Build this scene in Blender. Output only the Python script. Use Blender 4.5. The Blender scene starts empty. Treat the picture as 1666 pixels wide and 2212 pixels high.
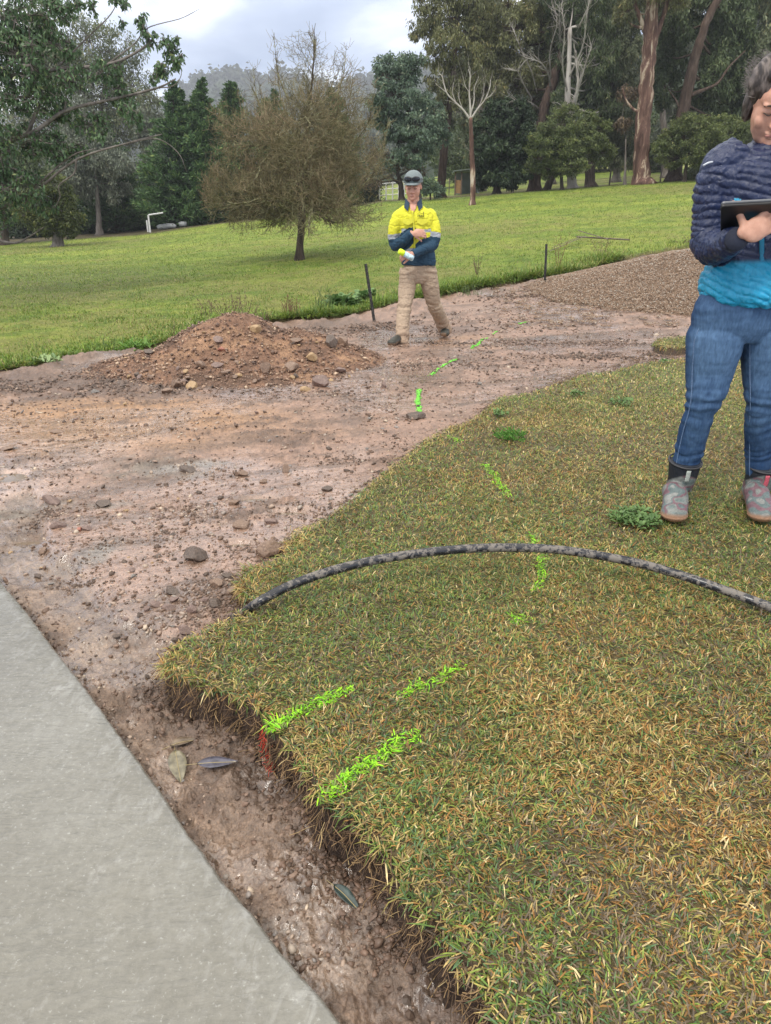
import bpy, bmesh, math, random
import numpy as np
from mathutils import Vector, Matrix, Quaternion
R = math.radians
SC = bpy.context.scene
COL = SC.collection
rng = np.random.default_rng(7)
random.seed(7)
# ---------------------------------------------------------------- camera
CH = 1.2; FPX = 1533.0; PITCH = R(23)
cam = bpy.data.objects.new("camera", bpy.data.cameras.new("camera")); COL.objects.link(cam)
cam.location = (0, 0, CH); cam.rotation_euler = (R(90) - PITCH, 0, 0)
cam.data.sensor_fit = 'VERTICAL'; cam.data.sensor_height = 24; cam.data.lens = 24 * FPX / 2212
cam.data.clip_start = .05; cam.data.clip_end = 5000
SC.camera = cam
# ---------------------------------------------------------------- light
SC.view_settings.view_transform = 'Standard'; SC.view_settings.look = 'None'
SC.view_settings.gamma = 1; SC.view_settings.exposure = 0.16
SUN_EL = 52; SUN_AZ = 215
W = bpy.data.worlds.new("World"); SC.world = W; W.use_nodes = True
def build_world():
    nt = W.node_tree; N = nt.nodes; L = nt.links; N.clear()
    out = N.new('ShaderNodeOutputWorld'); bg = N.new('ShaderNodeBackground'); L.new(bg.outputs[0], out.inputs[0])
    sky = N.new('ShaderNodeTexSky'); sky.sky_type = 'NISHITA'; sky.sun_disc = False
    sky.sun_elevation = R(SUN_EL); sky.sun_rotation = R(SUN_AZ)
    tc = N.new('ShaderNodeTexCoord'); sep = N.new('ShaderNodeSeparateXYZ'); L.new(tc.outputs['Generated'], sep.inputs[0])
    # cloud deck coordinates: direction projected on a plane overhead
    def m(op, a, b=None, c=None):
        n = N.new('ShaderNodeMath'); n.operation = op
        for i, v in enumerate((a, b, c)):
            if v is None: continue
            if isinstance(v, (int, float)): n.inputs[i].default_value = v
            else: L.new(v, n.inputs[i])
        return n.outputs[0]
    z = m('MAXIMUM', sep.outputs[2], 0.0)
    zz = m('ADD', z, 0.16)
    cx = m('DIVIDE', sep.outputs[0], zz); cy = m('DIVIDE', sep.outputs[1], zz)
    cb = N.new('ShaderNodeCombineXYZ'); L.new(cx, cb.inputs[0]); L.new(cy, cb.inputs[1])
    n1 = N.new('ShaderNodeTexNoise'); n1.inputs['Scale'].default_value = 1.1; n1.inputs['Detail'].default_value = 5; n1.inputs['Roughness'].default_value = .42
    n1.inputs['Distortion'].default_value = .15; L.new(cb.outputs[0], n1.inputs['Vector'])
    rp = N.new('ShaderNodeValToRGB'); L.new(n1.outputs[0], rp.inputs[0])
    e = rp.color_ramp.elements; e[0].position = .40; e[0].color = (.24, .31, .47, 1); e[1].position = .60; e[1].color = (1.15, 1.17, 1.2, 1)
    q = e.new(.5); q.color = (.45, .52, .68, 1)
    g = m('MULTIPLY_ADD', m('POWER', z, 1.0), 1.9, 1.08)           # overcast sky: brighter towards the zenith
    mx = N.new('ShaderNodeVectorMath'); mx.operation = 'SCALE'; nz = N.new('ShaderNodeMix'); nz.data_type = 'RGBA'; nz.inputs[7].default_value = (.80, .76, .68, 1); L.new(rp.outputs[0], nz.inputs[6])
    mr = N.new('ShaderNodeMapRange'); L.new(z, mr.inputs[0]); mr.inputs[1].default_value = .22; mr.inputs[2].default_value = .75; mr.inputs[4].default_value = .9; L.new(mr.outputs[0], nz.inputs[0])
    L.new(nz.outputs[2], mx.inputs[0]); L.new(g, mx.inputs['Scale'])
    sk = N.new('ShaderNodeVectorMath'); sk.operation = 'SCALE'; L.new(sky.outputs[0], sk.inputs[0]); sk.inputs['Scale'].default_value = .012
    ad = N.new('ShaderNodeVectorMath'); ad.operation = 'ADD'; L.new(mx.outputs[0], ad.inputs[0]); L.new(sk.outputs[0], ad.inputs[1])
    L.new(ad.outputs[0], bg.inputs[0]); bg.inputs[1].default_value = 1.0
build_world()
sd = bpy.data.lights.new("sun", 'SUN'); sd.energy = 2.0; sd.angle = R(12); sd.color = (1, .95, .87)
sun = bpy.data.objects.new("sun", sd); COL.objects.link(sun)
_a = R(SUN_AZ); _e = R(SUN_EL)
_d = Vector((math.sin(_a) * math.cos(_e), math.cos(_a) * math.cos(_e), math.sin(_e)))
sun.rotation_euler = _d.to_track_quat('Z', 'Y').to_euler(); sun.location = (0, -5, 20)

# ---------------------------------------------------------------- pixel -> world
SP, CP = math.sin(PITCH), math.cos(PITCH)
def ray(px, py):
    a = (px - 833) / FPX; b = (1106 - py) / FPX
    return Vector((a, CP + b * SP, -SP + b * CP))
def pt(px, py, Y):
    d = ray(px, py); t = Y / d.y
    return Vector((d.x * t, Y, CH + d.z * t))
def on_z(px, py, z):
    d = ray(px, py); t = (z - CH) / d.z
    return Vector((d.x * t, d.y * t, z))
# ---------------------------------------------------------------- numpy noise
def _hash(ix, iy, iz, s):
    h = (ix.astype(np.int64) * 374761393 + iy.astype(np.int64) * 668265263 + iz.astype(np.int64) * 2147483647 + s * 1274126177) & 0xffffffff
    h = ((h ^ (h >> 13)) * 1274126177) & 0xffffffff
    h = (h ^ (h >> 16)) & 0xffffff
    return h / float(0xffffff)
def vn2(x, y, s=0):
    ix = np.floor(x); iy = np.floor(y); fx = x - ix; fy = y - iy
    fx = fx * fx * (3 - 2 * fx); fy = fy * fy * (3 - 2 * fy); z = np.zeros_like(ix)
    a = _hash(ix, iy, z, s); b = _hash(ix + 1, iy, z, s); c = _hash(ix, iy + 1, z, s); d = _hash(ix + 1, iy + 1, z, s)
    return (a + (b - a) * fx) * (1 - fy) + (c + (d - c) * fx) * fy
def fbm(x, y, f, o=4, s=0, g=.5):
    x = np.asarray(x, float); y = np.asarray(y, float)
    t = 0; A = 1; S = 0
    for k in range(o):
        t = t + A * (vn2(x * f + 17.3 * k, y * f - 9.1 * k, s + k) - .5) * 2; S += A; A *= g; f *= 2.03
    return t / S
def vn3(P, s=0):
    I = np.floor(P); Fr = P - I; Fr = Fr * Fr * (3 - 2 * Fr)
    x, y, z = I.T; fx, fy, fz = Fr.T
    def h(a, b, c): return _hash(x + a, y + b, z + c, s)
    u = (h(0,0,0)*(1-fx)+h(1,0,0)*fx)*(1-fy)+(h(0,1,0)*(1-fx)+h(1,1,0)*fx)*fy
    v = (h(0,0,1)*(1-fx)+h(1,0,1)*fx)*(1-fy)+(h(0,1,1)*(1-fx)+h(1,1,1)*fx)*fy
    return u*(1-fz)+v*fz
def fbm3(P, f, o=3, s=0, g=.5):
    t = 0; A = 1; S = 0
    for k in range(o):
        t = t + A * (vn3(P * f + 11.7 * k, s + k) - .5) * 2; S += A; A *= g; f *= 2.03
    return t / S
def sstep(a, b, x):
    t = np.clip((x - a) / (b - a), 0, 1); return t * t * (3 - 2 * t)
def sdist(x, y, poly):
    """signed distance to a closed polygon, positive inside"""
    x = np.asarray(x, float); y = np.asarray(y, float)
    d = np.full(x.shape, 1e9); ins = np.zeros(x.shape, bool); n = len(poly)
    for i in range(n):
        ax, ay = poly[i]; bx, by = poly[(i + 1) % n]
        ex, ey = bx - ax, by - ay; L2 = ex * ex + ey * ey + 1e-12
        t = np.clip(((x - ax) * ex + (y - ay) * ey) / L2, 0, 1)
        d = np.minimum(d, (x - ax - t * ex) ** 2 + (y - ay - t * ey) ** 2)
        c = ((ay > y) != (by > y)) & (x < ex * (y - ay) / (ey if abs(ey) > 1e-12 else 1e-12) + ax)
        ins ^= c
    d = np.sqrt(d); return np.where(ins, d, -d)
# ---------------------------------------------------------------- objects
def tag(o, label=None, cat=None, group=None, kind=None):
    if label: o['label'] = label
    if cat: o['category'] = cat
    if group: o['group'] = group
    if kind: o['kind'] = kind
    return o
def empty(name, loc=(0, 0, 0)):
    o = bpy.data.objects.new(name, None); COL.objects.link(o); o.location = loc; o.empty_display_size = .1
    return o
def link(name, me, mat=None, parent=None):
    if mat is not None:
        for m_ in (mat if isinstance(mat, (list, tuple)) else [mat]): me.materials.append(m_)
    o = bpy.data.objects.new(name, me); COL.objects.link(o)
    if parent is not None:
        o.parent = parent; o.matrix_parent_inverse = Matrix.Translation(-Vector(parent.location))
    return o
def make_mesh(name, V, F, smooth=True, attrs=None):
    """V (n,3); F list of int arrays (k,3) / (k,4); attrs {name:(domain,array)}"""
    V = np.ascontiguousarray(V, dtype=np.float32)
    if not isinstance(F, (list, tuple)): F = [F]
    F = [np.asarray(f, dtype=np.int32) for f in F if len(f)]
    me = bpy.data.meshes.new(name)
    me.vertices.add(len(V)); me.vertices.foreach_set('co', V.ravel())
    loops = np.concatenate([f.ravel() for f in F]); tot = np.concatenate([np.full(len(f), f.shape[1], np.int32) for f in F])
    st = np.concatenate([[0], np.cumsum(tot)[:-1]]).astype(np.int32)
    me.loops.add(len(loops)); me.loops.foreach_set('vertex_index', loops)
    me.polygons.add(len(tot)); me.polygons.foreach_set('loop_start', st); me.polygons.foreach_set('loop_total', tot)
    me.update(calc_edges=True)
    me.polygons.foreach_set('use_smooth', np.full(len(tot), bool(smooth)))
    for k, (dom, a) in (attrs or {}).items():
        a = np.asarray(a, dtype=np.float32)
        if a.ndim == 2:
            if a.shape[1] == 3: a = np.concatenate([a, np.ones((len(a), 1), np.float32)], 1)
            t = me.attributes.new(k, 'FLOAT_COLOR', dom); t.data.foreach_set('color', np.ascontiguousarray(a).ravel())
        else:
            t = me.attributes.new(k, 'FLOAT', dom); t.data.foreach_set('value', a)
    me.update(); return me
def grid_faces(nr, nc, keep=None):
    i = np.arange(nr - 1)[:, None] * nc + np.arange(nc - 1)[None, :]
    f = np.stack([i, i + 1, i + nc + 1, i + nc], -1)
    if keep is not None: f = f[keep[:-1, :-1] | keep[1:, 1:] | keep[:-1, 1:] | keep[1:, :-1]]
    return f.reshape(-1, 4)
def compact(V, F, attrs=None):
    used = np.zeros(len(V), bool)
    for f in F: used[f.ravel()] = True
    mp = np.cumsum(used) - 1
    at = {k: (d, a[used] if d == 'POINT' else a) for k, (d, a) in (attrs or {}).items()}
    return V[used], [mp[f] for f in F], at
class Acc:
    """accumulates numpy pieces into one mesh"""
    def __init__(s): s.V = []; s.F = {3: [], 4: []}; s.T = {3: [], 4: []}; s.n = 0
    def add(s, V, F, tone=.5):
        F = np.asarray(F); k = F.shape[1]
        s.V.append(np.asarray(V, float)); s.F[k].append(F + s.n)
        s.T[k].append(np.broadcast_to(np.asarray(tone, float), (len(F),)) if np.ndim(tone) < 2 else np.asarray(tone)); s.n += len(V)
    def mesh(s, name, smooth=True):
        F = []; T = []
        for k in (3, 4):
            if s.F[k]: F.append(np.concatenate(s.F[k])); T.append(np.concatenate(s.T[k]))
        return make_mesh(name, np.concatenate(s.V), F, smooth, {'tone': ('FACE', np.concatenate(T))})
    def build(s, name, mat, parent=None, smooth=True):
        return link(name, s.mesh(name, smooth), mat, parent)
def unit(a): return a / (np.linalg.norm(a, axis=-1, keepdims=True) + 1e-9)
def frames(D):
    D = unit(D); ref = np.where(np.abs(D[:, 2:3]) > .9, np.array([[1., 0, 0]]), np.array([[0., 0, 1]]))
    A = unit(np.cross(D, ref)); return A, np.cross(D, A)
def sticks(P0, P1, r0, r1, sides=3):
    """many independent tapered sticks"""
    P0 = np.asarray(P0, float); P1 = np.asarray(P1, float); n = len(P0)
    A, B = frames(P1 - P0); an = np.arange(sides) / sides * 2 * math.pi
    c = np.cos(an)[None, :, None]; s_ = np.sin(an)[None, :, None]
    O = A[:, None] * c + B[:, None] * s_
    r0 = np.broadcast_to(r0, (n,)); r1 = np.broadcast_to(r1, (n,))
    V = np.concatenate([P0[:, None] + O * r0[:, None, None], P1[:, None] + O * r1[:, None, None]], 1).reshape(-1, 3)
    k = np.arange(sides); k2 = (k + 1) % sides
    f = np.stack([k, k2, k2 + sides, k + sides], -1)[None] + (np.arange(n) * 2 * sides)[:, None, None]
    return V, f.reshape(-1, 4)
def catmull(P, n):
    P = np.asarray(P, float)
    if len(P) < 3:
        t = np.linspace(0, 1, n)[:, None]; return P[0] * (1 - t) + P[-1] * t
    Q = np.vstack([2 * P[0] - P[1], P, 2 * P[-1] - P[-2]]); m = len(P) - 1
    u = np.linspace(0, m - 1e-6, n); i = u.astype(int); t = (u - i)[:, None]
    a, b, c, d = Q[i], Q[i + 1], Q[i + 2], Q[i + 3]
    return .5 * ((2 * b) + (c - a) * t + (2 * a - 5 * b + 4 * c - d) * t ** 2 + (3 * b - a - 3 * c + d) * t ** 3)
def tube(P, r, sides=8, n=None, caps=True, wob=0, seed=0):
    """swept tube along P with radii r (len(P) or scalar; (k,2) for ellipse)"""
    P = np.asarray([tuple(p) for p in P], float); r = np.asarray(r, float)
    if r.ndim == 0: r = np.full(len(P), float(r))
    if r.ndim == 1: r = np.stack([r, r], 1)
    n = n or (len(P) - 1) * 4 + 1
    if n != len(P):
        Q = catmull(P, n); u = np.linspace(0, len(P) - 1, n)
        rr = np.stack([np.interp(u, np.arange(len(P)), r[:, k]) for k in (0, 1)], 1)
    else: Q, rr = P, r
    T = unit(np.gradient(Q, axis=0))
    up = np.array([0, 0, 1.]) if abs(T[0][2]) < .9 else np.array([0, 1., 0])
    A = np.zeros_like(Q); a = unit(np.cross(T[0], up)[None])[0]
    for i in range(n):
        a = a - T[i] * np.dot(a, T[i]); a = a / (np.linalg.norm(a) + 1e-9); A[i] = a
    B = np.cross(T, A); an = np.arange(sides) / sides * 2 * math.pi
    V = Q[:, None] + A[:, None] * (np.cos(an)[None, :, None] * rr[:, 0, None, None]) + B[:, None] * (np.sin(an)[None, :, None] * rr[:, 1, None, None])
    V = V.reshape(-1, 3)
    if wob: 
        c = np.repeat(Q, sides, 0); V = c + (V - c) * (1 + wob * fbm3(V, 3.0 / max(rr.max(), .01) * .12, 3, seed)[:, None])
    k = np.arange(sides); k2 = (k + 1) % sides
    f = (np.stack([k, k2, k2 + sides, k + sides], -1)[None] + (np.arange(n - 1) * sides)[:, None, None]).reshape(-1, 4)
    if caps:
        V = np.vstack([V, Q[0], Q[-1]]); c0 = n * sides; b = (n - 1) * sides
        t = np.vstack([np.stack([k2, k, np.full(sides, c0)], -1), np.stack([k + b, k2 + b, np.full(sides, c0 + 1)], -1)])
        return V, f, t
    return V, f, np.zeros((0, 3), int)
def add_tube(acc, *a, tone=.5, **k):
    V, f, t = tube(*a, **k); n0 = acc.n; acc.add(V, f, tone)
    if len(t): acc.F[3].append(t + n0); acc.T[3].append(np.full(len(t), float(tone)))
# ---------------------------------------------------------------- materials
class NT:
    def __init__(s, name):
        s.m = bpy.data.materials.new(name); s.m.use_nodes = True; s.t = s.m.node_tree
        s.b = s.t.nodes['Principled BSDF']; s.o = s.t.nodes['Material Output']
        s.tc = None
    def n(s, typ, **k):
        x = s.t.nodes.new(typ)
        for a, v in k.items(): setattr(x, a, v)
        return x
    def l(s, a, b): s.t.links.new(a, b)
    def val(s, sock, v):
        if isinstance(v, bpy.types.NodeSocket): s.l(v, sock)
        elif isinstance(v, (tuple, list)) and len(v) == 3 and sock.type == 'RGBA': sock.default_value = (*v, 1)
        else: sock.default_value = v
    def coord(s, kind='Object', scale=None):
        if s.tc is None: s.tc = s.n('ShaderNodeTexCoord')
        o = s.tc.outputs[kind]
        if scale is not None:
            mp = s.n('ShaderNodeMapping'); mp.inputs['Scale'].default_value = scale; s.l(o, mp.inputs[0]); o = mp.outputs[0]
        return o
    def noise(s, scale, detail=4, rough=.55, vec=None, dist=0):
        x = s.n('ShaderNodeTexNoise'); x.inputs['Scale'].default_value = scale; x.inputs['Detail'].default_value = detail
        x.inputs['Roughness'].default_value = rough; x.inputs['Distortion'].default_value = dist
        s.l(vec or s.coord(), x.inputs['Vector']); return x.outputs[0]
    def voro(s, scale, vec=None, feat='F1', out='Distance'):
        x = s.n('ShaderNodeTexVoronoi'); x.feature = feat; x.inputs['Scale'].default_value = scale
        s.l(vec or s.coord(), x.inputs['Vector']); return x.outputs[out]
    def ramp(s, fac, stops):
        x = s.n('ShaderNodeValToRGB'); s.l(fac, x.inputs[0]); e = x.color_ramp.elements
        while len(e) < len(stops): e.new(.5)
        for q, (p, c) in zip(e, stops):
            q.position = p; q.color = (*c, 1) if len(c) == 3 else c
        return x.outputs[0]
    def gray(s, fac, a, b, lo=0., hi=1.):
        x = s.n('ShaderNodeMapRange'); s.l(fac, x.inputs[0]); x.inputs[1].default_value = lo; x.inputs[2].default_value = hi
        x.inputs[3].default_value = a; x.inputs[4].default_value = b; return x.outputs[0]
    def math(s, op, a, b=0.):
        x = s.n('ShaderNodeMath', operation=op); s.val(x.inputs[0], a); s.val(x.inputs[1], b); return x.outputs[0]
    def mix(s, a, b, fac=.5, mode='MIX'):
        x = s.n('ShaderNodeMix', data_type='RGBA', blend_type=mode); s.val(x.inputs[0], fac); s.val(x.inputs[6], a); s.val(x.inputs[7], b); return x.outputs[2]
    def attr(s, name, out='Fac'):
        x = s.n('ShaderNodeAttribute', attribute_name=name); return x.outputs[out]
    def bump(s, h, strength=.3, dist=.01, prev=None):
        x = s.n('ShaderNodeBump'); s.l(h, x.inputs['Height']); x.inputs['Strength'].default_value = strength; x.inputs['Distance'].default_value = dist
        if prev is not None: s.l(prev, x.inputs['Normal'])
        return x.outputs[0]
    def set(s, col=None, rough=None, normal=None, metal=None, spec=None, **k):
        if col is not None: s.val(s.b.inputs['Base Color'], col)
        if rough is not None: s.val(s.b.inputs['Roughness'], rough)
        if normal is not None: s.l(normal, s.b.inputs['Normal'])
        if metal is not None: s.b.inputs['Metallic'].default_value = metal
        if spec is not None: s.b.inputs['Specular IOR Level'].default_value = spec
        for a, v in k.items(): s.val(s.b.inputs[a], v)
        return s
    def translucent(s, col, fac=.3):
        t = s.n('ShaderNodeBsdfTranslucent'); s.val(t.inputs[0], col); mx = s.n('ShaderNodeMixShader'); mx.inputs[0].default_value = fac
        s.l(s.b.outputs[0], mx.inputs[1]); s.l(t.outputs[0], mx.inputs[2]); s.l(mx.outputs[0], s.o.inputs[0])
def simple(name, col, rough=.7, var=.25, scale=20, bump=.2, metal=0., spec=None):
    s = NT(name); c = s.ramp(s.noise(scale, 5), [(.3, tuple(x * (1 - var) for x in col)), (.7, tuple(min(1, x * (1 + var)) for x in col))])
    s.set(c, rough, s.bump(s.noise(scale * 4, 4), bump, .01) if bump else None, metal, spec); return s.m
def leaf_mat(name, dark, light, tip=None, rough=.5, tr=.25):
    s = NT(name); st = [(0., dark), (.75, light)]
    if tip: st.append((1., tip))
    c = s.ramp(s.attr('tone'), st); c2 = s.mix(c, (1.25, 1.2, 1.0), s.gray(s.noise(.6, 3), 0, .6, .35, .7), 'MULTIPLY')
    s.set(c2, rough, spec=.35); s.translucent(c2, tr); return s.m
# ================================================================ TERRAIN SHAPE
_AU = np.array([-2, -.9, -.507, -.325, -.262, -.138, 0, .1, .217, .335, .394, .9, 2])
_AZ = np.array([-1.6, -1.2, -.53, 0, .38, 1.0, 1.9, 2.1, 2.5, 2.9, 3.05, 4.0, 4.6])
def terr(x, y):
    x = np.asarray(x, float); y = np.asarray(y, float)
    u = x / np.maximum(y, 6)
    A = np.interp(u, _AU, _AZ)
    t = np.clip((y - 9) / 37, 0, 1) ** 1.15
    far = sstep(47, 105, y) * np.interp(u, [-.6, -.2, 0, .15, .5], [-.5, 0, 2.2, 4.6, 5.5])
    z = -.13 - .07 * sstep(4, 8.5, y) + t * A + far
    return z + .05 * fbm(x, y, .22, 3, 5) * sstep(9, 16, y) + .35 * fbm(x, y, .05, 3, 9) * sstep(50, 80, y)
def hit(px, py, off=0.0):
    d = ray(px, py); t = .5 * 1.004 ** np.arange(1500); x = d.x * t; y = d.y * t
    k = np.argmax(CH + d.z * t <= terr(x, y) + off); x, y = x[k], y[k]
    return Vector((x, y, float(terr(x, y)) + off))
def pxpoly(pts, z): return [tuple(on_z(a, b, z).xy) for a, b in pts]
LAWN = pxpoly([(1190, 2420), (1075, 2212), (1050, 2130), (985, 2050), (940, 1985), (880, 1930), (862, 1870), (800, 1800), (760, 1750), (690, 1715), (660, 1640), (600, 1590),
    (560, 1530), (500, 1500), (440, 1480), (385, 1450), (356, 1425), (372, 1395), (430, 1365), (490, 1338), (530, 1322), (560, 1300), (520, 1262), (530, 1225), (600, 1205),
    (640, 1165), (630, 1145), (700, 1118), (770, 1070), (830, 1015), (900, 962), (945, 930), (1010, 908), (1050, 880), (1080, 852), (1150, 842), (1215, 815), (1265, 790),
    (1330, 785), (1380, 768), (1440, 757), (1485, 755), (1600, 748), (1720, 742), (2300, 730)], 0) + [(9, 6), (7, 0.2), (2, .2)]
LAWN2 = pxpoly([(1418, 722), (1425, 710), (1470, 706), (1560, 704), (1570, 722), (1480, 727), (1440, 730)], 0)
FIELD = [tuple(hit(a, b).xy) for a, b in [(-900, 900), (-400, 858), (-150, 838), (0, 808), (60, 800), (130, 782), (250, 768), (330, 752), (400, 735), (450, 712), (560, 700), (640, 692), (700, 690), (760, 683),
    (800, 672), (860, 655), (930, 645), (1000, 632), (1050, 622), (1110, 612), (1180, 603), (1230, 594), (1290, 578), (1350, 562), (1420, 548), (1500, 535), (1700, 515), (2300, 490)]] + [(60, 34), (200, 140), (-200, 140), (-60, 14)]
BENCH = pxpoly([(-300, 1075), (0, 1100), (70, 1062), (95, 1110), (92, 1175), (150, 1230), (180, 1275), (250, 1350), (335, 1385), (395, 1395), (600, 1400), (1400, 1100), (1500, 700), (-300, 800)], -.15)
SLAB = pxpoly([(-260, 1000), (0, 1252), (60, 1322), (118, 1400), (190, 1490), (300, 1640), (345, 1702), (410, 1800), (480, 1895), (545, 1970), (600, 2045), (680, 2135), (742, 2212), (900, 2400)], -.09) + [(-.6, .1), (-6, .1), (-8, 3)]

PUD = [(15, 1042, .16, .09), (560, 1092, .16, .045), (830, 912, .22, .05), (60, 1168, .10, .04), (520, 1190, .09, .03), (620, 1122, .14, .04)]
PUDC = {(a, b): on_z(a, b, -.15) for a, b, _, _ in PUD}
def mud_detail(x, y):
    """displacement and colour drivers of the bare earth"""
    near = 1 - sstep(5, 9, y)
    sl = sdist(x, y, LAWN); sb = sdist(x, y, BENCH); ss = sdist(x, y, SLAB)
    ben = sstep(-.03, .035, sb + .04 * fbm(x, y, 7, 3, 21))
    # streaks pulled along the track
    sx = x * .94 + y * .34; sy = -x * .34 + y * .94
    st = fbm(sx * .25, sy, 6.5, 5, 31, .62)
    rut = fbm(sx * .12, sy, 1.9, 3, 35)
    lump = fbm(x, y, 9, 5, 41, .6)
    cl = np.maximum(0, fbm(sx * .5, sy, 4.2, 5, 51, .62) - .06)                # clods gather in patches
    grain = np.abs(fbm(x, y, 28, 3, 61))
    calm = sstep(-.25, .25, fbm(x, y, 1.1, 3, 71) - .25 * (1 - ben))  # smooth wet sheets
    dz = .020 * rut + .016 * st * (.4 + .6 * (1 - calm)) + .010 * lump * (1 - .75 * calm) + .05 * np.minimum(cl, .3) * (.1 + 2.2 * np.abs(fbm(x, y, 26, 4, 55, .7))) + .010 * grain * (1 - calm) + .004 * fbm(x, y, 70, 3, 63, .7) * (1 - .7 * calm)
    edge = np.exp(-np.maximum(-sl, 0) / .10) * (sl < .05)           # crumbled soil against the turf
    dz = dz + edge * (.03 + .05 * fbm(x, y, 14, 4, 81)) + (ben - .62) * .04
    dz = dz + .012 * np.exp(-np.abs(ss + .03) / .03) * (.4 + fbm(x, y, 25, 3, 84))
    # footprints-like dents beside the slab
    tr = (1 - ben) * near
    rp_ = 1 - np.abs(fbm(x, y, 16, 4, 92, .6)) * 3; dz = dz - tr * .012 * sstep(.1, .5, fbm(x, y, 6, 2, 91)) + tr * .005 * np.clip(rp_, -.5, 1) + tr * .003 * fbm(x, y, 45, 3, 93)
    for (a_, b_, rx_, ry_) in PUD:
        o_ = PUDC[(a_, b_)]; pd = 1 - sstep(.5, 1.15, np.hypot((x - o_.x) / rx_, (y - o_.y) / ry_) + .35 * fbm(x, y, 5, 3, 95)); bs = (ben - .62) * .04 - .004 * tr; dz = bs + (dz - bs) * (1 - .85 * pd) - .014 * pd
    return dz, dict(ben=ben, calm=calm, cl=cl, st=st, edge=edge, sl=sl, ss=ss, lump=lump, tr=tr, sb=sb)
def mud_color(x, y, q):
    pink = np.array([.270, .172, .126]); brown = np.array([.150, .098, .070]); dark = np.array([.085, .056, .041])
    tan = np.array([.36, .205, .10]); grey = np.array([.20, .175, .145]); pale = np.array([.40, .285, .23])
    def mx(a, b, f): return a * (1 - f[:, None]) + b * f[:, None]
    c = np.broadcast_to(pink, (len(x), 3))
    c = mx(c, pale, .8 * sstep(.0, .5, fbm(x * .5, y, 2.3, 4, 101)) * q['calm'])
    c = mx(c, brown, sstep(-.02, .32, q['st'] * .8 + .5 * fbm(x, y, 4, 4, 103)) * .85)
    c = mx(c, np.array([.185, .130, .092]), np.clip(q['tr'], 0, 1) * .85); c = mx(c, dark * 1.2, np.clip(q['tr'], 0, 1) * .6 * sstep(.0, .35, fbm(x, y, 11, 4, 104)))
    # orange subsoil patch left of the middle
    o = on_z(190, 935, -.2); dd = np.hypot((x - o.x) * .62, (y - o.y) * 1.25)
    c = mx(c, tan, (1 - sstep(.35, 1.25, dd + .35 * fbm(x, y, 3, 4, 107))) * .75)
    o = on_z(1010, 735, -.2); dd = np.hypot((x - o.x) * .9, (y - o.y) * .8)
    c = mx(c, tan, (1 - sstep(.2, .9, dd + .5 * fbm(x, y, 3, 4, 109))) * .4)
    # grey green clay smears
    for (a, b, rx, ry) in ((330, 1025, .28, .16), (40, 1105, .5, .08), (440, 1012, .22, .08), (215, 1215, .10, .12)):
        o = on_z(a, b, -.15); dd = np.hypot((x - o.x) / rx, (y - o.y) / ry)
        c = mx(c, grey * .85, (1 - sstep(.4, 1.3, dd + .8 * fbm(x, y, 12, 4, 111))) * .8)
    # churned dark soil: left bank, behind the mound, around turf edge
    for (a, b, rx, ry, k) in ((60, 850, 1.9, .55, .85), (800, 705, 1.5, .55, .7), (330, 800, .9, .35, .5), (1330, 600, 2.5, .8, .25), (1180, 735, 1.3, .22, .5)):
        o = on_z(a, b, -.2); dd = np.hypot((x - o.x) / rx, (y - o.y) / ry)
        c = mx(c, dark * 1.25, (1 - sstep(.45, 1.25, dd + .7 * fbm(x, y, 3.5, 5, 113))) * k)
    c = mx(c, dark * 1.3, np.clip(q['cl'] * 4.0 * (.5 + fbm(x, y, 18, 3, 119)), 0, 1) * .75)
    c = mx(c, dark * .9, np.clip(q['edge'] * 1.0, 0, 1) * .8)
    c = mx(c, dark * 1.4, np.exp(-np.abs(q['sb'] + .03) / .035) * .65 * (y < 3.2))
    g = fbm(x, y, 40, 3, 117)
    return c * (1 + .34 * g[:, None] + .22 * fbm(x, y, 9, 4, 118, .65)[:, None])

def polar(y0, y1, k, p, umax, nu):
    ys = [y0]
    while ys[-1] < y1: ys.append(ys[-1] + max(.0035, k * ys[-1] ** p))
    ys = np.array(ys); us = np.linspace(-umax, umax, nu)
    Y = np.repeat(ys[:, None], nu, 1); X = us[None] * np.maximum(Y, .8); return X, Y
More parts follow.
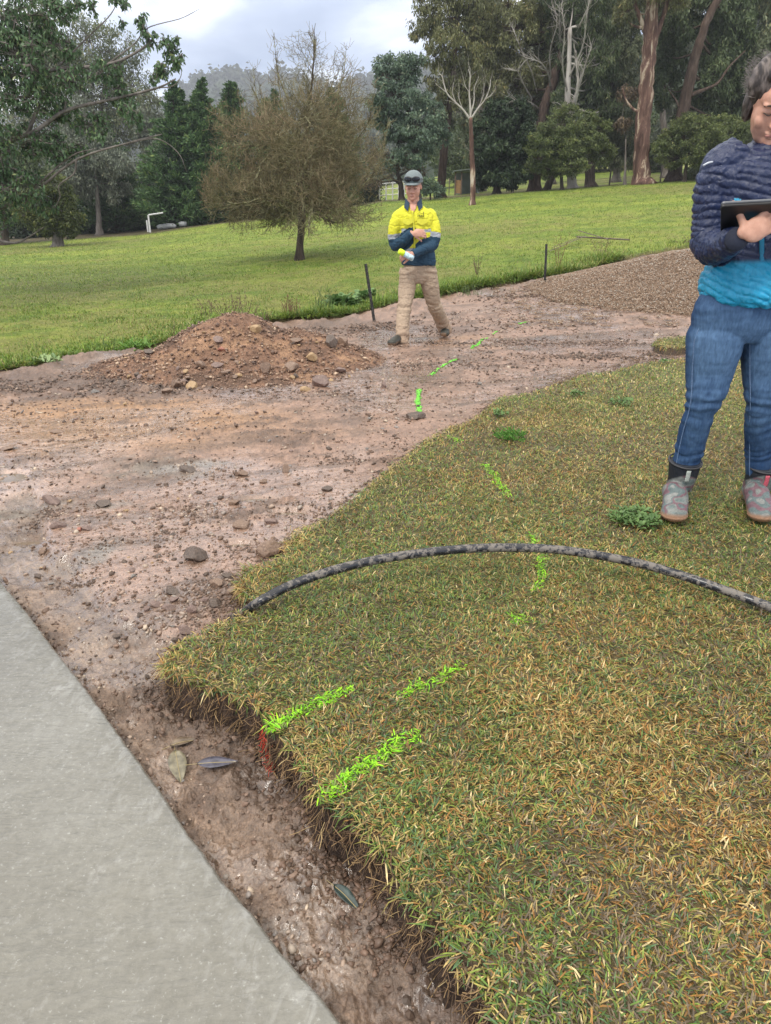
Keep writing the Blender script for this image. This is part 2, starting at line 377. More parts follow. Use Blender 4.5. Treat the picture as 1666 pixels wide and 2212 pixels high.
# ---------------- bare earth of the drive
def build_ground():
    X, Y = polar(.3, 62, .0026, 1.42, 1.02, 1060)
    nr, nc = X.shape; x = X.ravel(); y = Y.ravel()
    dz, q = mud_detail(x, y)
    z = terr(x, y) + dz
    sf = sdist(x, y, FIELD)
    keep = ((q['sl'] < .12) & (q['ss'] < .10) & (sf < 1.0)).reshape(nr, nc)
    z = z - .06 * sstep(.1, .5, sf)
    # low bank of spoil along the paddock edge
    z = z + .10 * np.exp(-((sf + .22) / .22) ** 2) * (.5 + .8 * fbm(x, y, 2.2, 4, 140) + .45 * fbm(x, y, 6, 5, 141, .65)) * (y > 5)
    c = mud_color(x, y, q)
    bank = np.exp(-((sf + .2) / .35) ** 2)[:, None] * .7 * sstep(-.3, .3, fbm(x, y, 1.2, 3, 142))[:, None]
    c = c * (1 - bank) + np.array([.10, .064, .045]) * bank
    wet = np.clip(.30 + .75 * q['calm'] + .65 * q['tr'] * sstep(-.3, .2, fbm(x, y, 7, 3, 96)) - 1.5 * q['cl'], 0, 1)
    F = grid_faces(nr, nc, keep)
    V, F, at = compact(np.stack([x, y, z], 1), [F], {'Col': ('POINT', c), 'wet': ('POINT', wet)})
    s = NT('wet_earth'); g1 = s.noise(170, 3, .7); g2 = s.noise(38, 5, .65)
    col = s.mix(s.attr('Col', 'Color'), s.ramp(g1, [(.3, (.55, .52, .5)), (.5, (1, 1, 1)), (.72, (1.65, 1.6, 1.5))]), .75, 'MULTIPLY')
    col = s.mix(col, s.ramp(g2, [(.3, (.6, .58, .56)), (.55, (1, 1, 1)), (.75, (1.25, 1.22, 1.18))]), .7, 'MULTIPLY')
    sp = s.voro(55, out='Color'); 
    rg = s.math('ADD', s.gray(s.attr('wet'), .58, .10), s.gray(g2, -.12, .14, .3, .7))
    bs_ = s.gray(s.attr('wet'), .75, .22); nb = s.bump(g2, .6, .014); nb2 = s.bump(s.noise(85, 4, .7, None, 1.0), .5, .006, nb); nb3 = s.bump(g1, .55, .004, nb2); nb = nb3
    for q_ in (nb, nb2, nb3): s.l(bs_, q_.node.inputs['Strength'])
    s.set(col, rg, nb, spec=.6)
    s.l(s.gray(s.attr('wet'), 0, .9, .35, .9), s.b.inputs['Coat Weight']); s.b.inputs['Coat Roughness'].default_value = .07; s.l(s.bump(g2, .35, .012, s.bump(s.noise(14, 3), .5, .03)), s.b.inputs['Coat Normal'])
    tag(link('ground', make_mesh('ground', V, F, True, at), s.m), kind='structure')
build_ground()
def build_puddles():
    s = NT('muddy_water'); s.set(s.ramp(s.noise(6, 3), [(.3, (.12, .088, .060)), (.7, (.20, .155, .115))]), .06, s.bump(s.noise(25, 3), .04, .01), spec=.6)
    for k, (a_, b_, rx_, ry_) in enumerate(PUD):
        o_ = PUDC[(a_, b_)]; an = np.linspace(0, 2 * math.pi, 41)[:-1]; wb = 1 + .16 * np.sin(an * 3 + k) + .1 * np.sin(an * 5 + 2 * k); x = o_.x + rx_ * wb * np.cos(an); y = o_.y + ry_ * wb * np.sin(an); z = float(terr(np.array([o_.x]), np.array([o_.y]))[0] + mud_detail(np.array([o_.x]), np.array([o_.y]))[0][0]) + .0035
        V = np.vstack([np.column_stack([x, y, np.full(40, z)]), [o_.x, o_.y, z]]); i = np.arange(40); F = np.stack([i, (i + 1) % 40, np.full(40, 40)], 1)
        tag(link('puddle', make_mesh('puddle', V, [F]), s.m), kind='structure')
build_puddles()
# ---------------- paddock
def build_field():
    X, Y = polar(5.0, 135, .004, 1.35, 1.3, 620)
    nr, nc = X.shape; x = X.ravel(); y = Y.ravel()
    sf = sdist(x, y, FIELD) + .10 * fbm(x, y, 2.5, 4, 150) * (y < 40)
    e = sstep(-.12, .10, sf)
    z = terr(x, y) - .10 + .15 * e + .02 * fbm(x, y, 3, 4, 151) * (y < 40)
    keep = (sf > -.25).reshape(nr, nc)
    g1 = np.array([.150, .205, .032]); g2 = np.array([.205, .245, .042]); g3 = np.array([.17, .165, .055]); dk = np.array([.055, .105, .018]); br = np.array([.075, .055, .038])
    def mx(a, b, f): return a * (1 - f[:, None]) + b * f[:, None]
    n1 = fbm(x * .35, y, .5, 5, 152, .6); n2 = fbm(x, y, 1.6, 5, 153, .6); n3 = fbm(x * .3, y, .16, 4, 154)
    c = np.broadcast_to(g1, (len(x), 3)); c = mx(c, g2, sstep(-.2, .3, n1)); c = mx(c, g3, .75 * sstep(0, .35, n3 + .5 * n2)); c = mx(c, dk, .55 * sstep(.1, .4, -n2 + .5 * fbm(x, y, 6, 3, 155)))
    u = x / np.maximum(y, 1)
    # damp hollow in front of the left trees
    d = (1 - sstep(.4, 1.2, np.hypot((u + .50) / .26, (y - 17) / 7) + .3 * n1)) * .55; c = mx(c, np.array([.075, .085, .035]), d)
    litter = sstep(-1.5, 1.2, y - (45.5 + 1.2 * fbm(u * 30, y * 0, 1, 3, 156)) ) * (1 - sstep(54, 60, y) * (u > -.1))
    c = mx(c, br, np.clip(litter * (.9 + .3 * n2), 0, 1))
    c = mx(c, np.array([.11, .07, .045]), (1 - sstep(0, .25, sf)) * .8)
    c = c * (1 + .35 * fbm(x, y, 9, 3, 157)[:, None])
    F = grid_faces(nr, nc, keep)
    V, F, at = compact(np.stack([x, y, z], 1), [F], {'Col': ('POINT', c)})
    s = NT('pasture'); g = s.noise(30, 5, .7); g2 = s.noise(5, 5, .65)
    col = s.mix(s.attr('Col', 'Color'), s.ramp(g, [(.3, (.5, .55, .5)), (.5, (1, 1, 1)), (.72, (1.45, 1.35, 1.3))]), .8, 'MULTIPLY')
    s.set(col, .8, s.bump(g, .8, .04, s.bump(g2, .5, .08)), spec=.2)
    tag(link('field', make_mesh('field', V, F, True, at), s.m), kind='structure')
build_field()
# ---------------- concrete
def build_slab():
    E = SLAB[:14]; pts = []
    for (a, b), (c, d) in zip(E[:-1], E[1:]):
        n = max(2, int(math.hypot(c - a, d - b) / .012))
        for k in range(n): pts.append((a + (c - a) * k / n, b + (d - b) * k / n))
    P = np.array(pts); T = unit(np.gradient(P, axis=0)); Nn = np.stack([T[:, 1], -T[:, 0]], 1)
    if np.dot(Nn[len(P) // 2], [1, 1]) < 0: Nn = -Nn
    s_ = np.cumsum(np.r_[0, np.linalg.norm(np.diff(P, axis=0), axis=1)])
    P = P + Nn * (.0022 * fbm(s_, s_ * 0, 9, 5, 201, .65) + .002 * fbm(s_, s_ * 0, 70, 2, 202))[:, None]
    zt = -.09; rows = []
    inner = [0, .004, .010, .03, .08, .16, .3, .5, .8, 1.2, 1.8, 2.6, 4, 6]
    prof = [(0, -.16), (0, -.018), (.0, -.009)] + [(i, -.003 if k == 0 else 0.0) for k, i in enumerate(inner[1:])]
    for off, dz in prof:
        Q = P - Nn[len(P) // 2] * off
        zz = zt + dz + (.0022 * fbm(Q[:, 0], Q[:, 1], 5, 3, 203) if off > .01 else 0)
        rows.append(np.column_stack([Q, np.broadcast_to(zz, len(Q))]))
    V = np.concatenate(rows); F = grid_faces(len(prof), len(P)); eg = np.repeat([math.exp(-o_ / .09) for o_, _ in prof], len(P))
    s = NT('wet_concrete'); rel = s.coord('Object')
    st = s.noise(1, 5, .6, s.coord('Object', (10, 30, 10)), 2.2); n1 = s.noise(2.2, 5, .6); n2 = s.noise(60, 4, .7); sp = s.noise(14, 6, .75)
    col = s.ramp(n1, [(.3, (.128, .120, .099)), (.55, (.160, .153, .130)), (.75, (.190, .185, .163))])
    col = s.mix(col, (.36, .355, .335), s.gray(sp, 0, .45, .58, .74))
    col = s.mix(col, s.ramp(n2, [(.35, (.8, .8, .8)), (.6, (1.12, 1.12, 1.12))]), .6, 'MULTIPLY')
    col = s.mix(col, s.ramp(st, [(.36, (.78, .77, .73)), (.55, (1.03, 1.03, 1.03)), (.7, (1.12, 1.12, 1.12))]), .42, 'MULTIPLY')
    scr = s.noise(1, 5, .7, s.coord('Object', (26, 14, 10)), .8); col = s.mix(col, (.40, .40, .385), s.math('MULTIPLY', s.attr('edge'), s.gray(scr, 0, .45, .48, .70)))
    spk = s.noise(120, 3, .6); col = s.mix(col, (.42, .42, .40), s.gray(spk, 0, .4, .62, .74))
    col = s.mix(col, (.135, .118, .082), s.gray(s.noise(1.1, 4, .6), 0, .6, .50, .66))
    rg = s.gray(n1, .09, .26, .35, .7)
    nb = s.bump(st, .45, .006); nb = s.bump(n2, .45, .003, nb); nb = s.bump(sp, .25, .004, nb)
    s.set(col, rg, nb, spec=.55); s.b.inputs['Coat Weight'].default_value = .45; s.b.inputs['Coat Roughness'].default_value = .06; s.l(s.bump(n1, .2, .02, s.bump(st, .2, .005)), s.b.inputs['Coat Normal'])
    tag(link('concrete_path', make_mesh('concrete_path', V, [F], True, {'edge': ('POINT', eg)}), s.m), kind='structure')
build_slab()
# ---------------- turf soil body
def lawn_z(x, y):
    return .012 * fbm(x, y, 1.3, 3, 301) - .10 * sstep(4.2, 7.5, y) + .005 * fbm(x, y, 6, 2, 302)
def build_lawn(poly, name):
    xs = [p[0] for p in poly]; ys = [p[1] for p in poly]
    if name == 'lawn':
        X, Y = polar(.3, 8.6, .0040, 1.35, 1.05, 620)
    else:
        X, Y = np.meshgrid(np.linspace(min(xs) - .2, max(xs) + .2, 90), np.linspace(min(ys) - .2, max(ys) + .2, 60))
    nr, nc = X.shape; x = X.ravel(); y = Y.ravel()
    sd_ = sdist(x, y, poly) + .018 * fbm(x, y, 11, 4, 303)
    h = sstep(-.035, .012, sd_ + .012 * fbm(x, y, 45, 3, 306))
    z = (lawn_z(x, y) - .015) * h + (-.22) * (1 - h) + .02 * fbm(x, y, 30, 3, 304) * (sd_ < .02)
    keep = (sd_ > -.05).reshape(nr, nc)
    soil = np.array([.050, .032, .023]); thatch = np.array([.12, .095, .045])
    k = sstep(.0, .03, sd_)[:, None]; c = soil * (1 - k) + thatch * k; c = c * (1 + .5 * fbm(x, y, 25, 3, 305)[:, None])
    V, F, at = compact(np.stack([x, y, z], 1), [grid_faces(nr, nc, keep)], {'Col': ('POINT', c)})
    s = NT('turf_soil'); g = s.noise(90, 4, .7)
    s.set(s.mix(s.attr('Col', 'Color'), s.ramp(g, [(.3, (.4, .4, .4)), (.7, (1.6, 1.6, 1.6))]), .8, 'MULTIPLY'), .6, s.bump(g, .9, .01), spec=.3)
    tag(link(name, make_mesh(name, V, F, True, at), s.m), kind='structure')
build_lawn(LAWN, 'lawn'); build_lawn(LAWN2, 'lawn')

# ---------------- grass blades
def blades(x, y, z, L, Wd, tilt, az, bend, col):
    """ribbon of two quads per blade"""
    n = len(x); d = np.stack([np.cos(az), np.sin(az)], 1); sd2 = np.stack([-d[:, 1], d[:, 0]], 1)
    V = np.zeros((n, 6, 3)); ts = (0, .55, 1.0); ws = (.8, 1.0, .18)
    for k, (t, w) in enumerate(zip(ts, ws)):
        hz = L * t * np.cos(tilt - bend * t); vz = L * t * np.sin(tilt - bend * t)
        c = np.stack([x, y], 1) + d * hz[:, None]
        for j, sg in enumerate((-1, 1)):
            V[:, 2 * k + j, :2] = c + sd2 * (sg * Wd * w * .5)[:, None]; V[:, 2 * k + j, 2] = z + vz
    b = np.arange(n)[:, None] * 6
    F = np.concatenate([b + np.array([0, 1, 3, 2]), b + np.array([2, 3, 5, 4])])
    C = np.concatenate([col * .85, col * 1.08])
    return V.reshape(-1, 3), F, C
def grass_mat(name, rough=.5, tr=.25, gain=1.0):
    s = NT(name); c = s.attr('Col', 'Color'); s.set(c, rough, spec=.35); s.translucent(c, tr); return s.m
MG = grass_mat('grass_blades')
PAL = np.array([[.112, .188, .038], [.095, .172, .070], [.190, .250, .044], [.46, .34, .13], [.34, .175, .05], [.17, .13, .085], [.30, .27, .07], [.62, .50, .26]])
DASH = [  # painted dashes, pixel polylines along each dash and half width in metres
    ([(555, 1585), (600, 1552), (660, 1520), (752, 1482)], .022), ([(712, 1700), (760, 1660), (830, 1618), (892, 1580)], .022),
    ([(872, 1492), (930, 1465), (1003, 1425)], .018), ([(1115, 1330), (1132, 1322)], .022), ([(1158, 1262), (1172, 1228), (1170, 1192)], .018), ([(1163, 1178), (1150, 1150)], .018),
    ([(1098, 1064), (1075, 1030), (1052, 998)], .020), ([(995, 950), (970, 938)], .016)]
DASHW = [[on_z(a, b, .015) for a, b in p] for p, w in DASH]
def dash_near(x, y):
    best = np.full(len(x), 9.); idx = np.zeros(len(x), int)
    for i, P in enumerate(DASHW):
        for a, b in zip(P[:-1], P[1:]):
            ex, ey = b.x - a.x, b.y - a.y; t = np.clip(((x - a.x) * ex + (y - a.y) * ey) / (ex * ex + ey * ey), 0, 1)
            d = np.hypot(x - a.x - t * ex, y - a.y - t * ey) / DASH[i][1]
            m = d < best; best[m] = d[m]; idx[m] = i
    return best, idx
def lawn_grass():
    r = np.random.default_rng(11); xs = []; ys = []; sc = []
    for y0, y1, dens, s_ in ((.55, 1.6, 40000, 1.), (1.6, 2.4, 34000, 1.0), (2.4, 3.4, 22000, 1.15), (3.4, 5.0, 11000, 1.45), (5.0, 8.4, 5000, 2.0)):
        x1 = y1 * .92 + .1; n = int(dens * (y1 - y0) * x1 * 1.5)
        x = r.uniform(-x1 * .5, x1, n); y = r.uniform(y0, y1, n); m = (x < y * .68 + .25); xs.append(x[m]); ys.append(y[m]); sc.append(np.full(m.sum(), s_))
    x = np.concatenate(xs); y = np.concatenate(ys); sc = np.concatenate(sc)
    sd_ = sdist(x, y, LAWN) + .018 * fbm(x, y, 11, 4, 303)
    sd2_ = sdist(x, y, LAWN2); inn = (sd_ > -.008) | (sd2_ > -.02)
    x, y, sc, sd_ = x[inn], y[inn], sc[inn], sd_[inn]
    n = len(x); print('blades', n)
    z = lawn_z(x, y) - .012
    grn = fbm(x, y, 1.4, 4, 311); gry = fbm(x, y, 2.1, 4, 312); far = sstep(2.6, 5.0, y)
    w = np.stack([.25 + .32 * grn, .22 + .22 * grn - .12 * far, .20 + .25 * grn + .12 * far, .15 + .06 * far - .15 * gry, .14 - .2 * grn - .06 * far, .20 + .65 * gry - .12 * far, .16 + .12 * far, .04 + .02 * far + 0 * x], 1)
    w[:, 3] += .35 * (np.abs(sd_) < .05); w = np.clip(w, .01, None); w /= w.sum(1, keepdims=True); cum = np.cumsum(w, 1)
    k = (r.random(n)[:, None] > cum).sum(1).clip(0, 7)
    col = PAL[k] * (r.uniform(.55, 1.35, n))[:, None] * (1 + .22 * fbm(x, y, 5, 3, 313))[:, None]
    # where boot and dog weeds thin
    L = r.uniform(.010, .027, n) * (.7 + .3 * sc); Wd = r.uniform(.0018, .0038, n) * sc
    tilt = r.uniform(R(8), R(62), n); az = r.uniform(0, 2 * math.pi, n); bend = r.uniform(-.1, .9, n)
    # clumping: neighbouring blades lean the same way
    az = az * .55 + 7 * fbm(x, y, 16, 2, 314)
    edge = sd_ < .015
    tilt[edge] = r.uniform(R(-50), R(25), edge.sum()); L[edge] *= r.uniform(1.1, 2.2, edge.sum())
    bd, bi = dash_near(x, y); pm = (bd < .58 + .34 * r.standard_normal(n)) & (fbm(x, y, 45, 2, 315) > -.42)
    z0 = z + r.uniform(0, .014, n)
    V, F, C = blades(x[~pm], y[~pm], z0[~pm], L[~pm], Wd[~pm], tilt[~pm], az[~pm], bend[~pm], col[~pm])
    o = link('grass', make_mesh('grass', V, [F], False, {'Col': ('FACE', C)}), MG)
    tag(o, 'short kikuyu turf grass mixed green and straw brown on the lawn', 'grass', kind='stuff')
    # the painted blades
    s = NT('marking_paint'); s.set(s.attr('Col', 'Color'), .6, spec=.3); MP = s.m
    names = ['longer lime paint dash running in from the turf edge above the red smear', 'nearest lime paint dash at the ragged turf edge', 'lime paint dash on the grass left of the bare soil patches',
        'tiny lime paint dot alone on the grass below the pipe', 'lime paint dash on the grass just below the black pipe', 'short lime paint dash on the grass just above the black pipe',
        'lime paint dash on the grass left of the green weed clump', 'faint lime paint fleck near the far tip of the lawn']
    for i, nm in enumerate(names):
        q = np.where(pm & (bi == i))[0]
        q2 = np.concatenate([q, q[::2]]); m = len(q2)
        if not m: continue
        lim = np.array([.20, .60, .02]); yel = np.array([.36, .70, .015])
        c = lim + (yel - lim) * r.random(m)[:, None]; c = c * r.uniform(.5, 1.05, m)[:, None]; un = r.random(m) < .24; c[un] = np.array([.16, .22, .05])
        V, F, C = blades(x[q2] + r.normal(0, .004, m), y[q2] + r.normal(0, .004, m), z0[q2] + r.uniform(.0, .009, m), L[q2] * r.uniform(.6, .95, m), Wd[q2] * 1.1, r.uniform(R(5), R(38), m), az[q2] + r.uniform(-1, 1, m), bend[q2], c)
        tag(link('paint_mark', make_mesh('paint_mark', V, [F], False, {'Col': ('FACE', C)}), MP), nm, 'paint mark', 'lime survey paint dashes')
lawn_grass()
# roots and straw hanging off the cut edge
def edge_roots():
    r = np.random.default_rng(12); acc = Acc(); P = np.array(LAWN[:44])
    seg = np.diff(P, axis=0); ln = np.linalg.norm(seg, axis=1); cu = np.r_[0, np.cumsum(ln)]
    for k in range(3400):
        s_ = r.uniform(0, cu[-1]) if k > 1500 else r.uniform(0, min(cu[-1], 2.6)); i = min(np.searchsorted(cu, s_) - 1, len(ln) - 1); i = max(i, 0); t = (s_ - cu[i]) / ln[i]
        p = P[i] + seg[i] * t; nrm = np.array([-seg[i][1], seg[i][0]]) / ln[i]
        if float(sdist(np.array([p[0] + nrm[0] * .02]), np.array([p[1] + nrm[1] * .02]), LAWN)[0]) > 0: nrm = -nrm
        z0 = r.uniform(-.10, 0); L = r.uniform(.015, .065); a = p + nrm * r.uniform(-.006, .022)
        q = [np.array([*a, z0])]; d = np.array([*(nrm * r.uniform(.3, 1)), r.uniform(-.9, .1)]) + r.normal(0, .5, 3)
        for j in range(3):
            d = d + r.normal(0, .45, 3) + np.array([0, 0, -.3]); q.append(q[-1] + unit(d[None])[0] * L / 3)
        q = np.array(q); rr = r.uniform(.0006, .0014)
        V, F = sticks(q[:-1], q[1:], rr, rr); acc.add(V, F, r.random())
    s = NT('dry_roots'); s.set(s.ramp(s.attr('tone'), [(0, (.055, .034, .02)), (.6, (.15, .088, .045)), (.92, (.34, .22, .10)), (1, (.52, .40, .20))]), .7)
    tag(acc.build('turf_roots', s.m), 'fringe of dry roots hanging from the cut turf edge', 'roots', kind='stuff')
edge_roots()
# pasture tufts
def field_grass():
    r = np.random.default_rng(13); xs = []; ys = []; S = []
    for y0, y1, n, s_ in ((6, 9.5, 60000, 1.), (9.5, 15, 90000, 1.25), (15, 26, 100000, 1.8), (26, 46, 90000, 2.6)):
        y = r.uniform(y0, y1, n); x = r.uniform(-.72, .62, n) * y; xs.append(x); ys.append(y); S.append(np.full(n, s_))
    x = np.concatenate(xs); y = np.concatenate(ys); S = np.concatenate(S)
    P = np.array(FIELD[1:24]); sg = np.diff(P, axis=0); ll = np.linalg.norm(sg, axis=1); i = r.choice(len(sg), 60000, p=ll / ll.sum()); q = P[i] + sg[i] * r.random((60000, 1)) + np.abs(r.normal(0, .30, (60000, 1))) * np.stack([-sg[i][:, 1], sg[i][:, 0]], 1) / ll[i][:, None]
    x = np.concatenate([x, q[:, 0]]); y = np.concatenate([y, q[:, 1]]); S = np.concatenate([S, .8 + .06 * q[:, 1]])
    sf = sdist(x, y, FIELD) + .10 * fbm(x, y, 2.5, 4, 150); m = sf > -.06; x, y, S, sf = x[m], y[m], S[m], sf[m]; n = len(x)
    rank = np.exp(-sf / .55)                                       # ranker growth along the cut edge
    rank = np.maximum(rank, .8 * sstep(1.5, 0, sf) * sstep(0, .3, fbm(x, y, .9, 3, 160)))
    z = terr(x, y) + .04
    L = r.uniform(.02, .05, n) * S ** .6 * (1 + 2.2 * rank * r.random(n) * (.4 + 1.4 * sstep(-.2, .3, fbm(x, y, 1.3, 3, 163)))); Wd = r.uniform(.004, .008, n) * S
    g = np.array([[.155, .245, .034], [.215, .29, .042], [.30, .29, .085], [.10, .18, .03], [.36, .30, .14]])
    n2 = fbm(x, y, .8, 4, 161); w = np.stack([.3 + 0 * n2, .3 + .3 * n2, .2 - .3 * n2, .18 + .5 * rank, .05 - .1 * n2], 1).clip(.01); w /= w.sum(1, keepdims=True)
    k = (r.random(n)[:, None] > np.cumsum(w, 1)).sum(1).clip(0, 4); c = g[k] * r.uniform(.7, 1.2, n)[:, None]
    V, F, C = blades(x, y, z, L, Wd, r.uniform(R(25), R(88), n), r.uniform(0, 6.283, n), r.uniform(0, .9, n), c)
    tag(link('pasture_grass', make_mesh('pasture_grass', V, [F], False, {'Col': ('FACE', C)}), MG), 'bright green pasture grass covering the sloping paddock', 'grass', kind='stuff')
field_grass()
# ================================================================ HILLS
def build_hills():
    # angular skyline: pixel column -> pixel height of ridge
    sk = [(-500, 300), (-200, 290), (300, 262), (380, 228), (430, 196), (480, 176), (540, 180), (610, 172), (690, 196), (745, 205), (790, 184), (840, 170), (900, 160), (980, 150), (1100, 150), (1300, 165), (1700, 130), (2100, 100)]
    us = []; el = []
    for a, b in sk:
        d = ray(a, b); us.append(d.x / d.y); el.append(d.z / d.y)
    nu, nr = 520, 120
    u = np.linspace(us[0], us[-1], nu); e = np.interp(u, us, el)
    YF = 900.; ys = 118 * (YF / 118) ** np.linspace(0, 1, nr)
    U, Y = np.meshgrid(u, ys); X = U * Y
    top = CH + YF * e[None] ; t = (Y - 118) / (YF - 118)
    # right side rises sooner (wooded slope just behind the trees)
    near = sstep(.05, .35, U)
    prof = t ** (1.25 - .55 * near)
    z0 = terr(X.ravel(), np.full(X.size, 118.)).reshape(X.shape) - 1.5
    Z = z0 + (top - z0) * prof
    cn = fbm(X.ravel(), Y.ravel(), .13, 4, 401, .65).reshape(X.shape)
    Z = Z + (5.0 * cn * (Y / 300) ** .6 + 9 * fbm(X.ravel(), Y.ravel(), .02, 3, 402).reshape(X.shape) * (1 - t)) * sstep(0, .05, t)
    V = np.stack([X, Y, Z], -1).reshape(-1, 3)
    back = V[-nu:] + np.array([0, 200, -60.]); back[:, 2] = np.maximum(back[:, 2], -2); V = np.vstack([V, back])
    s = NT('forest_hill'); n = s.noise(.12, 6, .7); 
    s.set(s.ramp(n, [(.3, (.012, .020, .012)), (.55, (.035, .05, .026)), (.75, (.07, .08, .045))]), .95, s.bump(n, 1, 3), spec=.05)
    tag(link('hills', make_mesh('hills', V, [grid_faces(nr + 1, nu)]), s.m), kind='structure')
    # ragged line of trees on the ridges
    r = np.random.default_rng(21); acc = Acc()
    n = 3000; k = r.integers(0, nu, n); row = np.where(r.random(n) < .5, nr - 1, r.integers(nr // 3, nr, n)); 
    P = V[row * nu + k] + r.normal(0, 2, (n, 3)) * np.array([1, 1, .3])
    for i in range(n):
        h = r.uniform(5, 11) * (P[i][1] / 430) ** .75; m = 22
        q = r.normal(0, 1, (m, 3)) * np.array([h * .24, h * .24, h * .24]) + P[i] + np.array([0, 0, h * .30])
        d = unit(r.normal(0, 1, (m, 3))); a, b = frames(d); s_ = r.uniform(.8, 1.9, (m, 1)) * (P[i][1] / 430) ** .75
        VV = np.stack([q - a * s_, q + b * s_ * .7, q + a * s_, q - b * s_ * .7], 1).reshape(-1, 3)
        acc.add(VV, np.arange(m * 4).reshape(m, 4), r.random(m))
    V2, F2 = sticks(P - np.array([0, 0, 2]), P + np.array([0, 0, 5]), .25, .15); acc.add(V2, F2, .2)
    tag(acc.build('hill_forest', leaf_mat('hill_leaves', (.018, .028, .014), (.05, .065, .035), None, .8, 0), smooth=False), 'distant wooded hillside and ridge line fading into blue haze', 'forest', kind='stuff')
build_hills()
# ================================================================ TREES
BARK = {}
def bark(kind):
    if kind in BARK: return BARK[kind]
    s = NT('bark_' + kind); v = s.coord('Object', (1, 1, .18)); n = s.noise(9, 5, .7, v); n2 = s.noise(3.0, 5, .65, s.coord('Object', (1, 1, .22)), .6)
    P = dict(dark=((.018, .014, .011), (.06, .045, .035), (.10, .08, .065)), brown=((.028, .019, .015), (.075, .050, .038), (.14, .105, .085)),
             white=((.16, .13, .11), (.30, .27, .24), (.44, .41, .37)), pink=((.055, .030, .023), (.125, .070, .055), (.40, .31, .23)), grey=((.06, .052, .045), (.15, .13, .115), (.26, .235, .21)),
             lichen=((.03, .024, .018), (.075, .062, .038), (.17, .17, .085)))[kind]
    if kind == 'pink': c = s.ramp(n2, [(.36, P[0]), (.50, P[1]), (.56, (.18, .11, .08)), (.60, P[2]), (.72, (.48, .41, .34))])
    elif kind == 'white': c = s.ramp(n2, [(.30, (.10, .07, .055)), (.40, P[1]), (.65, P[2])])
    else: c = s.ramp(n, [(.3, P[0]), (.5, P[1]), (.72, P[2])])
    s.set(c, .85, s.bump(n, .8, .05), spec=.2); BARK[kind] = s.m; return s.m
LEAF = dict(
    euc=leaf_mat('leaf_grey_green', (.060, .078, .046), (.185, .215, .125), (.30, .26, .13)),
    euc_dark=leaf_mat('leaf_deep_green', (.036, .054, .026), (.115, .155, .070), (.22, .23, .10)),
    olive=leaf_mat('leaf_olive', (.065, .072, .032), (.195, .205, .090), (.33, .27, .12)),
    blue=leaf_mat('leaf_blue_green', (.048, .080, .060), (.150, .215, .150), (.24, .26, .17)),
    conifer=leaf_mat('leaf_conifer', (.012, .034, .014), (.075, .145, .050), (.19, .25, .08), .6, .1),
    black=leaf_mat('leaf_black_green', (.008, .018, .008), (.034, .060, .025), (.07, .10, .04), .6, .1),
    wattle=leaf_mat('leaf_wattle', (.045, .066, .022), (.145, .180, .062), (.28, .27, .10)),
    round=leaf_mat('leaf_round', (.026, .040, .012), (.10, .125, .036), (.22, .22, .07)),
    near=leaf_mat('leaf_glossy_near', (.035, .066, .032), (.12, .20, .095), (.30, .34, .15), .35, .25),
    greyb=leaf_mat('leaf_dusty_grey', (.085, .100, .080), (.22, .25, .19), (.30, .29, .20)),
    brush=leaf_mat('leaf_dry_brown', (.07, .05, .034), (.17, .125, .08), (.27, .19, .10)))
def leaves(r, C, size, wid, droop=.6, out=None):
    n = len(C); D = unit(r.normal(0, 1, (n, 3)) * (1 - droop * .6) + np.array([0, 0, -1.3]) * droop + (0 if out is None else out))
    Nn = unit(np.cross(D, unit(r.normal(0, 1, (n, 3))))); L = (size * r.uniform(.6, 1.3, n))[:, None]; w = (wid * r.uniform(.7, 1.2, n))[:, None]
    return np.stack([C, C + D * L * .45 + Nn * w * .5, C + D * L, C + D * L * .45 - Nn * w * .5], 1).reshape(-1, 3), np.arange(n * 4).reshape(n, 4)
def vec(p): return np.array(tuple(p))
TREES_N = [0]
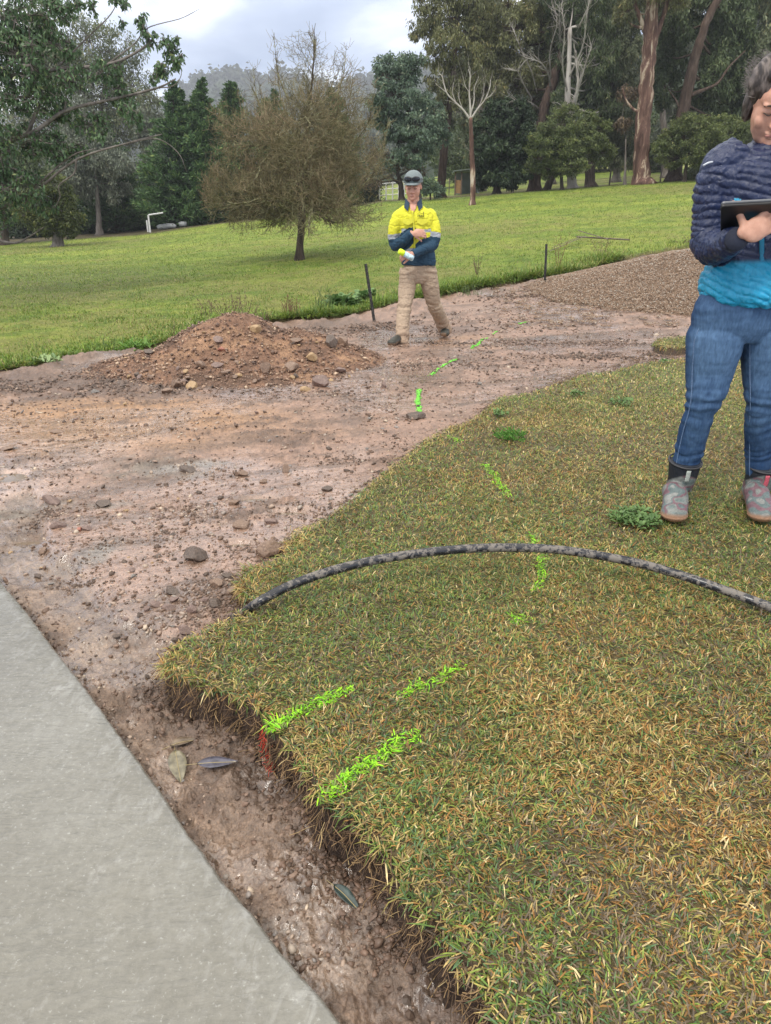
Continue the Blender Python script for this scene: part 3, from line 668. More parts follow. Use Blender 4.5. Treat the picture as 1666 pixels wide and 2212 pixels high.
def tree(name, label, cat, base, Y, trunk, r0, blobs, leafk, barkk, nleaf, size=.16, maxlimb=9., wid=.06, droop=.7, sub=16, tight=.30, depth=1.0, seed=1, group=None, rtop=.35, twig=True, yoff=0., autolimb=True, back=0., limbs=None, limbbark=None, limbdy=0.):
    """base pixel; trunk: pixel polyline upward; blobs: (px,py,rx,ry[,dY]) leaf masses in pixels at distance Y"""
    r = np.random.default_rng(seed * 77 + 5)
    b = pt(base[0], base[1], Y); b.z = float(terr(np.array([b.x]), np.array([Y]))[0]) - .05
    root = empty(name, b); tag(root, label, cat, group)
    m = lambda px, py, dy=0.: vec(pt(px, py, Y + dy))
    T = [vec(b)] + [m(*q) for q in trunk]
    T = np.array(T); nT = len(T) * 5; TQ = catmull(T, nT); wobble = r.normal(0, r0 * .05, (nT, 3)); wobble[0] = 0; TQ = TQ + wobble
    rr = r0 * (1 - (1 - rtop) * np.linspace(0, 1, nT)); rr[0] *= 1.75; rr[1] *= 1.25
    acc = Acc(); add_tube(acc, TQ, rr, 12, n=nT, wob=.16, seed=seed)
    scale = Y * 1.05 / FPX
    lf = Acc(); tot = sum(q[2] * q[3] for q in blobs) if blobs else 1
    S0 = []; S1 = []; SR = []
    for (lx) in (limbs or []):
        pts = [m(*q) + np.array([0, limbdy * min(1, i_ / 2), 0]) for i_, q in enumerate(lx[0])]
        la = Acc() if limbbark else acc
        add_tube(la, np.array(pts), np.linspace(lx[1], lx[1] * .25, len(pts)), 7, n=len(pts) * 4, wob=.3, seed=seed)
        if limbbark:
            LQ = catmull(np.array(pts), 14); s0, s1, sr = [], [], []
            for jj in range(4, 14, 1 if nleaf else 2):
                for _ in range(3 if nleaf else 1):
                    dd = unit((LQ[jj] - LQ[jj - 1])[None])[0]; dd = unit((dd + r.normal(0, .45, 3) + [0, 0, .2])[None])[0]; ln_ = r.uniform(.3, 1.1); pp = LQ[jj]
                    for _k in range(4): qq = pp + dd * ln_ / 4; s0.append(pp); s1.append(qq); sr.append(lx[1] * .22 * (1 - _k * .2)); pp = qq; dd = unit((dd + r.normal(0, .25, 3))[None])[0]
            VV, FF = sticks(np.array(s0), np.array(s1), np.array(sr), np.array(sr) * .8); la.add(VV, FF); la.build('limb', bark(limbbark), root)
    for q in blobs:
        px, py, rx, ry = q[:4]; dy = q[4] if len(q) > 4 else r.uniform(-.6, .6) * rx * scale * depth + back
        c = m(px, py, dy); RX, RZ = rx * scale, ry * scale; RY = RX * depth
        low = TQ[:, 2] < c[2] + RZ * .1
        cand = np.where(low)[0]; cand = cand[len(cand) // 4:] if len(cand) > 3 else np.arange(nT)
        j = cand[np.argmin(np.linalg.norm(TQ[cand] - c, axis=1) + .3 * (nT - cand) * 0)]
        p0 = TQ[j]; mid = (p0 + c) / 2 + np.array([r.normal(0, .1), r.normal(0, .1), -.10]) * np.linalg.norm(c - p0)
        lr = min(rr[j] * .5, .012 * np.linalg.norm(c - p0) + .03 * RX ** .5, maxlimb)
        if autolimb and np.linalg.norm(c - p0) > RX * .3: add_tube(acc, np.array([p0, mid, c]), [lr, lr * .7, lr * .35], 6, n=9, wob=.3, seed=seed)
        n_here = int(nleaf * rx * ry / tot); ns = max(6, int(1.7 * sub * (rx * ry / tot * len(blobs)) ** .6))
        d = unit(r.normal(0, 1, (ns, 3))); rad = r.uniform(.25, 1, ns)[:, None] ** .55
        sc_ = c + d * rad * np.array([RX, RY, RZ]) * .86
        szs = tight * .72 * r.uniform(.5, 1.5, ns)
        k = r.choice(ns, n_here, p=szs ** 2 / (szs ** 2).sum())
        g = r.normal(0, 1, (n_here, 3)); g = g / (1 + .35 * np.linalg.norm(g, axis=1, keepdims=True))
        off = g * np.array([RX, RY, RZ * (.8 + .4 * (droop > .5))]) * szs[k][:, None]
        C = sc_[k] + off
        hgt = (off[:, 2] / (RZ * tight)) 
        V, F = leaves(r, C, size, wid, droop)
        clump_t = r.uniform(-.22, .22, ns)[k]
        lf.add(V, F, np.clip(.46 + clump_t + .16 * np.clip(hgt, -1.5, 1.5) * 0 + r.normal(0, .18, n_here), 0, 1))
        if twig:
            for a_ in sc_:
                S0.append(c * .65 + a_ * .35 + r.normal(0, .04, 3) * RX if False else c); S1.append(a_); SR.append(lr * .3)
            kk = r.choice(n_here, min(n_here, ns * 5), replace=False)
            for z_ in kk: S0.append(sc_[k[z_]]); S1.append(C[z_]); SR.append(.012)
    if S0:
        V, F = sticks(np.array(S0), np.array(S1), np.array(SR), np.array(SR) * .4); acc.add(V, F)
    acc.build('trunk', bark(barkk), root)
    if lf.n: lf.build('crown', LEAF[leafk], root, smooth=False)
    return root
def conifer(label, base, Y, top, halfw, nleaf, leafk='conifer', seed=1, r0=.22, name='conifer_tree', group=None, low=.03, tops=None):
    r = np.random.default_rng(seed * 31 + 2); b = pt(base[0], base[1], Y); b.z = float(terr(np.array([b.x]), np.array([Y]))[0]) - .05
    t = vec(pt(top[0], top[1], Y)); root = empty(name, b); tag(root, label, 'conifer', group); B = vec(b)
    H = t[2] - B[2]; hw = halfw * Y * 1.05 / FPX; acc = Acc(); lf = Acc()
    for (tt, f0) in [(t, 0)] + [(vec(pt(a, c_, Y + .6)), h_) for a, c_, h_ in (tops or [])]:
        nb = int(150 * (1 - .5 * (f0 > 0))); st = B + (t - B) * f0
        add_tube(acc, np.array([st, (st + tt) / 2 + r.normal(0, .05, 3), tt]), [r0 * (1 - f0), r0 * .5 * (1 - f0), .02], 7, n=9)
        for i in range(nb):
            f = low + (1 - low) * (i + r.random()) / nb; p = st + (tt - st) * f
            prof = min(1, 1.6 * (1 - f)) ** 1.05 * (.45 + .62 * r.random()) * (1 if f0 == 0 else .45) + .03
            if f < .12: prof *= .75 + f * 2
            a = r.uniform(0, 6.283); L = hw * prof; e = p + np.array([math.cos(a) * L, math.sin(a) * L, L * r.uniform(.0, .45)])
            md = (p + e) / 2 - np.array([0, 0, .10 * L]); V, F = sticks(np.array([p, md]), np.array([md, e]), .025, .012); acc.add(V, F)
            m = int(nleaf / 150 * (.35 + 1.1 * prof)); tpos = r.random(m) ** .7; spine = (1 - tpos)[:, None] ** 2 * p + (2 * tpos * (1 - tpos))[:, None] * md + tpos[:, None] ** 2 * e
            sp = L * .20 * (1.15 - tpos)[:, None] + .05
            C = spine + r.normal(0, 1, (m, 3)) * sp * np.array([1, 1, .45])
            out = np.array([math.cos(a), math.sin(a), .55])
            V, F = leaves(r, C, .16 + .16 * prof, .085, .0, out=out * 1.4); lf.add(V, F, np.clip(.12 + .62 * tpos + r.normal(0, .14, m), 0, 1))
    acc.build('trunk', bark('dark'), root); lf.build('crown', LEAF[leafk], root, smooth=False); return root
RB = 46.0
# ---- left side, from far to near
tree('eucalypt_tree', 'tall rounded grey green gum rising behind the left trees against the sky', 'tree', (190, 500), 58, [(195, 400), (215, 260), (230, 170)], .35,
     [(110, 90, 85, 60), (190, 90, 75, 50), (240, 140, 75, 60), (285, 185, 60, 55), (235, 210, 75, 60), (165, 190, 80, 70), (300, 245, 50, 60), (250, 290, 70, 55), (312, 300, 26, 45), (190, 280, 70, 60), (120, 170, 80, 80), (60, 90, 70, 70), (327, 225, 20, 30), (70, 250, 80, 80)], 'euc', 'grey', 34000, size=.24, wid=.085, sub=22, tight=.22, seed=1)
conifer('single dark conifer between the grey gum and the twin conifers', (255, 503), 54, (222, 258), 72, 15000, seed=2, tops=[(262, 330, .3)])
tree('eucalypt_tree', 'dusty grey gum with low drooping foliage beside the single dark conifer', 'tree', (215, 508), 51, [(212, 440), (205, 360)], .22,
     [(180, 270, 50, 45), (150, 330, 60, 45), (215, 330, 55, 48), (240, 390, 45, 40), (180, 385, 50, 40), (130, 390, 45, 35), (255, 350, 30, 30)], 'greyb', 'grey', 24000, size=.22, wid=.075, sub=20, tight=.24, seed=3)
tree('eucalypt_tree', 'thin grey weeping gum standing in the gap between two dark conifer groups', 'tree', (322, 490), 56, [(322, 420), (320, 330), (315, 250)], .16,
     [(325, 330, 24, 50), (320, 400, 28, 50), (312, 270, 24, 35), (345, 275, 25, 30), (322, 450, 25, 25)], 'greyb', 'grey', 9000, size=.2, wid=.07, seed=4)
conifer('left one of the tall twin dark conifers with a pointed top', (375, 492), 50, (374, 178), 74, 21000, seed=5, tops=[(390, 195, .55)])
conifer('right one of the tall twin dark conifers with a forked top', (440, 488), 50.5, (437, 172), 76, 21000, seed=6, tops=[(428, 195, .6), (460, 250, .5)])
conifer('dark conifer tip showing just left of the bare tree', (500, 482), 53, (494, 178), 66, 15000, seed=7, tops=[(507, 180, .6)])
conifer('broad dark conifer standing behind the left half of the bare tree', (585, 474), 54, (592, 196), 80, 16000, seed=8, tops=[(570, 215, .5)])
conifer('broad dark conifer standing behind the right half of the bare tree', (705, 458), 54, (716, 192), 78, 16000, seed=9, tops=[(735, 215, .5)])
tree('round_tree', 'small round dark tree with dense low crown at the paddock left end', 'tree', (126, 532), 36, [(124, 500), (120, 450)], .30,
     [(110, 430, 48, 34), (138, 462, 40, 38), (95, 475, 45, 34), (145, 490, 24, 20), (70, 440, 40, 35), (115, 400, 34, 22)], 'round', 'grey', 22000, size=.15, wid=.06, droop=.3, sub=22, tight=.3, seed=10)
tree('round_tree', 'dark bushy tree at the far left edge under the overhanging gum leaves', 'tree', (12, 535), 44, [(10, 480), (5, 420)], .25,
     [(0, 380, 60, 50), (40, 420, 50, 45), (-20, 450, 60, 50), (20, 330, 60, 45), (-60, 380, 60, 80), (65, 370, 45, 40)], 'euc_dark', 'dark', 24000, size=.2, wid=.07, seed=11)
# dark understorey bushes, left
for i, (px, py, rx, ry, Yb, lb) in enumerate([(60, 470, 60, 45, 55, 'low dark bush behind the round tree at the far left'), (200, 470, 60, 45, 57, 'low dark bush under the dusty grey gum'), (290, 465, 50, 40, 58, 'low dark bush beside the white frame'),
        (385, 462, 60, 35, 55, 'low dark bush at the feet of the twin conifers'), (480, 455, 55, 40, 56, 'low dark bush behind the drooping left side of the bare tree'), (570, 440, 60, 40, 57, 'low dark bush behind the bare tree just left of its trunk'), (680, 428, 60, 40, 57, 'low dark bush behind the bare tree just right of its trunk'), (770, 420, 50, 34, 58, 'low dark bush at the right end of the conifer row')]):
    tree('bush', lb, 'bush', (px, py + ry - 6), Yb, [(px, py + ry * .4), (px, py)], .10, [(px, py, rx, ry), (px - rx * .5, py + ry * .35, rx * .6, ry * .6), (px + rx * .5, py + ry * .35, rx * .6, ry * .6)], 'black', 'dark', 5200, size=.34, wid=.13, droop=.2, seed=40 + i)
# ---- right side
tree('eucalypt_tree', 'blue green gum with a domed top beside the bare tree', 'tree', (900, 425), RB, [(903, 380), (893, 300), (880, 230), (872, 170)], .26,
     [(858, 148, 44, 38), (832, 165, 26, 26), (885, 155, 34, 34), (850, 205, 50, 30), (818, 225, 28, 24), (890, 225, 40, 34), (845, 265, 44, 30), (905, 275, 50, 30), (860, 305, 42, 28), (935, 300, 36, 28), (895, 330, 42, 26), (845, 340, 30, 22), (940, 250, 30, 30)], 'blue', 'dark', 25000, size=.19, wid=.08, droop=.5, sub=18, tight=.24, seed=12)
tree('eucalypt_tree', 'tall open gum with drooping olive foliage right of the domed blue gum', 'tree', (952, 428), RB + 3, [(955, 380), (962, 300), (975, 200), (985, 90), (990, 10)], .30,
     [(930, 40, 44, 30), (915, 75, 30, 16), (965, 25, 40, 40), (1010, 10, 44, 34), (960, 85, 44, 30), (1010, 70, 44, 34), (1045, 40, 38, 40), (935, 120, 26, 26), (985, 130, 44, 32), (1030, 140, 42, 40), (950, 170, 34, 30), (1000, 190, 44, 34), (1050, 190, 34, 34), (960, 225, 30, 26), (940, -30, 50, 40), (1020, -40, 60, 50)], 'olive', 'brown', 30000, size=.22, wid=.065, droop=.85, sub=20, tight=.20, seed=13)
tree('dead_tree', 'slender dead tree with bare white forked branches standing in the paddock', 'dead tree', (1021, 441), 38, [(1022, 400), (1020, 340), (1018, 285), (1017, 255)], .14, [], 'olive', 'pink', 0, seed=14, rtop=.6, limbbark='white',
     limbs=[([(1018, 262), (1003, 240), (985, 222), (965, 200), (955, 165), (946, 160)], .055), ([(1017, 262), (1016, 230), (1014, 200), (1016, 165), (1012, 150)], .06), ([(1019, 255), (1032, 235), (1048, 215), (1058, 190), (1060, 172)], .05), ([(1017, 245), (1024, 220), (1025, 190), (1035, 165)], .035),
            ([(985, 222), (978, 200), (980, 180)], .025), ([(965, 200), (950, 188), (940, 180)], .02), ([(1048, 215), (1062, 205), (1072, 190)], .02), ([(1014, 200), (1005, 185), (1000, 165)], .02), ([(1000, 236), (992, 215), (990, 200)], .02), ([(1032, 235), (1044, 208), (1046, 180)], .02), ([(1020, 330), (1010, 322)], .012)])
tree('black_tree', 'very dark dense tree right of the slender dead tree', 'tree', (1073, 418), RB + 1, [(1075, 380), (1078, 320), (1082, 250)], .26,
     [(1080, 250, 40, 34), (1110, 235, 34, 30), (1060, 290, 42, 34), (1105, 290, 44, 36), (1075, 335, 46, 34), (1118, 340, 40, 36), (1050, 375, 34, 24), (1100, 380, 48, 26), (1140, 290, 30, 34), (1045, 330, 30, 30)], 'black', 'dark', 30000, size=.24, wid=.10, droop=.5, sub=18, tight=.28, seed=15)
tree('eucalypt_tree', 'big gum with pale upper limbs and a thick leaning brown trunk', 'tree', (1155, 408), RB + 3, [(1158, 350), (1172, 250), (1190, 190), (1215, 110), (1225, 20)], .42,
     [(1110, 60, 55, 44), (1165, 40, 55, 46), (1100, 120, 50, 40), (1160, 110, 55, 44), (1205, 60, 44, 50), (1130, 170, 50, 36), (1090, 165, 44, 40), (1185, 160, 44, 34), (1100, 10, 60, 40), (1180, -20, 70, 40), (1075, 85, 40, 40), (1150, 215, 46, 26)], 'olive', 'brown', 40000, size=.22, wid=.075, droop=.7, sub=22, tight=.20, back=1.5, seed=16,
     limbbark='white', limbdy=-2.2,
     limbs=[([(1190, 190), (1175, 165), (1150, 150), (1120, 140)], .07), ([(1215, 110), (1200, 80), (1190, 40)], .07), ([(1165, 235), (1140, 228), (1118, 232), (1100, 228)], .05), ([(1150, 215), (1125, 190), (1105, 170), (1092, 165)], .05), ([(1160, 200), (1140, 160), (1110, 120), (1095, 80)], .05), ([(1190, 170), (1180, 120), (1185, 70), (1175, 30)], .05)])
tree('eucalypt_tree', 'gum with white upper trunks and deep green weeping crown', 'tree', (1238, 402), RB + 1, [(1234, 370), (1228, 320), (1226, 250), (1228, 170), (1232, 60)], .30,
     [(1230, 40, 50, 50), (1270, 30, 50, 50), (1290, 80, 46, 44), (1235, 100, 50, 44), (1275, 130, 50, 44), (1240, 160, 46, 40), (1290, 180, 44, 44), (1255, 215, 46, 34), (1310, 130, 34, 40), (1240, -20, 70, 40), (1300, -20, 60, 50), (1215, 215, 34, 28), (1300, 235, 40, 30)], 'euc_dark', 'white', 40000, size=.22, wid=.065, droop=.9, sub=22, tight=.19, back=1.4, seed=17,
     limbbark='white', limbdy=-2.2,
     limbs=[([(1228, 330), (1226, 260), (1228, 200), (1224, 140)], .15), ([(1250, 60), (1262, 20), (1268, -20)], .05), ([(1226, 200), (1206, 150), (1200, 90), (1194, 40)], .06), ([(1228, 170), (1248, 110), (1246, 50), (1256, 0)], .06), ([(1228, 300), (1210, 262), (1195, 240)], .09), ([(1226, 260), (1240, 190), (1255, 120)], .10), ([(1240, 395), (1222, 360), (1205, 330)], .10), ([(1236, 380), (1250, 350), (1262, 318)], .07)])
tree('wattle_tree', 'spreading light green wattle hiding the middle trunks', 'tree', (1215, 405), RB - 1, [(1213, 380), (1215, 340)], .13,
     [(1180, 300, 36, 24), (1215, 270, 42, 26), (1255, 265, 40, 26), (1290, 285, 34, 26), (1165, 335, 32, 24), (1210, 320, 46, 26), (1260, 315, 46, 28), (1300, 330, 34, 24), (1185, 365, 34, 18), (1235, 355, 44, 20), (1225, 240, 26, 16), (1150, 360, 22, 16)], 'wattle', 'dark', 30000, size=.17, wid=.055, droop=.25, sub=22, tight=.22, seed=18)
tree('leaning_tree', 'leaning dark trunked tree under the light green wattle', 'tree', (1180, 410), RB + .6, [(1190, 388), (1202, 360), (1215, 320)], .26, [(1225, 300, 30, 20)], 'wattle', 'dark', 1200, seed=19)
tree('eucalypt_tree', 'dark stemmed gum in the gap left of the big peeling trunk', 'tree', (1277, 392), RB + 4, [(1276, 360), (1285, 310), (1300, 250), (1330, 150), (1345, 60)], .34,
     [(1330, 60, 44, 44), (1345, 120, 40, 44), (1320, 190, 36, 36), (1350, 200, 34, 44), (1350, 10, 40, 40), (1335, 250, 34, 34), (1310, 290, 34, 26), (1350, 300, 30, 34), (1345, 340, 30, 20)], 'euc', 'dark', 34000, size=.22, wid=.075, sub=20, tight=.22, seed=20)
tree('eucalypt_tree', 'huge gum with red brown peeling bark patches and bare pale fork on top', 'tree', (1388, 392), RB - 1, [(1386, 350), (1388, 280), (1396, 190), (1402, 110), (1408, 40), (1408, -60)], .50,
     [(1440, 0, 50, 30), (1375, -20, 50, 30), (1420, -60, 80, 40), (1358, 20, 26, 26)], 'olive', 'pink', 9000, size=.22, wid=.07, sub=20, tight=.22, seed=21, rtop=.62,
     limbs=[([(1402, 110), (1424, 60), (1440, 10), (1447, -50)], .20), ([(1404, 90), (1385, 45), (1370, 5), (1362, -40)], .18), ([(1386, 245), (1368, 236), (1352, 215), (1345, 190)], .10), ([(1408, 70), (1392, 62), (1368, 55), (1352, 40)], .12)])
tree('stump_tree', 'thin broken trunk with a dead brown leaf clump beside the peeling gum', 'tree', (1350, 398), RB - .5, [(1351, 360), (1352, 300)], .10, [(1345, 265, 20, 14), (1355, 200, 22, 18)], 'brush', 'grey', 1300, size=.2, seed=22)
tree('eucalypt_tree', 'gum with dark forked leaning trunk right of the peeling gum', 'tree', (1458, 385), RB + 0, [(1462, 330), (1470, 270), (1484, 200), (1500, 130), (1522, 60), (1560, -20)], .42,
     [(1460, 50, 50, 50), (1450, 120, 40, 50), (1530, 20, 60, 40), (1480, 0, 60, 40), (1550, 90, 46, 50), (1590, 30, 50, 50), (1600, 110, 50, 54), (1540, 160, 50, 50), (1440, 190, 34, 44), (1600, 180, 46, 46), (1500, 235, 50, 36), (1560, 240, 50, 44)], 'euc_dark', 'brown', 52000, size=.24, wid=.08, sub=22, tight=.21, back=2.2, seed=23, rtop=.45,
     limbs=[([(1484, 210), (1505, 200), (1530, 190), (1552, 178), (1575, 145), (1610, 110)], .13), ([(1474, 250), (1462, 220), (1445, 195)], .09)])
tree('wattle_tree', 'yellow green wattle scrub under the dark forked gum', 'tree', (1480, 388), RB - 1.5, [(1482, 360), (1490, 320)], .12,
     [(1450, 300, 30, 30), (1490, 280, 40, 32), (1540, 275, 38, 34), (1460, 340, 32, 26), (1510, 325, 42, 30), (1560, 330, 40, 34), (1585, 280, 34, 34), (1425, 330, 20, 24), (1600, 350, 40, 34)], 'wattle', 'dark', 30000, size=.18, wid=.055, droop=.25, sub=20, tight=.24, seed=24)
tree('eucalypt_tree', 'tall dark gum behind the standing woman at the right edge', 'tree', (1640, 380), RB + 3, [(1640, 300), (1650, 200), (1660, 80)], .40,
     [(1650, 30, 60, 60), (1670, 120, 60, 60), (1650, 200, 60, 50), (1690, 210, 60, 60), (1640, 280, 50, 50), (1700, 300, 60, 60), (1720, 40, 60, 60), (1700, -30, 80, 50), (1620, 250, 40, 40), (1640, 340, 50, 30)], 'euc', 'brown', 40000, size=.26, wid=.09, sub=20, tight=.24, seed=25)
tree('small_tree', 'small pale green sapling directly right of the man', 'tree', (930, 430), RB - 2, [(930, 415), (930, 395)], .06, [(930, 398, 20, 20), (918, 412, 16, 14), (944, 412, 16, 14)], 'blue', 'dark', 3000, size=.14, wid=.06, droop=.1, seed=26)
tree('eucalypt_tree', 'bare brown branched tree with sparse leaves behind the man', 'tree', (868, 430), RB + 2, [(866, 400), (858, 370), (850, 330)], .20, [(840, 365, 34, 20), (815, 345, 30, 24), (870, 350, 30, 22), (800, 385, 30, 18), (905, 375, 24, 18)], 'brush', 'dark', 3500, size=.16, wid=.04, seed=27,
     limbs=[([(864, 398), (845, 385), (825, 388), (812, 398)], .08), ([(860, 380), (880, 370), (895, 352)], .07)])
for i, (px, py, rx, ry, Yb, lb) in enumerate([(1000, 340, 60, 50, 70, 'far dark scrub between the open gum and the dead tree'), (1320, 330, 70, 40, 74, 'far dark scrub left of the peeling gum'), (1420, 320, 50, 60, 68, 'far dark scrub seen right of the peeling gum'), (1550, 370, 60, 30, 52, 'low dark scrub beneath the yellow green wattle'), (960, 300, 60, 60, 80, 'distant grey scrub left of the dead tree'), (1160, 320, 60, 40, 78, 'distant scrub behind the light green wattle')]):
    tree('bush', lb, 'bush', (px, py + ry), Yb, [(px, py + ry * .4), (px, py)], .12, [(px, py, rx, ry), (px - rx * .5, py + ry * .3, rx * .6, ry * .6), (px + rx * .5, py + ry * .3, rx * .6, ry * .6), (px, py - ry * .6, rx * .6, ry * .6)], 'euc_dark', 'dark', 6500, size=.34, wid=.13, droop=.5, seed=60 + i)
for i, (px, top, Yb, lf, lb) in enumerate([(1040, 20, 60, 'euc', 'tall grey green gum filling the gap behind the slender dead tree'), (1190, 10, 62, 'greyb', 'tall dusty gum far behind the light green wattle'), (1330, 20, 60, 'euc', 'tall gum filling the gap left of the peeling trunk'), (1435, 0, 61, 'greyb', 'tall dusty gum between the peeling trunk and the dark forked gum'), (1560, 10, 62, 'euc', 'tall gum far behind the dark forked gum near the right edge')]):
    rr_ = np.random.default_rng(200 + i); bl = [(px + rr_.normal(0, 26), y_, rr_.uniform(30, 48), rr_.uniform(28, 42)) for y_ in (top, top + 50, top + 90, top + 130, top + 175, top + 220, top + 260, top + 300)]
    tree('eucalypt_tree', lb, 'tree', (px, 400), Yb, [(px + 4, 330), (px - 4, 220), (px + 3, 100), (px, top)], .3, bl, lf, 'grey', 22000, size=.28, wid=.095, sub=20, tight=.24, seed=80 + i)
# ---- near overhanging gum, trunk just outside the left edge
def near_gum():
    Y = 13.0
    big = [(30, 30, 80, 50), (110, 20, 50, 26), (40, 120, 70, 44), (120, 95, 50, 28), (150, 170, 44, 26), (225, 150, 34, 26), (255, 190, 30, 26), (285, 235, 26, 30), (60, 210, 70, 34), (140, 240, 40, 24),
           (200, 270, 40, 30), (70, 300, 70, 36), (140, 330, 44, 26), (30, 400, 66, 40), (90, 440, 30, 24), (-60, 100, 90, 90), (-60, 300, 90, 100), (-50, 450, 80, 50), (170, 5, 30, 14),
           (300, 20, 14, 24), (390, 8, 36, 14), (462, 62, 24, 26), (480, 110, 30, 20), (395, 70, 12, 14), (535, 130, 34, 24), (570, 165, 30, 28), (530, 195, 34, 28), (575, 130, 20, 20), (500, 225, 16, 14)]
    # the last entries were read from a 2.08x enlargement
    bl = [b for b in big[:19]] + [(b[0] * .667, b[1] * .75, b[2] * .62, b[3] * .8) for b in big[19:]]
    tree('gum_tree', 'near gum whose glossy leafy branches hang in from the left edge', 'tree', (-330, 560), Y, [(-320, 400), (-290, 250), (-240, 100), (-160, -80)], .30, bl, 'near', 'grey', 24000, size=.075, wid=.034, droop=.75, sub=22, tight=.22, seed=30, depth=.8, maxlimb=.018, autolimb=False,
         limbs=[([(-290, 250), (-150, 220), (0, 170), (120, 150), (230, 140), (300, 110), (340, 75)], .05), ([(-290, 260), (-100, 330), (60, 290), (140, 240), (240, 215), (340, 190), (380, 170)], .045), ([(-310, 330), (-100, 470), (60, 420), (165, 345), (280, 308), (350, 290)], .035),
                ([(165, 345), (160, 375), (128, 400), (130, 425), (118, 450)], .018), ([(280, 308), (340, 300), (385, 330), (404, 372)], .012), ([(230, 140), (290, 95), (320, 60), (390, 40), (430, 20)], .012), ([(240, 215), (300, 205), (340, 215)], .01), ([(120, 150), (190, 80), (240, 30), (262, -20)], .014), ([(-200, 560), (-40, 520), (30, 525), (62, 512), (95, 490)], .03), ([(60, 420), (150, 340), (210, 320)], .02), ([(340, 190), (375, 185), (392, 160), (385, 120)], .010), ([(300, 110), (322, 95), (318, 60), (310, 30)], .010), ([(60, 290), (90, 200), (70, 120), (60, 40)], .03), ([(140, 240), (150, 180), (190, 150), (225, 130)], .015)])
near_gum()
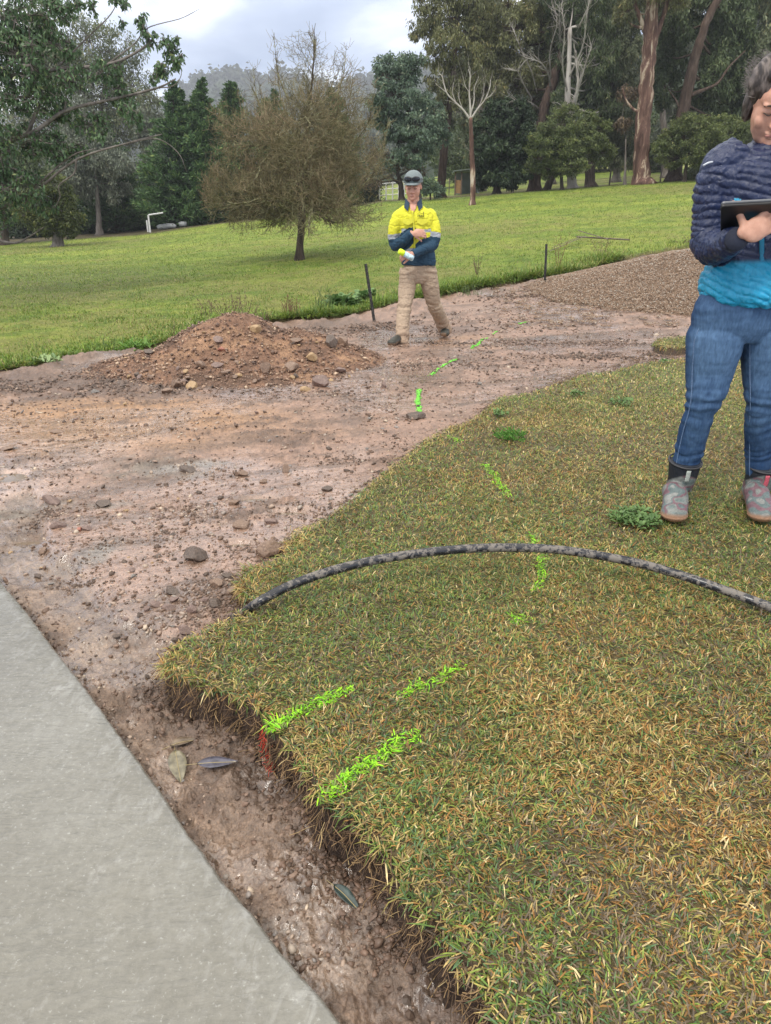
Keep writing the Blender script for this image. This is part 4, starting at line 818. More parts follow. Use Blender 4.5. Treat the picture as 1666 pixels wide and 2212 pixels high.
# ================================================================ BARE TREE
def bare_tree():
    r = np.random.default_rng(99); b = hit(647, 566); Y = b.y; b.z -= .03
    root = empty('bare_tree', b); tag(root, 'bare brown deciduous tree with a wide twiggy crown in the green paddock', 'tree')
    m = lambda px, py, dy=0.: vec(pt(px, py, Y + dy)); sc = Y * 1.03 / FPX
    acc = Acc(); B = vec(b)
    P = np.array([B, m(648, 530), m(651, 490), m(652, 465), m(648, 400), m(655, 330), m(664, 270), m(672, 200), m(678, 120), m(681, 50)])
    rad = np.array([13, 8.2, 7.6, 8.0, 6.5, 5, 3.6, 2.4, 1.2, .4]) * sc * .92
    Q = catmull(P, 40); rr = np.interp(np.linspace(0, 9, 40), range(10), rad); Q[3:] += r.normal(0, .008, (37, 3)); ta = Acc(); add_tube(ta, Q, rr, 9, n=40, wob=.25); ta.build('trunk', bark('dark'), root)
    ctr = m(645, 330)
    S0, S1, R0, R1, TN = [], [], [], [], []
    def seg(a, b_, ra, rb, t): S0.append(a); S1.append(b_); R0.append(ra); R1.append(rb); TN.append(t)
    ends = []
    def inside(p):
        # crown envelope in local units: wide below, narrowing upward
        h = (p[2] - m(650, 560)[2]) / (m(650, 50)[2] - m(650, 560)[2]); rx = np.interp(h, [0, .1, .16, .3, .45, .62, .72, .8, .9, 1.0], [.0, .75, .98, 1.02, 1.02, .98, .90, .72, .46, .08]) * 176 * sc
        d = math.hypot(p[0] - ctr[0] + .05, p[1] - ctr[1]); return d < rx and h > .17 - .08 * d / (176 * sc) + .16 * (vn2(np.array([p[0] * 1.6]), np.array([p[1] * 1.6]), 3)[0] - .5)
    def grow(p, d, L, ra, lev):
        n = max(3, int(L / .12)); step = L / n; pr = p; rr_ = ra
        for i in range(n):
            d = unit((d + r.normal(0, .17, 3) + np.array([0, 0, (-.05 if lev < 2 and L > .6 else .02)]))[None])[0]; q = pr + d * step
            if lev > 0 and not inside(q): break
            nr_ = ra * (1 - .75 * (i + 1) / n); seg(pr, q, rr_, nr_, r.random()); pr, rr_ = q, nr_
            if lev < 3 and i >= (1 if lev else 2):
                for _ in range(2 if lev == 2 else (2 if r.random() < .6 else 1)):
                    a = unit(r.normal(0, 1, (1, 3)))[0]; nd = unit((d * .75 + a * .75 + np.array([0, 0, .10]))[None])[0]
                    grow(pr, nd, L * r.uniform(.32, .55) * (1 - .3 * i / n), max(nr_ * .6, .0035), lev + 1)
            if lev == 3 or (lev == 2 and i > n - 3): ends.append((pr, d))
    # scaffold limbs
    for k in range(52):
        f = r.uniform(.0, 1) ** 1.1; j = int(10 + f * 14); p = Q[j]; a = k * 2.4 + r.normal(0, .2); hh = f
        el = r.uniform(-.22, .45) + hh * .55; d = np.array([math.cos(a) * math.cos(el), math.sin(a) * math.cos(el), math.sin(el)])
        L = 190 * sc * (1.0 - .22 * hh) * r.uniform(.85, 1.15); grow(p, d, L, (.045 - .022 * hh), 0 if False else 1)
    for k in range(26):   # upward leaders on top
        f = r.uniform(0, 1); j = int(22 + f * 15); p = Q[j]; a = r.uniform(0, 6.283); d = np.array([math.cos(a) * .5, math.sin(a) * .5, 1.0])
        grow(p, unit(d[None])[0], 100 * sc * (1 - .6 * f) * r.uniform(.6, 1.2), .016 * (1 - .5 * f), 1)
    for (px, py) in ((545, 135), (598, 120), (592, 70), (750, 90), (815, 170), (765, 150), (560, 170), (520, 190), (480, 250), (840, 260)):
        p0 = m(650 + (px - 650) * .45, py + 130 + abs(px - 650) * .3, r.uniform(-.5, .5)); t = m(px, py, r.uniform(-.5, .5)); q = catmull(np.array([p0, (p0 + t) / 2 + np.array([(px - 650) * sc * .12, 0, -.1]), t]), 12)
        for i in range(11):
            seg(q[i], q[i + 1], .020 * (1 - i / 12), .020 * (1 - (i + 1) / 12), .4)
            if i > 2:
                for _ in range(3):
                    d = unit((q[i + 1] - q[i] + r.normal(0, .09, 3) + np.array([0, 0, .03]))[None])[0]; e = q[i] + d * r.uniform(.15, .45) * (1.1 - i / 14); mm = (q[i] + e) / 2 + r.normal(0, .02, 3)
                    seg(q[i], mm, .006, .004, r.random()); seg(mm, e, .004, .002, r.random())
                    for _ in range(4): ends.append((mm + (e - mm) * r.random(), d))
    # drooping side skirts
    ends = ends if len(ends) < 30000 else [ends[i] for i in r.choice(len(ends), 30000, replace=False)]
    E = np.array([e[0] for e in ends]); D = np.array([e[1] for e in ends]); print('bare tree', len(S0), len(E))
    hE = (E[:, 2] - m(650, 560)[2]) / (m(650, 50)[2] - m(650, 560)[2]); rad_ = np.hypot(E[:, 0] - ctr[0], E[:, 1] - ctr[1]) / (176 * sc)
    wt = (.25 + rad_ ** 1.5) * (1 - .45 * sstep(.62, .76, hE)); kk = r.choice(len(E), 21000, p=wt / wt.sum()); p = E[kk] + r.normal(0, .03, (len(kk), 3)); low = np.clip((m(650, 430)[2] - p[:, 2]) / 1.2, 0, 1)[:, None]
    d = unit(D[kk] * .5 + r.normal(0, .6, (len(kk), 3)) + np.array([0, 0, .35]) * (1 - 2.4 * low)); q = p + d * r.uniform(.06, .26, (len(kk), 1))
    V, F = sticks(np.array(S0), np.array(S1), np.array(R0), np.array(R1), 4); acc.add(V, F, np.repeat(np.array(TN), 4))
    s = NT('mossy_bark'); n = s.noise(6, 5, .7); c = s.ramp(n, [(.3, (.045, .036, .025)), (.48, (.14, .12, .07)), (.62, (.34, .33, .19))]); s.set(c, .9, s.bump(s.noise(30, 4), .6, .02), spec=.2)
    acc.build('branches', s.m, root)
    tw = Acc(); V, F = sticks(p, q, .0042, .0024); tw.add(V, F, np.repeat(r.random(len(p)), 3))
    s = NT('twigs'); s.set(s.mix(s.ramp(s.attr('tone'), [(0, (.080, .074, .040)), (.5, (.165, .140, .085)), (1, (.28, .235, .165))]), s.ramp(s.noise(.9, 4), [(.35, (.75, .85, .6)), (.65, (1.2, 1.0, .95))]), .8, 'MULTIPLY'), .8, spec=.2)
    tw.build('twigs', s.m, root, smooth=False)
bare_tree()
# ================================================================ PEOPLE
def loft(rings, sides=28, e=2.0):
    """rings: (cx,cy,cz, rx, ry, yaw) horizontal super-ellipse slices"""
    an = np.arange(sides) / sides * 2 * math.pi; c = np.cos(an); s_ = np.sin(an)
    c = np.sign(c) * np.abs(c) ** (2 / e); s_ = np.sign(s_) * np.abs(s_) ** (2 / e); V = []
    R_ = np.array(rings, float); n = (len(R_) - 1) * 5 + 1; Q = catmull(R_, n)
    for cx, cy, cz, rx, ry, yw in Q:
        x = c * rx; y = s_ * ry; V.append(np.stack([cx + x * math.cos(yw) - y * math.sin(yw), cy + x * math.sin(yw) + y * math.cos(yw), np.full(sides, cz)], 1))
    V = np.concatenate(V); k = np.arange(sides); k2 = (k + 1) % sides
    f = (np.stack([k, k2, k2 + sides, k + sides], -1)[None] + (np.arange(n - 1) * sides)[:, None, None]).reshape(-1, 4)
    V = np.vstack([V, V[:sides].mean(0), V[-sides:].mean(0)]); c0 = n * sides; b = (n - 1) * sides
    t = np.vstack([np.stack([k2, k, np.full(sides, c0)], -1), np.stack([k + b, k2 + b, np.full(sides, c0 + 1)], -1)])
    return V, f, t
def ball(c, r, ax=None, n=20):
    """ellipsoid; ax optional 3x3 rotation"""
    u = np.linspace(0, math.pi, n); v = np.arange(n) / n * 2 * math.pi
    P = np.stack([np.outer(np.sin(u), np.cos(v)), np.outer(np.sin(u), np.sin(v)), np.outer(np.cos(u), np.ones(n))], -1).reshape(-1, 3) * np.array(r)
    if ax is not None: P = P @ np.array(ax).T
    k = np.arange(n); k2 = (k + 1) % n
    f = (np.stack([k, k2, k2 + n, k + n], -1)[None] + (np.arange(n - 1) * n)[:, None, None]).reshape(-1, 4)
    return P + np.array(c), f, np.zeros((0, 3), int)
def fuse(name, pieces, voxel, smooth=2, fn=None, disp=None):
    """join closed pieces into one continuous skin (voxel remesh), then optional numpy displacement"""
    V = []; F4 = []; F3 = []; n = 0
    for v, f, t in pieces:
        V.append(v); F4.append(f + n)
        if len(t): F3.append(t + n)
        n += len(v)
    fs = [np.concatenate(F4)] + ([np.concatenate(F3)] if F3 else [])
    me = make_mesh('tmp', np.concatenate(V), fs); bm = bmesh.new(); bm.from_mesh(me); bmesh.ops.remove_doubles(bm, verts=bm.verts, dist=1e-6); bmesh.ops.recalc_face_normals(bm, faces=bm.faces); bm.to_mesh(me); bm.free()
    o = bpy.data.objects.new('tmp', me); COL.objects.link(o)
    m = o.modifiers.new('r', 'REMESH'); m.mode = 'VOXEL'; m.voxel_size = voxel; m.use_smooth_shade = True
    if smooth: q = o.modifiers.new('s', 'SMOOTH'); q.factor = .5; q.iterations = smooth
    dg = bpy.context.evaluated_depsgraph_get(); dg.update(); out = bpy.data.meshes.new_from_object(o.evaluated_get(dg)); out.name = name
    bpy.data.objects.remove(o); bpy.data.meshes.remove(me)
    n = len(out.vertices); co = np.zeros(n * 3, np.float32); out.vertices.foreach_get('co', co); co = co.reshape(-1, 3).astype(float)
    no = np.zeros(n * 3, np.float32); out.vertex_normals.foreach_get('vector', no); no = no.reshape(-1, 3)
    if disp is not None:
        co = co + no * np.asarray(disp(co, no))[:, None]; out.vertices.foreach_set('co', co.astype(np.float32).ravel())
    if fn is not None:
        k, col = 'Col', fn(co); t = out.attributes.new(k, 'FLOAT_COLOR', 'POINT'); t.data.foreach_set('color', np.concatenate([col, np.ones((n, 1))], 1).astype(np.float32).ravel())
    out.update(); return out
def limb(P, r, sides=16, n=None): 
    P = [np.array(tuple(p), float) for p in P]; V = tube(np.array(P), r, sides=sides, n=n or (len(P) - 1) * 8 + 1)
    return V
def limb_round(P, r, sides=16):
    P = [np.array(tuple(p), float) for p in P]; out = [limb(P, r, sides)]
    for k in (0, -1):
        rr = r[k] if np.ndim(r[k]) == 0 else max(r[k]); out.append(ball(P[k], (rr * .98,) * 3, n=14))
    return out
def axis_param(co, P):
    """nearest point on polyline: arc length s and distance d"""
    P = np.array([tuple(p) for p in P], float); best = np.full(len(co), 9.); s_ = np.zeros(len(co)); acc = 0
    for a, b in zip(P[:-1], P[1:]):
        e = b - a; L = np.linalg.norm(e); t = np.clip(((co - a) @ e) / (L * L), 0, 1); d = np.linalg.norm(co - a - t[:, None] * e, axis=1)
        m = d < best; best[m] = d[m]; s_[m] = acc + t[m] * L; acc += L
    return s_, best
def basis(fwd, up=(0, 0, 1)):
    f = Vector(fwd).normalized(); r_ = f.cross(Vector(up)).normalized(); u = r_.cross(f).normalized(); return np.array([r_, f, u]).T   # columns: right(x) fwd(y) up(z)
def head_pieces(c, B, s=1.0, woman=False):
    """face points along local +y; c = centre between the ears; unit is metres * s"""
    def L(x, y, z): return np.array(c) + B @ np.array([x, y, z]) * s
    E = lambda x, y, z, a, b_, h: ball(L(x, y, z), np.array([a, b_, h]) * s, B, 18)
    w = .95 if woman else 1.0
    P = [E(0, -.012, .032, .076 * w, .094, .088), E(0, .026, -.028, .066 * w, .060, .078), E(0, .052, -.088, .030 * w, .030, .026), E(0, .028, -.075, .050 * w, .046, .040), E(0, .060, .030, .052, .030, .040)]
    P += [E(0, .092, -.022, .0115, .016, .022), E(0, .100, -.036, .013, .013, .011), E(-.012, .092, -.039, .008, .009, .007), E(.012, .092, -.039, .008, .009, .007), E(0, .084, -.002, .009, .014, .022)]
    P += [E(0, .081, -.062, .024, .010, .006), E(0, .080, -.072, .020, .010, .007), E(0, .078, -.094, .016, .012, .012)]
    for q in (-1, 1):
        P += [E(q * .031, .075, .019, .021, .013, .007), E(q * .030, .069, -.001, .0155, .0135, .010), E(q * .038, .056, -.035, .020, .020, .022), E(q * .038 * w, .022, -.064, .018, .032, .024)]
        P += [E(q * (.070 if woman else .074) * w, -.018, -.006, .006, .013, .022)]
    return P, L
def face_parts(root, L, B, s, skinm, lashm, lipm, woman=False, left=True):
    for q in (-1, 1):
        V = limb([L(q * .017, .0835, -.004), L(q * .030, .0862, -.0075), L(q * .044, .0775, -.003)], [.0016 * s, .0028 * s, .0016 * s], 6); a = Acc(); a.add(V[0], V[1]); a.build('eyelashes', lashm, root)
        V = limb([L(q * .012, .090, .014), L(q * .028, .0900, .0205), L(q * .048, .0775, .016)], [(.0030 * s, .0030 * s)] * 3, 6); a = Acc(); a.add(V[0], V[1]); a.build('eyebrow', lashm, root)
    V = ball(L(0, .0875, -.0672), np.array([.024, .0045, .0050]) * s, B, 12); a = Acc(); a.add(V[0], V[1]); a.build('lips', lipm, root)
def hand_pieces(wr, fwd, palmn, s=1., curl=(.5, .55, .6, .65), thumb=(.6, .5), side=1, spread=.06, curl2=None):
    """wr wrist, fwd direction of fingers, palmn direction out of the palm; side=+1 thumb on (fwd x palmn) side"""
    f = np.array(tuple(fwd), float); f /= np.linalg.norm(f); p = np.array(tuple(palmn), float); p -= f * p.dot(f); p /= np.linalg.norm(p); x = np.cross(f, p) * side
    W_ = np.array(tuple(wr)); P = []
    ax = np.stack([x, f, p], 1)
    P.append(ball(W_ + f * .048 * s, np.array([.040, .052, .016]) * s, ax, 18)); P.append(ball(W_ + f * .020 * s + x * .012 * s + p * .006 * s, np.array([.026, .034, .017]) * s, ax, 16)); P.append(ball(W_ + f * .074 * s, np.array([.039, .020, .014]) * s, ax, 16))
    lens = (.072, .080, .075, .060); off = (.029, .010, -.010, -.029)
    for i in range(4):
        b = W_ + f * (.082 - .004 * abs(i - 1.2)) * s + x * off[i] * s; d = f + x * (off[i] / .03) * spread; d /= np.linalg.norm(d); ang = 0; q = [b - d * .02 * s, b]
        c = curl[i]
        for j, fr in enumerate((.42, .32, .26)):
            ang += c * (1.0, 1.25, .9)[j]; dd = d * math.cos(ang) + p * math.sin(ang); q.append(q[-1] + dd * lens[i] * fr * s)
        rr = np.array([.0098, .0098, .0088, .0080, .0066]) * s * (1 - .05 * (i == 3))
        P += limb_round(q, list(rr), 12)
    b = W_ + x * .026 * s + f * .018 * s + p * .006 * s; a0, a1 = thumb; d = x * math.cos(a0) + f * math.sin(a0) + p * .25; d /= np.linalg.norm(d)
    q = [b, b + d * .034 * s]; d2 = d * math.cos(a1 * .5) + f * .6 * math.sin(a1) + p * .35 * math.sin(a1); d2 /= np.linalg.norm(d2); q += [q[-1] + d2 * .030 * s]; d3 = d2 + p * .25 + f * .2 * a1; d3 /= np.linalg.norm(d3); q += [q[-1] + d3 * .024 * s]
    P += limb_round(q, [.0135 * s, .0115 * s, .0100 * s, .0085 * s], 12)
    return P
def skin_mat(name, a, b):
    s = NT(name); n = s.noise(35, 4); c = s.ramp(n, [(.3, a), (.7, b)]); s.set(c, .5, s.bump(s.noise(300, 3), .15, .002), spec=.35); s.b.inputs['Subsurface Weight'].default_value = .08; s.b.inputs['Subsurface Radius'].default_value = (.02, .008, .004); s.b.inputs['Subsurface Scale'].default_value = .3; return s.m
SKIN_W = skin_mat('skin_fair', (.44, .225, .155), (.56, .315, .225)); SKIN_M = skin_mat('skin_ruddy', (.46, .235, .17), (.58, .33, .25))
LASH = simple('dark_hair', (.05, .035, .028), .6, .2, 50, 0); LIP = simple('lip', (.36, .16, .125), .5, .1, 60, 0); EYEB = simple('brow_hair', (.060, .038, .028), .7, .2, 90, 0)

def fabric(name, scale=260, rough=.8, crease=.25, cs=14):
    s = NT(name); w = s.noise(scale, 2, .5); n = s.noise(cs, 5, .6, None, .8)
    c = s.mix(s.attr('Col', 'Color'), s.ramp(s.noise(45, 4, .65), [(.3, (.78, .78, .78)), (.7, (1.22, 1.22, 1.22))]), .7, 'MULTIPLY')
    s.set(c, rough, s.bump(w, .2, .002, s.bump(n, crease, .02)), spec=.25); return s.m

# ---------------------------------------------------------------- WOMAN
def woman():
    f0 = on_z(1450, 1108, 0); Y = f0.y + .10
    m = lambda px, py, dy=0.: vec(pt(px, py, Y + dy))
    root = empty('person', (m(1545, 1100)[0], Y, 0)); tag(root, 'woman in a navy and turquoise quilted jacket reading a tablet on the lawn', 'person')
    yaw = R(8)
    # landmark points
    hipL, hipR = m(1555, 690), m(1678, 690)      # image left / image right leg roots
    kneeL, kneeR = m(1522, 865, -.03), m(1658, 860, -.03); ankL, ankR = m(1474, 1035, .02), m(1640, 1045, .02)
    sh = m(1556, 352, .0); elb = m(1532, 520, -.02); wri = m(1598, 518, -.27)
    sh2 = m(1765, 350, .02); elb2 = m(1800, 520, .0); wri2 = m(1745, 500, -.27)
    neck = m(1668, 300, .02); hc = m(1672, 222, -.02)
    Bh = basis((-.16, -.90, -.42)); hs = 1.12
    # ------- body
    P, L = head_pieces(hc, Bh, hs, True)
    P += [limb([m(1660, 420, .04), m(1664, 330, .035), m(1668, 262, .01)], [.06, .052, .050])]
    zf = lambda py: m(1600, py)[2]
    def C(px, py, rx, ry, dy=.0): q = m(px, py, dy); return (q[0], q[1], q[2], rx, ry, yaw)
    P += [loft([C(1625, 690, .14, .09), C(1638, 600, .125, .085), C(1650, 480, .13, .09), C(1660, 370, .15, .085), C(1664, 335, .08, .06)])]
    P += [limb([sh + np.array([.03, 0, 0]), elb, wri], [.042, .036, .026]), limb([sh2, elb2, wri2], [.042, .036, .026])]
    legL = [m(1568, 640), m(1547, 725), m(1541, 762), m(1533, 805), m(1525, 850, -.02), m(1512, 888, -.02), m(1500, 928, -.0), m(1488, 975, .02), m(1479, 1012, .02), m(1472, 1050, .02)]
    legR = [m(1672, 650), m(1664, 720), m(1661, 762), m(1656, 805), m(1651, 850, -.02), m(1644, 888, -.02), m(1642, 928, -.0), m(1641, 975, .02), m(1638, 1012, .02), m(1638, 1050, .02)]
    P += [limb(legL, [.07, .07, .068, .062, .055, .045, .04, .038, .034, .034]), limb(legR, [.07, .07, .068, .062, .055, .045, .04, .038, .034, .034])]
    hand_dir = m(1672, 468, -.27) - m(1610, 506, -.29)
    P += hand_pieces(m(1607, 511, -.285), hand_dir, (.0, .92, -.1), 1.05, curl=(.10, .12, .14, .18), thumb=(.15, .0), side=1, spread=.16)
    P += hand_pieces(wri2, (-.5, -.3, .6), (-.3, .3, .8), .98, side=1)
    def skin_dist(co, no): return .0008 * fbm3(co, 60, 2, 5)
    link('body', fuse('body', P, .0040, 1, None, skin_dist), SKIN_W, root)
    face_parts(root, L, Bh, hs, SKIN_W, EYEB, LIP, True)
    # ------- jeans
    def J(px, py, rx, ry, dy=0.): return C(px, py, rx, ry, dy)
    P = [loft([J(1606, 735, .120, .085, .01), J(1608, 715, .205, .108, .01), J(1612, 690, .222, .122, .01), J(1617, 655, .210, .118), J(1624, 610, .17, .10)], e=2.3)]
    rl = [.075, .112, .106, .094, .078, .060, .062, .059, .052, .040]
    P += [limb(legL, rl, 24), limb(legR, rl, 24)]
    def dj(co, no):
        d = np.zeros(len(co))
        for Lg in (legL, legR):
            s_, dd = axis_param(co, Lg); near = np.exp(-(dd / .14) ** 4)
            for c0, w, amp in ((.41, .055, .0050), (.50, .04, .003), (.66, .04, .0035), (.06, .05, .002)):
                env = np.exp(-((s_ - c0) / w) ** 2); d += near * env * amp * np.sin(s_ * 135 + 9 * fbm3(co, 6, 3, 3) + co[:, 0] * 22) * (.4 + 1.2 * vn3(co * 9, 6))
        return d * .8 + .004 * fbm3(co, 9, 3, 8) + .0018 * fbm3(co * np.array([1, 1, 2.2]), 28, 3, 9)
    def cj(co):
        a = np.array([.012, .036, .095]); b = np.array([.075, .14, .245]); n = fbm3(co * np.array([3, 3, .9]), 12, 4, 11); w = np.zeros(len(co))
        for Lg in (legL, legR):
            s_, dd = axis_param(co, Lg); front = sstep(.02, -.07, co[:, 1] - np.interp(s_, [0, .8], [Y, Y])); w = np.maximum(w, np.exp(-((s_ - .20) / .20) ** 2) * front * .85)
            w = np.maximum(w, .35 * np.exp(-((s_ - .42) / .12) ** 2) * front)
        f = np.clip(.16 + w + .40 * n, 0, 1)[:, None]; return a * (1 - f) + b * f
    s = NT('denim'); t1 = s.noise(120, 3, .6, s.coord('Object', (1, 1, .25))); tw = s.noise(420, 2)
    s.set(s.mix(s.attr('Col', 'Color'), s.ramp(t1, [(.32, (.68, .70, .74)), (.68, (1.35, 1.32, 1.28))]), .8, 'MULTIPLY'), .8, s.bump(tw, .25, .002), spec=.2)
    jeans = link('jeans', fuse('jeans', P, .0050, 3, cj, dj), s.m, root)
    seam = simple('seam_thread', (.10, .16, .27), .8, .3, 200, 0)
    for Lg, sx in ((legL, -1), (legR, -1)):
        r_ = np.interp(np.linspace(0, 9, 24), range(10), rl); q = catmull(np.array(Lg), 24); q = q[:-1] + np.stack([sx * r_[:-1] * .93, -r_[:-1] * .42, 0 * r_[:-1]], 1); a = Acc(); add_tube(a, q, .0022, 5, n=23); a.build('seam', seam, jeans)
    # ------- boots
    for ank, toe_dx, lab in ((ankL, -.098, 0), (ankR, -.075, 1)):
        a = np.array(ank); gz = .0; g = np.array([toe_dx, -.20, 0]); 
        bp = [limb([a + np.array([.0, .0, .085]), a + np.array([0, .005, 0]), np.array([a[0], a[1] + .02, .075]), np.array([a[0], a[1] + .015, .05])], [.068, .058, .055, .055], 24)]
        heel = np.array([a[0], a[1] + .045, .045]); toe = np.array([a[0], a[1], .035]) + g
        bp += [limb([heel, (heel + toe) / 2 + np.array([0, 0, .016]), toe], [(.044, .042), (.052, .046), (.053, .034)], 24), ball(toe, (.055, .050, .034)), ball(heel, (.046, .042, .046)), ball((heel * .45 + toe * .55) + np.array([0, .02, .03]), (.048, .075, .048))]
        def cb(co, a=a, toe=toe):
            pal = np.array([[.12, .15, .145], [.165, .175, .165], [.15, .085, .10], [.10, .13, .13], [.20, .205, .195]]); n1 = vn3(co * 26, 5); idx = np.clip((n1 * 6.2 - .6).astype(int), 0, 4); c = pal[idx]
            n = fbm3(co, 90, 2, 7); c = c * (1 + .3 * n[:, None]); ring = np.abs(np.sin(n1 * 70)) < .30; c = np.where(ring[:, None], c * .72, c)
            mud = np.array([.33, .19, .12]); k = sstep(.050, .030, co[:, 2] + .010 * fbm3(co, 18, 3, 8))[:, None]; c = c * (1 - k) + mud * k
            blk = np.array([.014, .017, .024]); k = sstep(.0, .01, co[:, 2] - .128 + .22 * np.abs(co[:, 0] - a[0] + .015) ** 1 + .55 * np.clip(co[:, 1] - a[1] + .03, -.05, .2))[:, None]; return c * (1 - k) + blk * k
        def db(co, no): return .0015 * fbm3(co, 30, 3, 4) + .003 * (co[:, 2] < .03)
        s = NT('boot_rubber'); s.set(s.attr('Col', 'Color'), .55, s.bump(s.noise(140, 3), .3, .003), spec=.35)
        bo = link('boot', fuse('boot', bp, .004, 2, cb, db), s.m, root)
        blackm = simple('boot_trim', (.03, .03, .035), .55, .2, 40, .1)
        # top rim
        an = np.linspace(0, 2 * math.pi, 33); rim = np.stack([a[0] + .068 * np.cos(an), a[1] + .068 * np.sin(an), a[2] + .085 + .014 * np.sin(an)], 1); ac = Acc(); add_tube(ac, rim, .0045, 6, n=33, caps=False); ac.build('boot_rim', blackm, bo)
        ac = Acc(); z1 = a[2] + .062; add_tube(ac, np.array([[a[0] - .006, a[1] - .0665, z1], [a[0] - .007, a[1] - .066, z1 - .03], [a[0] - .008, a[1] - .063, z1 - .052]]), np.array([(.010, .003)] * 3), 8, n=7); ac.build('pull_tab', simple('tab', (.30, .33, .30) if lab == 0 else (.42, .07, .10), .7, .3, 200, 0), bo)
    # ------- jacket torso + sleeves
    P = [loft([C(1645, 655, .215, .130), C(1645, 640, .242, .152), C(1646, 600, .236, .148), C(1650, 550, .196, .127), C(1653, 490, .186, .128), C(1657, 430, .200, .130), C(1660, 385, .205, .118), C(1663, 350, .180, .098), C(1666, 322, .105, .075), C(1668, 305, .068, .066, .01), C(1669, 286, .064, .066, .01)], 36, 2.3)]
    slv = [sh + np.array([.075, .0, .025]), sh + np.array([.005, 0, -.035]), m(1540, 445, .0), elb, m(1556, 533, -.13), wri + np.array([-.012, 0, .002])]
    rs = [.078, .078, .069, .067, .058, .043]
    P += [limb(slv, rs, 24), ball(slv[1], (.078, .078, .078)), ball(slv[3], (.066, .066, .064))]
    slv2 = [sh2 + np.array([-.075, 0, .025]), sh2, elb2, wri2]; P += [limb(slv2, [.078, .075, .062, .042], 20)]
    def sparam(co):
        s_, dd = axis_param(co, slv[1:]); s2, d2 = axis_param(co, slv2[1:]); return s_, dd, d2
    xs_arm = lambda co: np.interp(co[:, 2], [zf(560), zf(500), zf(400), zf(330)], [0, 0, 0, 0])
    def is_arm(co):
        s_, dd, d2 = sparam(co); R_ = np.interp(s_, [0, .12, .26, .34, .45, .6], [.088, .088, .080, .078, .072, .06]); edge = C(1653, 480, 0, 0)[0] - .155
        return ((dd < R_ * 1.12) & ((co[:, 0] < edge + .05 * (s_ < .1)) | (s_ > .30))), s_
    def baf(s_, pitch): 
        ph = s_ / pitch; fr = ph - np.floor(ph); return np.abs(np.sin(math.pi * fr)) ** .55
    def dk(co, no):
        arm, s_ = is_arm(co); sag = .020 * np.cos((co[:, 0] - m(1650, 450)[0]) * 9); pit = .027
        up = co[:, 2] > zf(545)
        hz = np.where(up, co[:, 2] + sag, co[:, 2] - .40 * np.abs(co[:, 0] - m(1640, 600)[0]) + .010 * np.sin(co[:, 0] * 30))
        d = np.where(arm, baf(s_ + .055 * fbm3(co, 5, 3, 20) + .15 * (co[:, 1] - Y) * (s_ < .2), .026), baf(hz + .016 * fbm3(co, 7, 3, 21), pit))
        collar = co[:, 2] > zf(308); d = np.where(collar & ~arm, baf(co[:, 2], .018) * .5, d)
        d = d * .0072 - .005
        ang = np.where(arm, s_, hz); w = fbm3(co * np.array([1, 1, .55]) + no * .02, 42, 3, 22); 
        hem = .004 * np.exp(-((co[:, 2] - zf(640)) / .008) ** 2)
        return d + .0055 * w * np.clip(d / .004 + 1.2, .3, 1.3) + .009 * fbm3(co, 8, 3, 23) - hem
    navy = np.array([.013, .022, .066]); turq = np.array([.012, .30, .50])
    def ck(co):
        arm, s_ = is_arm(co); x0 = m(1648, 450)[0]; cz = co[:, 2]
        k = sstep(zf(552), zf(566), cz + .05 * np.abs(co[:, 0] - x0))          # lower panel
        k = np.maximum(k, ((co[:, 0] > x0 + .05) & (cz > zf(560)) & (cz < zf(395))) * .9)
        k = np.maximum(k, (np.abs(co[:, 0] - (C(1653, 480, 0, 0)[0] - .165)) < .010) & (cz < zf(430)) & (cz > zf(520)) & (co[:, 1] < Y))
        k = np.where(arm, 0, k)[:, None]; c = navy * (1 - k) + turq * k; n = fbm3(co, 20, 3, 25)[:, None]
        return c * (1 + .25 * n)
    s = NT('quilted_nylon'); n = s.noise(34, 5, .6, s.coord('Object', (1, 1, .7)), 1.2)
    s.set(s.attr('Col', 'Color'), .30, s.bump(n, .85, .012, s.bump(s.noise(14, 3, .5), .3, .02)), spec=.5)
    jac = link('jacket', fuse('jacket', P, .0036, 1, ck, dk), s.m, root)
    # zip
    zq = [m(1646, y_, -.138 + (.01 if y_ > 500 else .0)) for y_ in (640, 600, 550, 490)]
    ac = Acc(); add_tube(ac, np.array(zq), np.array([(.009, .004)] * 4), 8, n=16); ac.build('zip', simple('zip_tape', (.010, .19, .33), .5, .2, 300, .2), jac)
    # cuff and small pale sleeve mark
    ac = Acc(); d = (slv[-1] - slv[-2]); d /= np.linalg.norm(d); add_tube(ac, np.array([slv[-1] - d * .012, slv[-1] + d * .008]), .040, 20, n=4); ac.build('cuff', simple('cuff_knit', (.010, .014, .03), .8, .2, 100, .3), jac)
    # sleeve mark
    q = [m(1519, 358, -.078), m(1530, 352, -.083), m(1539, 350, -.080)]; ac = Acc(); add_tube(ac, np.array(q), np.array([(.0048, .0035)] * 3), 8, n=9); ac.build('sleeve_mark', simple('mark_grey', (.45, .48, .52), .5, .25, 400, 0), jac)
    # ------- hair: swept back bun, cap of strands
    hp = [ball(L(0, -.022, .050), np.array([.086, .094, .090]) * hs, Bh, 24), ball(L(.0, -.095, .055), np.array([.045, .040, .045]) * hs, Bh, 16), ball(L(0, .010, .088), np.array([.062, .072, .040]) * hs, Bh, 20), ball(L(-.066, -.026, -.010), np.array([.020, .034, .052]) * hs, Bh, 14), ball(L(.066, -.026, -.010), np.array([.020, .034, .052]) * hs, Bh, 14)]
    def dh(co, no):
        l = (co - np.array(hc)) @ Bh; return .0010 * np.sin(l[:, 0] * 520 + 5 * fbm3(l, 8, 2, 31)) + .0030 * fbm3(l * np.array([2.2, .35, .5]), 34, 3, 32)
